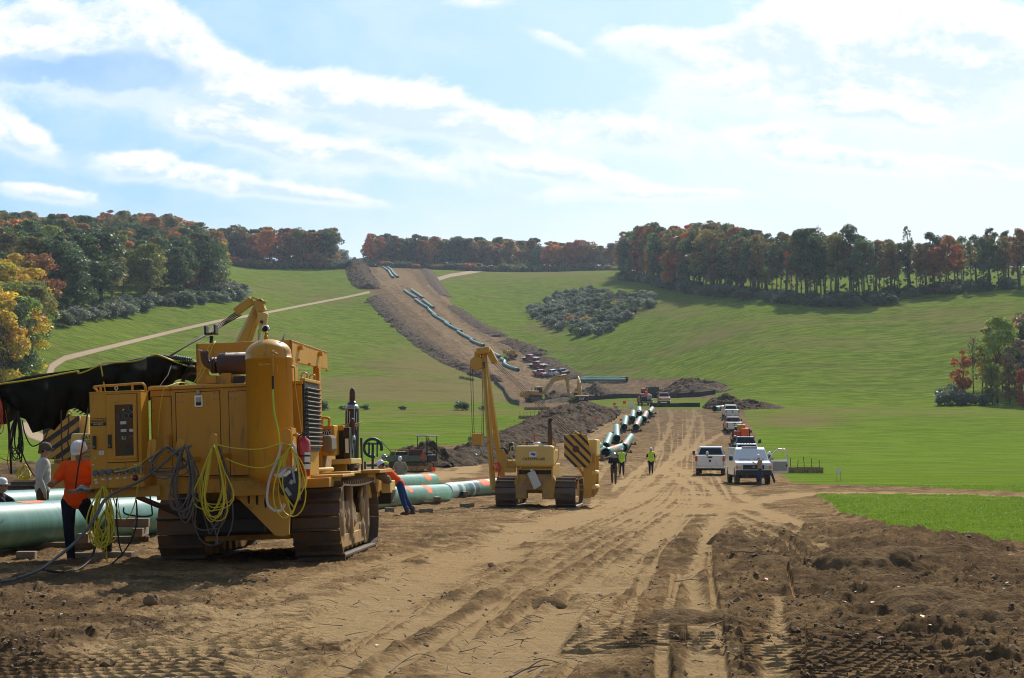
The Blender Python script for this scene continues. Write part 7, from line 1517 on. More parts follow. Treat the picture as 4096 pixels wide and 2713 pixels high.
for k, (x, y, nm) in enumerate(((1400, 1102, 'topmost'), (1415, 1131, 'second'), (1462, 1212, 'third'), (1518, 1260, 'fourth'), (1567, 1309, 'fifth'), (1845, 1515, 'lowest'))): bales(x, y, 3, 'hay bale in the %s row beside the left spoil bank' % nm, .05, 300, stakes=k > 4, s=1.25)
bales(2158, 1412, 2, 'hay bale above the parked red trucks', 0, 300, stakes=False, s=1.5)
# survey flags and small signs
def flag(sx, sy, label, h=.9, dmin=60, mm='orange', s=.22):
    v = hit(sx, sy, dmin=dmin); o = thing('survey_flag', label, 'flag', v, group='small survey markers'); MB().bb(-.012, .012, -.012, .012, 0, h).build('stake', M['stake'], o); MB().box((s * .5, 0, h - s * .5), (s, .02, s), (0, .1, 0)).build('flag_cloth', M[mm], o)
flag(2382, 1707, 'orange survey flag left of the laid-out pipes', 1.3, s=.3); flag(2479, 1712, 'orange survey flag between the pipes', 1.2, s=.3); flag(2452, 1636, 'orange flag left of the small white sign on the crest', 1.0, 150, s=.45); flag(2492, 1636, 'orange flag right of the small white sign on the crest', 1.3, 150, s=.5); flag(2516, 1634, 'small white sign on the crest between flags and truck', .9, 150, 'white', .8); flag(2456, 1640, 'small pale sign right of the small excavator', .6, 150, 'galv', .6)
flag(2970, 1640, 'white marker stake right of the white pickup on the rise', 1.4, 150, 'white', .14); flag(2056, 1712, 'white marker stake on the earth bank', 1.0, 100, 'white', .14); flag(1725, 1889, 'pink flag lying low on the ground by the tracked carrier', .35, 60, 'orange', .3)
v = hit(3355, 1925, dmin=60); o = thing('yard_sign', 'white sign on two thin wire legs beside the dirt track on the right', 'sign', v)
MB().box((0, 0, .62), (.26, .012, .34), (0, R(4), 0)).build('sign_board', M['white'], o)
for q in (-.11, .11): MB().bb(q - .012, q + .012, -.01, .01, 0, .6).build('sign_leg', M['rope'], o)
print('pipes', time.time() - T0)
# ============================================================ road vehicles
def wheel(parent, x, y, r=.40, w_=.27, side=1, tw=True):
    t = MB(); t.lathe((x - w_ / 2, y, r), [(r * .55, 0), (r * .93, .0), (r, .035), (r, w_ - .035), (r * .93, w_), (r * .55, w_)], 24, 'x'); o = t.build('wheel', M['tyre'], parent)
    q = MB(); xo = x + side * (w_ / 2 - .03); q.lathe((xo, y, r), [(.001, .0), (.07, .0 + side * .02), (r * .30, side * .01), (r * .52, side * -.02), (r * .58, side * .02), (r * .58, side * -.05), (.001, side * -.05)], 16, 'x'); q.build('rim', M['galv'], o, fix=True); return o
def pickup(label, loc, rz, col, tailcol=None, group=None, gear=None, flatbed=False, chrome=True, lights=True, tilt=None, lettermark=False):
    T = thing('pickup_truck', label, 'pickup truck', loc, rz, group, tilt); Pm = M['carpaint']; W2 = .98
    arch = lambda yc, r=.48: [(yc - r, .48), (yc - r * .92, .72), (yc - r * .55, .93), (yc, 1.0), (yc + r * .55, .93), (yc + r * .92, .72), (yc + r, .48)]
    # front body with hood, wheel arch cut in
    prof = [(-.85, .50)] + [(1.32, .50)] + arch(1.85) + [(2.55, .50), (2.84, .56), (2.88, 1.02), (2.80, 1.14), (1.30, 1.30), (-.85, 1.32)]
    b = MB().prism(prof, -W2, W2, 'x').build('body', Pm, T, bevel=.035)
    if not flatbed:
        bs = MB()
        for s in (-1, 1): bs.prism([(-2.88, .55)] + [(-2.24, .50)] + arch(-1.72) + [(-1.15, .50), (-.86, .50), (-.86, 1.34), (-2.88, 1.34)], s * W2, s * (W2 - .09), 'x')
        bs.bb(-W2 + .09, W2 - .09, -2.80, -.86, .72, .78); bs.bb(-W2 + .09, W2 - .09, -.92, -.86, .78, 1.34); bs.build('bed', Pm, T, bevel=.012)
        tg = MB().bb(-W2 + .12, W2 - .12, -2.93, -2.86, .66, 1.35).build('tailgate', M['carpaint'], T, bevel=.02); MB().bb(-.16, .16, -2.945, -2.93, 1.20, 1.31).build('handle', M['plastic'], tg, bevel=.01)
        MB().lathe((0, -2.936, 1.02), [(.001, 0), (.085, 0), (.085, .01), (.001, .01)], 16, 'y').build('oval_badge', M['blackprint'], tg)
        MB().bb(-W2 - .004, W2 + .004, -2.9, -.86, 1.335, 1.365).build('bed_rail_cap', M['plastic'], T)
    else:
        f = MB(); f.bb(-1.05, 1.05, -2.95, -.95, .88, .98); f.bb(-1.0, 1.0, -1.02, -.96, .98, 1.85); f.build('flatbed', M['grille'], T, bevel=.01)
        MB().bb(-.42, .42, -2.8, -.9, .55, .85).build('chassis', M['dark'], T)
    # cab
    cb = MB(); Pz = [(-.86, 1.30), (1.28, 1.30), (.55, 1.90), (.30, 1.945), (-.55, 1.945), (-.76, 1.90)]
    v = []
    for s in (-1, 1):
        for y, z in Pz: v.append((s * (W2 - .03 - (z - 1.3) * .30), y, z))
    n = len(Pz); cb.add(v, [tuple(range(n))[::-1], tuple(range(n, 2 * n))] + [(i, (i + 1) % n, n + (i + 1) % n, n + i) for i in range(n)]); cab = cb.build('cab', Pm, T, bevel=.03)
    def xw(z): return W2 - .03 - (z - 1.3) * .30 + .004
    g = MB()    # windscreen and rear window
    g.add([(-xw(1.36) + .12, 1.205 + .015, 1.37), (xw(1.36) - .12, 1.205 + .015, 1.37), (xw(1.84) - .1, .64 + .01, 1.845), (-xw(1.84) + .1, .64 + .01, 1.845)], [(0, 1, 2, 3)]); g.build('windscreen', M['glass'], T)
    MB().add([(-xw(1.36) + .12, -.852, 1.40), (xw(1.36) - .12, -.852, 1.40), (xw(1.84) - .12, -.782, 1.83), (-xw(1.84) + .12, -.782, 1.83)], [(3, 2, 1, 0)]).build('rear_window', M['glass'], T, fix=False)
    for s in (-1, 1):
        for ya, yb in ((-.70, -.02), (.06, .95)):
            z0, z1 = 1.38, 1.84; yt = min(yb, .52); P = [(s * xw(z0), ya, z0), (s * xw(z0), yb, z0), (s * xw(z1), yt, z1), (s * xw(z1), ya + .06, z1)]
            MB().add([(p[0] + s * .004, p[1], p[2]) for p in P], [(0, 1, 2, 3)]).build('side_window', M['glass'], T, fix=False)
        for y in (-.05, 1.12):
            MB().bb(s * (W2 + .001), s * (W2 + .006), y - .006, y + .006, .6, 1.3).build('door_seam', M['dark'], T)
        for y in (-.62, .18): MB().bb(s * W2, s * (W2 + .03), y, y + .16, 1.12, 1.15).build('door_handle', M['plastic'], T)
        mr = MB(); mr.bb(s * 1.14, s * 1.32, .98, 1.08, 1.33, 1.62); mr.bb(s * .94, s * 1.16, 1.0, 1.05, 1.36, 1.40); mr.build('mirror', M['plastic'] if not chrome else M['plastic'], T, bevel=.02)
        if not flatbed: MB().bb(s * (W2 - .15), s * (W2 + .005), -2.945, -2.84, .98, 1.30).build('tail_light', M['lampred'], T, bevel=.01)
        MB().bb(s * (W2 - .30), s * (W2 - .02), 2.76, 2.90, .82, 1.03).build('headlight', M['lampclr'], T, bevel=.02)
        wheel(T, s * .84, 1.85, side=s); wheel(T, s * .84, -1.72, side=s)
    MB().bb(-W2 - .01, W2 + .01, -3.06, -2.86, .50, .68).build('rear_bumper', M['chrome'] if chrome else M['plastic'], T, bevel=.03)
    MB().bb(-W2 - .01, W2 + .01, 2.80, 3.00, .50, .74).build('front_bumper', M['chrome'] if chrome else M['plastic'], T, bevel=.03)
    MB().bb(-.66, .66, 2.85, 2.91, .80, 1.10).build('grille', M['chrome'] if chrome else M['grille'], T, bevel=.01); MB().bb(-.14, .14, -3.075, -3.05, .56, .67).build('licence_plate', M['whiteprint'], T)
    MB().bb(-.75, .75, -2.6, 2.5, .36, .56).build('chassis_rail', M['dark'], T)
    if lights:
        for x in (-.42, -.21, 0, .21, .42): MB().bb(x - .05, x + .05, .30, .38, 1.93, 1.965).build('roof_lamp', M['lampamb'], T)
    colour_tree(T, ('body', 'bed', 'cab', 'tailgate'), col)
    if tailcol: colour_tree(T, ('tailgate',), tailcol)
    return T
WHITE, REDC, MAR, BLK, DBLUE = (.74, .74, .74), (.34, .018, .018), (.13, .012, .018), (.02, .02, .022), (.02, .03, .06)
def gd(sx, d): p = gp(sx, d); return p
def slope_tilt(p, rz, L=2.0, wd=.9):
    """lean a vehicle to the slope it stands on"""
    c, s = math.cos(rz), math.sin(rz); f = Vector((-s, c)); r = Vector((c, s))
    zf, zb = gz(p.x + f.x * L, p.y + f.y * L), gz(p.x - f.x * L, p.y - f.y * L); zr, zl = gz(p.x + r.x * wd, p.y + r.y * wd), gz(p.x - r.x * wd, p.y - r.y * wd)
    F_ = Vector((f.x, f.y, (zf - zb) / (2 * L))).normalized(); U = Vector((r.x, r.y, (zr - zl) / (2 * wd))).cross(F_).normalized(); Rr = F_.cross(U)
    return Matrix((Rr, F_, U)).transposed().to_4x4() @ Matrix.Rotation(-rz, 4, 'Z')
def put(fn, label, sx, d, deg, *a, **k): p = gd(sx, d); rz = R(deg); return fn(label, p, rz, *a, tilt=slope_tilt(p, rz), **k)
T1 = put(pickup, 'white pickup seen from behind beside the white van, tools in its bed', 2845, 105, -9, WHITE, chrome=True, lights=False)
# jobsite vac and tools in the bed
o = thing('tool_crate', 'pale crate with upright white bottle in the bed of the white pickup', 'crate', mw(T1) @ Vector((-.15, -2.3, .80))); MB().bb(-.3, .3, -.2, .2, 0, .56).build('crate_body', M['galv'], o, bevel=.02); MB().lathe((-.05, 0, .56), [(.001, 0), (.09, 0), (.09, .22), (.04, .30), (.001, .30)], 12).build('bottle', M['white'], o)
put(pickup, 'maroon pickup with white tailgate parked second from the far end of the line', 2930, 193, -3, MAR, WHITE)
put(pickup, 'white pickup at the far end of the parked line, on the rise', 2921, 219, -2, WHITE)
T2 = put(pickup, 'red welding truck loaded with orange and yellow gear in the parked line', 2962, 168, -5, REDC, flatbed=True)
T3 = put(pickup, 'black work truck with amber roof lamps in the parked line', 2980, 143, 176, BLK, flatbed=True)
T4 = put(pickup, 'white work truck tucked directly behind the white van', 2985, 118, 177, WHITE, flatbed=True)
for T, items in ((T2, ((-.5, -2.2, .98, .7, .9, .7, 'redprint'), (.35, -2.3, .98, .8, .7, .95, 'orange'), (.0, -1.5, .98, .9, .5, 1.35, 'yel'), (-.6, -1.2, .98, .3, .4, 1.1, 'rust'))), (T3, ((.0, -2.0, .98, 1.5, 1.2, .6, 'black'), (.8, -1.6, .98, .25, .25, 1.0, 'yel'))), (T4, ((.0, -2.0, .98, 1.6, 1.4, .7, 'galv'),))):
    for x, y, z, a, b, c, mm in items: MB().bb(x - a / 2, x + a / 2, y - b / 2, y + b / 2, z, z + c).build('gear_box', M[mm], T, bevel=.05)
for s in (-1, 1): MB().bb(s * 1.2, s * 1.42, .98, 1.1, 1.35, 1.72).build('tow_mirror', M['plastic'], T3, bevel=.02)
# red trucks on the crest and on the hill
Ta = put(pickup, 'red truck facing the camera on the grass beyond the crest', 2655, 268, 178, REDC, lights=False)
Tb = put(pickup, 'red truck heaped with orange gear behind the farthest pipes', 2580, 262, 4, REDC, flatbed=True)
for x, y, z, a, b, c, mm in ((-.6, -2.0, .98, .6, .9, .6, 'black'), (.3, -2.2, .98, .9, .8, .8, 'galv'), (.1, -1.5, .98, .25, .25, 1.9, 'orange'), (.7, -1.8, .98, .3, .5, .9, 'orange')): MB().bb(x - a / 2, x + a / 2, y - b / 2, y + b / 2, z, z + c).build('gear_box', M[mm], Tb, bevel=.05)
HR = 'vehicles parked on the hill strip'
for sx, sy, deg, col, lb, fb in ((2122, 1444, -128, REDC, 'topmost red flatbed truck on the hill strip', True), (2150, 1472, -128, REDC, 'second red flatbed truck on the hill strip', True), (2163, 1506, -150, (.42, .04, .07), 'red pickup at the left of the bottom row on the hill', False), (2211, 1506, 40, WHITE, 'white pickup between the two red ones on the hill', False), (2250, 1503, 25, MAR, 'dark red pickup at the right of the bottom row on the hill', False)):
    p = hit(sx, sy, dmin=250); rz = R(deg); pickup(lb, p, rz, col, flatbed=fb, tilt=slope_tilt(p, rz), lights=False, chrome=not fb, group=HR)
put(pickup, 'dark blue truck on the ridge beside the upper pipes', 1497, 850, 60, DBLUE, lights=False)
Tc = put(pickup, 'dark red crane truck on the ridge at the end of the side track', 1938, 885, 75, (.16, .02, .02), flatbed=True, lights=False); MB().bb(-.4, .4, -2.6, -1.8, .98, 2.3).build('crane_base', M['rust'], Tc); MB().tube([(0, -2.2, 2.2), (0, -.5, 2.9)], .15, 6).build('crane_arm', M['rust'], Tc)

def van():
    p = gd(2992, 88.5); rz = R(178); T = thing('van', 'white van facing the camera with its passenger-side door standing open', 'van', p, rz); W2 = 1.0; Pm = M['carpaint']
    arch = lambda yc, r=.46: [(yc - r, .50), (yc - r * .9, .72), (yc - r * .55, .90), (yc, .96), (yc + r * .55, .90), (yc + r * .9, .72), (yc + r, .50)]
    prof = [(-2.9, .52)] + arch(-1.75) + [(1.45, .50)] + arch(2.0)[1:] + [(2.60, .52), (2.72, .62), (2.74, 1.12), (2.66, 1.20), (1.88, 1.34), (-2.9, 1.34)]
    MB().prism(prof, -W2, W2, 'x').build('body', Pm, T, bevel=.04)
    Pz = [(-2.9, 1.33), (1.92, 1.33), (1.20, 1.98), (.95, 2.09), (-2.75, 2.10), (-2.88, 2.0)]; v = []
    for s in (-1, 1):
        for y, z in Pz: v.append((s * (W2 - .02 - max(0, z - 1.33) * .20), y, z))
    n = 6; MB().add(v, [tuple(range(n))[::-1], tuple(range(n, 2 * n))] + [(i, (i + 1) % n, n + (i + 1) % n, n + i) for i in range(n)]).build('upper_body', Pm, T, bevel=.05)
    MB().add([(-.84, 1.80, 1.42), (.84, 1.80, 1.42), (.74, 1.245, 1.93), (-.74, 1.245, 1.93)], [(0, 1, 2, 3)]).build('windscreen', M['glass'], T)
    ws = MB(); ws.bb(-.7, -.05, 1.84, 1.86, 1.41, 1.43); ws.bb(.05, .7, 1.84, 1.86, 1.41, 1.43); ws.build('wiper', M['dark'], T)
    g = MB().bb(-.60, .60, 2.70, 2.755, .84, 1.10).build('grille', M['plastic'], T, bevel=.02)
    for k in range(4): MB().bb(-.58, .58, 2.755, 2.77, .87 + k * .055, .885 + k * .055).build('grille_bar', M['grille'], g)
    MB().lathe((0, 2.775, .975), [(.001, 0), (.07, 0), (.07, .01), (.001, .01)], 14, 'y').build('oval_badge', M['galv'], g)
    for s in (-1, 1):
        MB().bb(s * .63, s * .86, 2.68, 2.76, .87, 1.06).build('headlight', M['lampclr'], T, bevel=.02); MB().bb(s * .86, s * 1.0, 2.62, 2.745, .87, 1.06).build('indicator', M['lampamb'], T, bevel=.015)
        wheel(T, s * .86, 2.0, .38, .25, s); wheel(T, s * .86, -1.75, .38, .25, s)
    MB().bb(-1.01, 1.01, 2.66, 2.84, .50, .80).build('front_bumper', M['plastic'], T, bevel=.04); MB().bb(-.8, .8, -2.5, 2.5, .34, .54).build('chassis_rail', M['dark'], T)
    MB().bb(-.7, .7, 2.72, 2.76, .36, .50).build('air_dam', M['plastic'], T, bevel=.02)
    q = MB().bb(-1.28, -1.06, 1.45, 1.58, 1.36, 1.66); 
    MB().bb(1.05, 1.26, 1.60, 1.70, 1.33, 1.60).build('mirror', M['plastic'], T, bevel=.03)
    MB().bb(-.45, .45, .9, 1.05, 2.10, 2.15).build('roof_rack', M['galv'], T, bevel=.01)
    # doors: the one on the image's right swings out square to the body
    D = MB(); hx_, hy = -1.0, 1.55; ang = R(-82)
    def dp(u, w_, z): return (hx_ - math.sin(-ang) * u - math.cos(ang) * w_, hy - math.cos(ang) * u + math.sin(-ang) * 0 * w_ - w_ * 0 , z)
    dd = thing('tmp', None, None); bpy.data.objects.remove(dd)
    door = bpy.data.objects.new('open_door', None); COL.objects.link(door); door.parent = T; door.location = (hx_, hy, 0); door.rotation_euler = (0, 0, R(-86))
    outer = [(0, .62), (-1.12, .62), (-1.14, 1.28), (-1.10, 1.62), (-.98, 1.98), (-.55, 2.02), (-.22, 1.75), (0, 1.34)]
    m = MB(); m.prism([(0, .62), (-1.12, .62), (-1.14, 1.36), (0, 1.36)], -.03, .05, 'x'); m.prism([(-1.14, 1.36), (-1.05, 1.36), (-.93, 1.93), (-.98, 1.99), (-1.10, 1.62)], -.02, .04, 'x'); m.prism([(-.98, 1.99), (-.93, 1.92), (-.57, 1.95), (-.55, 2.02)], -.02, .04, 'x'); m.prism([(-.55, 2.02), (-.57, 1.95), (-.26, 1.72), (-.06, 1.36), (0, 1.36), (-.22, 1.75)], -.02, .04, 'x')
    q = m.build('door_panel', Pm, door, bevel=.01); q.color = WHITE + (1,)
    MB().bb(-.035, -.03, -1.06, -.24, .75, 1.25).build('door_trim', M['galv'], door); MB().bb(-.06, -.03, -1.08, -.98, 1.0, 1.1).build('inner_handle', M['plastic'], door)
    MB().bb(.05, .28, -.18, -.02, 1.33, 1.66).build('mirror', M['plastic'], door, bevel=.04)
    colour_tree(T, ('body', 'upper_body'), WHITE); return T
VN = van()

# ============================================================ excavators
def excavator(label, loc, rz, boomang, stickang, scale=1.0, mark=False, tilt=None, swing=0.0):
    T = thing('excavator', label, 'excavator', loc, rz, tilt=tilt); T.scale = (scale,) * 3; Y = M['yel2']
    for s in (-1, 1):
        q = MB(); pr = [(-2.3 + .45 * (1 - math.cos(a)) - .45 + .0, .48 + .46 * math.sin(a)) for a in np.linspace(-math.pi / 2, -3 * math.pi / 2, 8)] + [(2.3 - .45 + .45 * math.cos(a) + 0, .48 + .46 * math.sin(a)) for a in np.linspace(math.pi / 2, -math.pi / 2, 8)]
        q.prism(pr, s * .95, s * 1.55, 'x'); o = q.build('crawler_track', M['steel'], T, bevel=.02)
        for k in range(22):
            y = -2.2 + k * .21; MB().bb(s * .93, s * 1.57, y, y + .05, .94, .99).build('track_shoe', M['steel'], o)
            if k % 3 == 0: MB().bb(s * .93, s * 1.57, (-2.32 if k < 11 else 2.30), (-2.27 if k < 11 else 2.35), .15 + (k % 11) * .07, .19 + (k % 11) * .07).build('track_shoe', M['steel'], o)
    MB().bb(-.95, .95, -1.4, 1.4, .4, 1.0).build('undercarriage', M['dark'], T)
    H_ = bpy.data.objects.new('upper_structure', None); COL.objects.link(H_); H_.parent = T; H_.rotation_euler = (0, 0, swing)
    MB().bb(-1.45, 1.45, -2.9, 1.5, 1.1, 1.35).build('deck', M['dark'], H_, bevel=.03); MB().bb(-1.45, 1.45, -2.95, -.3, 1.35, 2.15).build('engine_cover', Y, H_, bevel=.12)
    cw = MB().bb(-1.47, 1.47, -3.15, -2.4, 1.05, 2.0); cw.build('counterweight', M['yel'] if not mark else M['black'], H_, bevel=.2, seg=3)
    if mark:
        MB().bb(-1.46, 1.46, -3.10, -2.3, 1.75, 2.15).build('counterweight_top', M['yel'], H_, bevel=.15)
        lettering('CAT', .62, M['whiteprint'], H_, (0, -3.17, 1.42), (R(90), 0, 0), .01, bold=.03)
    cab = MB(); cab.hexa([(-1.45, -.1, 1.35), (-.5, -.1, 1.35), (-.5, 1.55, 1.35), (-1.45, 1.55, 1.35), (-1.42, .0, 2.95), (-.53, .0, 2.95), (-.53, 1.3, 2.95), (-1.42, 1.3, 2.95)]); cab.build('cab', Y, H_, bevel=.05)
    for P in ([(-1.47, .1, 1.9), (-1.47, 1.3, 1.9), (-1.44, 1.15, 2.8), (-1.44, .15, 2.8)], [(-.48, .1, 1.9), (-.48, 1.3, 1.9), (-.51, 1.15, 2.8), (-.51, .15, 2.8)], [(-1.36, 1.52, 1.7), (-.58, 1.52, 1.7), (-.62, 1.34, 2.85), (-1.34, 1.34, 2.85)], [(-1.36, -.09, 2.0), (-.58, -.09, 2.0), (-.62, -.02, 2.8), (-1.34, -.02, 2.8)]): MB().add(P, [(0, 1, 2, 3)]).build('cab_window', M['glass'], H_, fix=False)
    MB().bb(-1.46, -.5, -.05, 1.4, 2.95, 3.02).build('cab_roof', M['galv'] if not mark else M['white'], H_, bevel=.03)
    MB().tube([(.9, -1.6, 2.1), (.9, -1.6, 2.7)], .08, 8).build('exhaust_pipe', M['black'], H_)
    # boom with a knee, stick, bucket
    p0 = Vector((.0, 1.2, 1.7)); d1 = Vector((0, math.cos(boomang), math.sin(boomang))); p1 = p0 + d1 * 3.4; a2 = boomang - R(42); p2 = p1 + Vector((0, math.cos(a2), math.sin(a2))) * 2.9; a3 = stickang; p3 = p2 + Vector((0, math.cos(a3), math.sin(a3))) * 3.2
    def beam(pts, w_, hs, nm, m):
        q = MB(); L_ = []
        for (p, hh, dr) in zip(pts, hs, range(len(pts))):
            t = (pts[min(dr + 1, len(pts) - 1)] - pts[max(dr - 1, 0)]).normalized(); nrm = Vector((0, -t.z, t.y)); L_.append((p + nrm * hh / 2, p - nrm * hh / 2))
        poly = [(a.y, a.z) for a, b in L_] + [(b.y, b.z) for a, b in L_[::-1]]; q.prism(poly, -w_ / 2, w_ / 2, 'x'); return q.build(nm, m, H_, bevel=.03)
    beam([p0, p0.lerp(p1, .6), p1, p1.lerp(p2, .4), p2], .5, [.5, .8, .85, .7, .42], 'boom', Y); beam([p2 - Vector((0, math.cos(a3), math.sin(a3))) * .5, p2, p3], .38, [.35, .6, .35], 'stick', Y)
    MB().tube([p0 + Vector((.32, .3, .2)), p0.lerp(p1, .85) + Vector((.32, 0, -.1))], .10, 8).build('hydraulic_ram', M['chrome'], H_); MB().tube([p1 + Vector((0, .0, .55)), p2 + Vector((0, -.1, .55))], .10, 8).build('hydraulic_ram', M['yel'], H_)
    b = MB(); pts = [(.0, .1), (.55, .25), (.85, -.25), (.75, -.85), (.2, -1.15), (-.35, -1.0), (-.1, -.75), (.3, -.7), (.35, -.35), (.0, -.15)]; an = a3 + R(95); c, s = math.cos(an), math.sin(an)
    b.prism([(p3.y + y * c - z * s, p3.z + y * s + z * c) for y, z in pts], -.65, .65, 'x'); b.build('bucket', M['yelmud'], H_, bevel=.03)
    return T
p = gd(2150, 322); excavator('large yellow excavator digging at the foot of the hill with bent boom', p, R(-66), R(52), R(-82), 1.12)
p = gd(2322, 258); excavator('small excavator seen from behind at the crest, lettered counterweight', p, R(2), R(66), R(-50), .80, mark=True)
tree('shrub', *gd(2290, 256)[:2], 2.2, 'green', 'green bush pressed against the small excavator') if 'PROTO' in globals() else None
# ============================================================ tracked carrier with blue canopy
def carrier():
    p = gd(1640, 112); T = thing('tracked_carrier', 'muddy green tracked carrier with blue canopy and black engine on its bed', 'tracked carrier', p, R(-62)); G = M['green']
    for s in (-1, 1): crawler(T, s * .78, .42, -1.55, 1.55, .68, s, m='yelmud')
    MB().bb(-.95, .95, -1.7, .9, .72, .82).build('bed_floor', G, T)
    for a in ((-.98, -.93, -1.7, .9), (.93, .98, -1.7, .9), (-.98, .98, -1.75, -1.7), (-.98, .98, .88, .93)): MB().bb(*a, .75, 1.15).build('bed_side', mat('faded_green_panel', (.07, .13, .08), .7, dirt=(.2, .15, .1), damt=.4) if 'fgp' not in M else M['fgp'], T, bevel=.01)
    MB().bb(-.5, .6, -.1, .75, .85, 1.55).build('red_tank', M['rust'], T, bevel=.04); MB().bb(-.52, .62, -.12, .77, 1.55, 1.62).build('tank_lid', mat('faded_red', (.3, .12, .11), .6), T)
    e = MB(); e.bb(-.45, .35, -1.35, -.4, 1.0, 1.45); e.build('engine', M['black'], T, bevel=.05); rg = np.random.default_rng(5); q = MB()
    for k in range(16): c = (rg.uniform(-.6, .6), rg.uniform(-1.6, -.3), rg.uniform(.9, 1.3)); q.torus(c, rg.uniform(.1, .25), .02, 10, 5, random.choice('xyz'))
    q.build('engine_hoses', M['rubber'], T, fix=False)
    f = MB()
    for x in (-.5, .38):
        for y in (-1.4, -.38): f.bb(x, x + .05, y, y + .05, .9, 1.6)
    f.bb(-.5, .43, -1.4, -1.35, 1.55, 1.6); f.bb(-.5, .43, -.38, -.33, 1.55, 1.6); f.bb(-.5, -.45, -1.4, -.33, 1.55, 1.6); f.bb(.38, .43, -1.4, -.33, 1.55, 1.6); f.build('engine_frame', M['yel'], T)
    MB().bb(-.9, .9, 1.0, 1.8, .7, 1.2).build('driver_platform', M['grille'], T, bevel=.05); MB().bb(-.3, .3, 1.25, 1.65, 1.2, 1.4).build('seat', M['dark'], T, bevel=.05)
    for x in (-.8, .8):
        for y in (.95, 1.8): MB().tube([(x, y, 1.1), (x * .95, y, 2.55)], .035, 6).build('canopy_post', M['black'], T)
    MB().bb(-.95, .95, .85, 1.95, 2.55, 2.64).build('canopy', mat('blue_canopy', (.20, .28, .38), .5), T, bevel=.04)
    MB().box((.99, .6, 1.1), (.02, .35, .4), (0, 0, .1)).build('hanging_cloth', M['redprint'], T)
carrier()
# green machine in the work area
p = gd(2605, 322); T = thing('pump_unit', 'dark green wheeled machine standing in the middle of the work area', 'machine', p, R(90)); MB().bb(-.9, .9, -1.6, 1.2, .7, 2.0).build('housing', M['green'], T, bevel=.06); MB().bb(-.7, .7, 1.2, 2.2, .8, 1.7).build('engine', M['redprint'], T, bevel=.1); MB().bb(-.95, .95, -1.7, .6, 2.0, 2.1).build('roof_tray', M['galv'], T)
for s in (-1, 1): wheel(T, s * .95, 1.5, .62, .35, s); wheel(T, s * .95, -1.1, .45, .3, s)
for k in range(5): MB().tube([(-.4 + .2 * k, -1 + .3 * k, 2.1), (-.3 + .2 * k, -.8 + .3 * k, 2.6)], .04, 5).build('lever', M['dark'], T)
# small pipelayer working on the hill
p = hit(2032, 1432, dmin=350); T = pipelayer('small distant yellow pipelayer working beside the pipe on the hill strip', p, R(-150), (-2.2, 1.4, 5.6)); MB().bb(-.8, .8, .6, 2.0, 2.6, 2.7).build('canopy', M['cream'], T)
# line-up clamp standing over the pipe string
t_ = .79; c = A.lerp(B, t_); c = at(1491, 1791, c.y - 1); c.z -= 0; o = thing('pipe_clamp', 'dark green open ring clamp on a stand above the pipe string', 'clamp', c, R(8)); q = MB(); q.torus((0, 0, 0), .29, .05, 30, 8, 'y', R(-20), R(285)); q.build('clamp_ring', M['green'], o); q = MB(); q.bb(-.04, .04, -.04, .04, -1.05, .16); q.bb(-.15, -.09, -.03, .03, -.30, .18); q.bb(.12, .17, -.03, .03, -.30, .22); q.bb(-.22, .26, -.03, .03, .10, .15); q.bb(-.2, .2, -.12, .12, -.62, -.54); q.bb(-.28, -.22, -.05, .05, -1.05, -.45); q.bb(.22, .28, -.05, .05, -1.05, -.45); q.build('clamp_stand', M['green'], o, bevel=.01); MB().box((.42, 0, .05), (.03, .03, .45), (0, R(-45), 0)).build('lever', M['galv'], o)

# ============================================================ people
def P_(label, sx, sy, d, rz, pose, shirt, trousers, sc=1.0, z=None, **k):
    v = at(sx, sy, d); zz = gz(v.x, v.y) if z is None else z; return person(label, (v.x, v.y, zz), R(rz), pose, shirt, trousers, scale=sc, **k)
P_('person in orange T-shirt and white hard hat, head bowed, before the near pipe', 297, 2250, 22.5, 178, dict(pel=(0, 0, .93), bel=(-.03, .05, 1.09), che=(-.08, .12, 1.27), nek=(-.11, .17, 1.45), hed=(-.12, .25, 1.60), look=(.05, .86, -.50), sR=(.11, .14, 1.41), sL=(-.31, .14, 1.42), eR=(.215, .20, 1.20), wR=(.21, .42, 1.13), dR=(-.2, .9, .1), eL=(-.42, .16, 1.16), wL=(-.38, .40, 1.08), dL=(.1, 1, 0),
   hR=(.10, 0, .90), hL=(-.10, 0, .90), kR=(.07, .05, .48), aR=(.04, .02, .09), kL=(-.22, -.28, .52), aL=(-.30, -.62, .16)), 'oshirt', 'darkjeans', 1.03, near=True, stout=1.06)
P_('person in off-white shirt, camouflage cap and blue sunglasses behind the near pipe', 168, 2050, 28.2, -68, dict(look=(.15, 1, -.12), eL=(-.24, -.06, 1.15), wL=(-.18, .08, .88), eR=(.25, -.08, 1.16), wR=(.25, .02, .90), hed=(.0, .04, 1.655)), 'wshirt', 'olive', 1.035, near=True, sleeves='long', hat=('camo', 'soft'), glasses='shade')
P_('person in white hard hat crouching at the left frame edge behind the pipe', -42, 2060, 28.5, -90, dict(pel=(0, 0, .42), bel=(0, .06, .56), che=(0, .12, .72), nek=(0, .18, .90), hed=(0, .22, 1.03), sL=(-.19, .15, .85), sR=(.19, .15, .85), eL=(-.26, .35, .72), eR=(.26, .35, .72), wL=(-.15, .5, .65), wR=(.15, .5, .65), hL=(-.1, 0, .42), hR=(.1, 0, .42), kL=(-.18, .42, .45), kR=(.18, .42, .45), aL=(-.15, .15, .1), aR=(.15, .15, .1)), 'blkshirt', 'jeans')
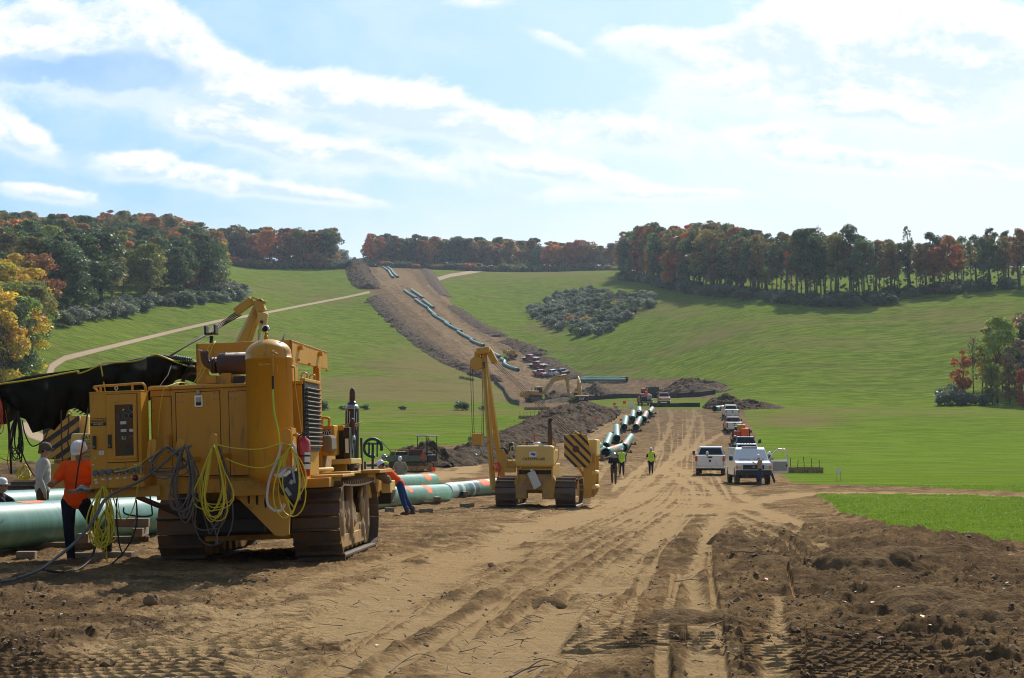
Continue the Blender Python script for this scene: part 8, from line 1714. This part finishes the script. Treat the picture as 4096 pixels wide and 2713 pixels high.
P_('person in orange shirt, blue jeans and stickered hard hat leaning over the pipe', 1632, 2066, 44.2, 92, dict(pel=(0, .24, .90), bel=(0, .38, 1.02), che=(0, .54, 1.16), nek=(0, .66, 1.31), hed=(0, .78, 1.42), look=(0, .85, -.5), sL=(-.19, .60, 1.28), sR=(.19, .60, 1.28), eL=(-.25, .78, 1.03), eR=(.25, .78, 1.03), wL=(-.18, 1.0, .96), wR=(.18, 1.0, .96), hL=(-.1, .24, .88), hR=(.1, .24, .88), kL=(-.13, .16, .48), kR=(.13, .08, .47), aL=(-.14, .02, .1), aR=(.14, -.14, .1)), 'oshirt', 'jeans', hat=('hatw', 'full'), near=True)
P_('person in lime vest and dark hard hat behind the leaning man', 1538, 1950, 64, 120, dict(look=(0, 1, -.35)), 'bluecloth', 'jeans', 1.03, hat=('hatg', 'full'), vest='vest')
P_('person in tan work shirt and white cap standing behind the pipes, head bowed', 1600, 1960, 69, 180, dict(look=(0, .7, -.7), hed=(0, .08, 1.64), eL=(-.33, .02, 1.16), eR=(.33, .02, 1.16), wL=(-.16, .2, .98), wR=(.16, .2, .98), dL=(.6, .5, -.5), dR=(-.6, .5, -.5)), 'tanshirt', 'tanshirt', 1.0, sleeves='long', hat=('hatw', 'soft'))
walk = dict(kL=(-.10, .16, .50), aL=(-.10, .16, .10), kR=(.10, .05, .50), aR=(.11, -.18, .13), eL=(-.27, -.06, 1.16), wL=(-.28, -.02, .91), eR=(.27, .0, 1.16), wR=(.27, .12, .92))
d_ = dict(walk); d_.update(hed=(0, .17, 1.60), nek=(0, .09, 1.47), che=(0, .05, 1.28), look=(0, .6, -.8), eR=(.27, .02, 1.17), wR=(.10, .30, 1.12), dR=(-.6, .6, .1))
P_('person in dark T-shirt and brown trousers walking with head down', 2456, 1945, 87, 172, d_, 'blkshirt', 'olive', 1.02, hat=('hatg', 'full'))
P_('person in lime vest over denim shirt walking behind the dark-shirted one', 2487, 1908, 103, 180, walk, 'bluecloth', 'darkjeans', 1.02, sleeves='long', vest='vest')
w2 = dict(walk); w2.update(kR=(.10, .16, .50), aR=(.10, .14, .10), kL=(-.1, .02, .5), aL=(-.11, -.2, .14))
P_('person in lime vest and black T-shirt walking alone along the wheel tracks', 2604, 1906, 105, 181, w2, 'blkshirt', 'darkjeans', 1.02, hat=('hatw', 'full'), vest='vest')
P_('person in tan hooded jacket and jeans reading something in front of the van', 3041, 1934, 84.2, 75, dict(look=(0, .85, -.5), hed=(0, .10, 1.63), eL=(-.23, .14, 1.18), wL=(-.06, .34, 1.28), dL=(.2, .6, .6), eR=(.23, .14, 1.18), wR=(.06, .34, 1.28), dR=(-.2, .6, .6)), 'tanshirt', 'jeans', .98, sleeves='long', hat=None, hood='hatw')
P_('person in white hard hat standing behind the open van door', 3078, 1922, 88.6, 170, dict(kL=(-.15, .05, .5), aL=(-.28, .0, .1)), 'tanshirt', 'jeans', 1.0, sleeves='long')
hv = dict(STAND)
for k, (sx, sy, rz, mm) in enumerate(((2006, 1441, 150, 'vest'), (2014, 1444, 60, 'vest'), (2022, 1441, 200, 'vest'), (2030, 1448, 250, 'vest'), (2016, 1436, 20, 'vest'))):
    v = hit(sx, sy, dmin=350); person('person in lime vest at the hill pipe, %s of the crew' % ['leftmost', 'second from left', 'fourth from left', 'rightmost', 'rearmost'][k], v, R(rz), dict(che=(0, .12, 1.25), nek=(0, .2, 1.42), hed=(0, .28, 1.54)), mm, 'jeans', scale=1.03, vest='vest', group='crew at the hill pipe')
v = gd(2174, 296); person('person in lime vest standing in the trench before the large excavator', v, R(180), {}, 'vest', 'jeans', vest='vest')
v = hit(1561, 1072, dmin=700); person('person in orange at the top of the hill beside the pipes', v, R(180), {}, 'oshirt', 'jeans')
v = gd(2583, 255); person('person in orange behind the gear-loaded red truck', (v.x, v.y, v.z + .7), R(180), {}, 'oshirt', 'jeans')
print('vehicles people', time.time() - T0)
# ============================================================ ground litter and turf
def stuff(name, m, verts, faces, label, cat=None, smooth=False):
    me = bpy.data.meshes.new(name); n = len(faces); k = faces.shape[1]; me.vertices.add(len(verts)); me.vertices.foreach_set('co', verts.astype(np.float32).ravel()); me.loops.add(n * k); me.loops.foreach_set('vertex_index', faces.astype(np.int32).ravel())
    me.polygons.add(n); me.polygons.foreach_set('loop_start', np.arange(n, dtype=np.int32) * k); me.polygons.foreach_set('use_smooth', np.full(n, smooth)); me.update(calc_edges=True); o = link(name, me, m); return tag(o, label, cat, kind='stuff')
def in_view(n, d0, d1, power=2.0, margin=120):
    d = d0 * (d1 / d0) ** rng.random(n) if power == 0 else (d0 ** power + (d1 ** power - d0 ** power) * rng.random(n)) ** (1 / power)
    sx = rng.uniform(-margin, 4096 + margin, n); return (sx - CXP) / FOC * d, d
def ground_z(x, y): z = H(x, y); F, px, py = field_masks(x, y, z); return z + relief(x, y, F), F, px, py
# clods and stones
def clods(n, d0, d1, s0, s1, name, m, label, keep, flat=.65):
    x, y = in_view(n, d0, d1, 0); z, F, px, py = ground_z(x, y); k = keep(F, x, y, px, py) & (F['soil'] > 3); x, y, z = x[k], y[k], z[k]; n = len(x)
    base = np.array([(1, 0, 0), (-1, 0, 0), (0, 1, 0), (0, -1, 0), (0, 0, 1), (0, 0, -1), (.6, .6, .55), (-.6, .6, .5), (-.6, -.6, .55), (.6, -.6, .5)], float)
    fc = np.array([(4, 0, 6), (4, 6, 2), (4, 2, 7), (4, 7, 1), (4, 1, 8), (4, 8, 3), (4, 3, 9), (4, 9, 0), (0, 2, 6), (2, 1, 7), (1, 3, 8), (3, 0, 9), (5, 2, 0), (5, 1, 2), (5, 3, 1), (5, 0, 3)])
    s = s0 * (s1 / s0) ** (rng.random(n) ** 1.7); V = base[None] * (s[:, None, None] * (0.65 + .7 * rng.random((n, 10, 1)))) * np.array([1, 1, flat]); a = rng.random(n) * 6.283; c, s_ = np.cos(a), np.sin(a)
    X = V[..., 0] * c[:, None] - V[..., 1] * s_[:, None] + x[:, None]; Yv = V[..., 0] * s_[:, None] + V[..., 1] * c[:, None] + y[:, None]; Zv = V[..., 2] + (z - s * .05)[:, None]
    stuff(name, m, np.stack([X, Yv, Zv], -1).reshape(-1, 3), (fc[None] + np.arange(n)[:, None, None] * 10).reshape(-1, 3), label); print(name, n)
M['clod'] = mat('clod_earth', (.27, .18, .10), .95, var=.8, vscale=14, bump=.012, bscale=40, spec=.15); M['stone'] = mat('pale_stone', (.40, .34, .26), .9, var=.5, vscale=8)
clods(19000, 10.5, 48, .007, .034, 'soil_clods', M['clod'], 'small clods of earth strewn over the churned soil', lambda F, x, y, px, py: rng.random(len(x)) < (.08 + .95 * F['rough']) * (1 - .93 * F['track']))
clods(420, 10.5, 34, .035, .075, 'large_soil_clods', M['clod'], 'larger clods scattered on the rough ground', lambda F, x, y, px, py: rng.random(len(x)) < F['rough'] * .9)
clods(1300, 10.5, 45, .008, .026, 'pale_stones', M['stone'], 'small pale stones in the soil', lambda F, x, y, px, py: rng.random(len(x)) < .35, .5)
v = hit(605, 2437); q = MB().ball((0, 0, .05), .075, 12, (1.15, .9, .95)); q.v = [tuple(Vector(p) * (1 + .9 * (fbm(np.array([p[0] * 22.]), np.array([p[1] * 22. + p[2] * 17]), 3, 3)[0] - .5))) for p in q.v]; o = q.build('clod', M['clod'], None); o.location = (v.x, v.y, GH(v.x, v.y) - .01); tag(o, 'rough dark clod lying alone on the left foreground', 'clod')
# twigs
def twigs(n):
    x, y = in_view(n, 10.8, 30, 0); z, F, px, py = ground_z(x, y); k = (F['soil'] > 3) & (rng.random(n) < .75); x, y, z = x[k], y[k], z[k]; mb = MB(); rr = random.Random(5)
    for a, b, c in zip(x, y, z):
        L = rr.uniform(.05, .24); t = rr.uniform(0, 6.28); bend = rr.uniform(-.5, .5); p = [(a, b, c + .012), (a + math.cos(t) * L * .5, b + math.sin(t) * L * .5, c + .02 + rr.random() * .03), (a + math.cos(t + bend) * L, b + math.sin(t + bend) * L, c + .012 + rr.random() * .05)]
        mb.tube(p, rr.uniform(.0025, .0065), 3, False, .002)
    o = mb.build('twigs', mat('dry_twig', (.13, .09, .06), .9, var=.4), None, fix=False); tag(o, 'broken twigs and roots lying on the soil', kind='stuff')
twigs(620)
for i, (x0, y0, x1, y1, r_) in enumerate(((1610, 1462, 1745, 1438, .016), (1178, 1566, 1270, 1550, .018), (960, 1484, 1010, 1475, .012), (1560, 1350, 1640, 1345, .012), (1688, 1297, 1780, 1301, .02), (900, 1560, 960, 1530, .012))):
    a, b = hit(x0 * 1.7305, y0 * 1.7305), hit(x1 * 1.7305, y1 * 1.7305); a.z = GH(a.x, a.y) + .03; b.z = GH(b.x, b.y) + .03; m_ = a.lerp(b, .45) + Vector((0, .05, .02)); mb = MB(); mb.tube(smooth_path([a, m_, b]), r_ * .6, 6, True, r_ * .25); mb.tube(smooth_path([m_, m_ + Vector((.12, .10, .05)), m_ + Vector((.25, .12, .02))]), r_ * .3, 5, True, .003)
    o = mb.build('fallen_branch', M['stake'], None, fix=False); tag(o, ['long forked branch on the churned ground right of the main track', 'curved stick at the bottom centre', 'short straight stick left of the bare track', 'thin branch by the clod ridge', 'pale flattened stick in front of the van', 'dark stick at the bottom, left of the curved one'][i], 'branch')
# fallen leaves and paper scraps
def scraps(n, m, cols, name, label, s0, s1, test):
    x, y = in_view(n, 10.8, 34, 0); z, F, px, py = ground_z(x, y); k = (F['soil'] > 2) & test(px, py); x, y, z = x[k], y[k], z[k]; n = len(x); s = rng.uniform(s0, s1, n); a = rng.random(n) * 6.283
    c, s_ = np.cos(a) * s, np.sin(a) * s; h = s * rng.uniform(.1, .7, n); V = np.stack([np.stack([x - c, y - s_, z + .012], -1), np.stack([x + s_ * .6, y - c * .6, z + .015 + h * .5], -1), np.stack([x + c, y + s_, z + .012 + h], -1), np.stack([x - s_ * .6, y + c * .6, z + .02 + h * .3], -1)], 1)
    stuff(name, m, V.reshape(-1, 3), np.arange(n * 4).reshape(n, 4), label)
scraps(170, mat('fallen_red_leaf', (.5, .06, .02), .6), None, 'fallen_leaves', 'red fallen leaves on the right foreground soil', .02, .04, lambda px, py: rng.random(len(px)) < sstep(2600, 3600, px))
scraps(90, mat('fallen_yellow_leaf', (.55, .36, .03), .6), None, 'fallen_leaves', 'yellow fallen leaves on the right foreground soil', .02, .04, lambda px, py: rng.random(len(px)) < sstep(2600, 3600, px))
scraps(70, M['bag'], None, 'pale_scraps', 'pale scraps and dry leaves on the soil', .012, .032, lambda px, py: rng.random(len(px)) < .7)
# turf: blades where the grass is close enough to read
def turf(n, d0, d1, h0, h1, name, label, w_=.012):
    x, y = in_view(n, d0, d1, 1.0, 60); z, F, px, py = ground_z(x, y); k = (F['soil'] < -.5 + 2.5 * rng.random(n)); x, y, z = x[k], y[k], z[k]; n = len(x); print(name, n)
    nb = 4; X = np.repeat(x, nb) + rng.normal(size=n * nb) * .035; Yb = np.repeat(y, nb) + rng.normal(size=n * nb) * .035; Zb = np.repeat(z, nb) - .01; N_ = n * nb
    tuft = np.repeat(.5 + fbm(x / 1.2, y / 1.2, 7, 3) * 1.0, nb); h = rng.uniform(h0, h1, N_) * tuft; a = rng.random(N_) * 6.283; w2 = w_ * (Yb / 30) * rng.uniform(.6, 1.3, N_); lx, ly_ = rng.normal(size=N_) * h * .45, rng.normal(size=N_) * h * .45
    V = np.stack([np.stack([X - np.cos(a) * w2, Yb - np.sin(a) * w2, Zb], -1), np.stack([X + np.cos(a) * w2, Yb + np.sin(a) * w2, Zb], -1), np.stack([X + lx, Yb + ly_, Zb + h], -1)], 1)
    o = stuff(name, M['blade'], V.reshape(-1, 3), np.arange(N_ * 3).reshape(N_, 3), label); at_ = o.data.attributes.new('tone', 'FLOAT', 'POINT'); at_.data.foreach_set('value', np.repeat(rng.random(N_), 3).astype(np.float32))
def blade_mat():
    m = bpy.data.materials.new('grass_blade'); m.use_nodes = True; t = NT(m.node_tree); t.n.clear(); f = t.node('ShaderNodeAttribute', attribute_name='tone').outputs['Fac']
    c = t.mix(f, (.12, .205, .016), (.23, .33, .042)); c = t.mix(t.ramp(f, .95, .97), c, (.45, .50, .30)); a = t.node('ShaderNodeBsdfDiffuse', {'Color': c}); b = t.node('ShaderNodeBsdfTranslucent', {'Color': c}); x = t.node('ShaderNodeMixShader', {0: .5}); t.l.new(a.outputs[0], x.inputs[1]); t.l.new(b.outputs[0], x.inputs[2]); t.l.new(x.outputs[0], t.node('ShaderNodeOutputMaterial').inputs[0]); return m
M['blade'] = blade_mat()
turf(80000, 24, 85, .018, .05, 'grass_blades', 'short green grass of the near field')
# ============================================================ air
def haze():
    m = bpy.data.materials.new('thin_haze'); m.use_nodes = True; t = NT(m.node_tree); t.n.clear(); v = t.node('ShaderNodeVolumePrincipled', {'Color': (.72, .84, 1.0, 1), 'Density': .00011, 'Anisotropy': .3}); t.l.new(v.outputs[0], t.node('ShaderNodeOutputMaterial').inputs['Volume'])
    q = MB().bb(-3600, 3600, -300, 7300, -3, 155); o = q.build('haze', m, None); tag(o, 'thin blue autumn haze over the valley', kind='stuff'); o.visible_shadow = True
HAZE = True
if HAZE: haze()
print('done', time.time() - T0, len(bpy.data.objects))
# ============================================================ single out look-alike trees by their order along the view
by = {}
for o in scene.objects:
    if o.parent is None and o.get('group') and o.get('label'): by.setdefault(o['label'], []).append(o)
def nth(k): return '%d%s' % (k, 'th' if 10 < k % 100 < 14 else {1: 'st', 2: 'nd', 3: 'rd'}.get(k % 10, 'th'))
for lb, L in by.items():
    if 2 <= len(L) <= 60:
        L.sort(key=lambda o: float(pix(o.matrix_local.translation.x, o.matrix_local.translation.y, o.matrix_local.translation.z)[0]))
        for k, o in enumerate(L):
            w_ = ('leftmost' if k == 0 else 'rightmost' if k == len(L) - 1 else nth(k + 1) + ' from left')
            if len(lb.split()) + len(w_.split()) <= 16: o['label'] = lb + ', ' + w_
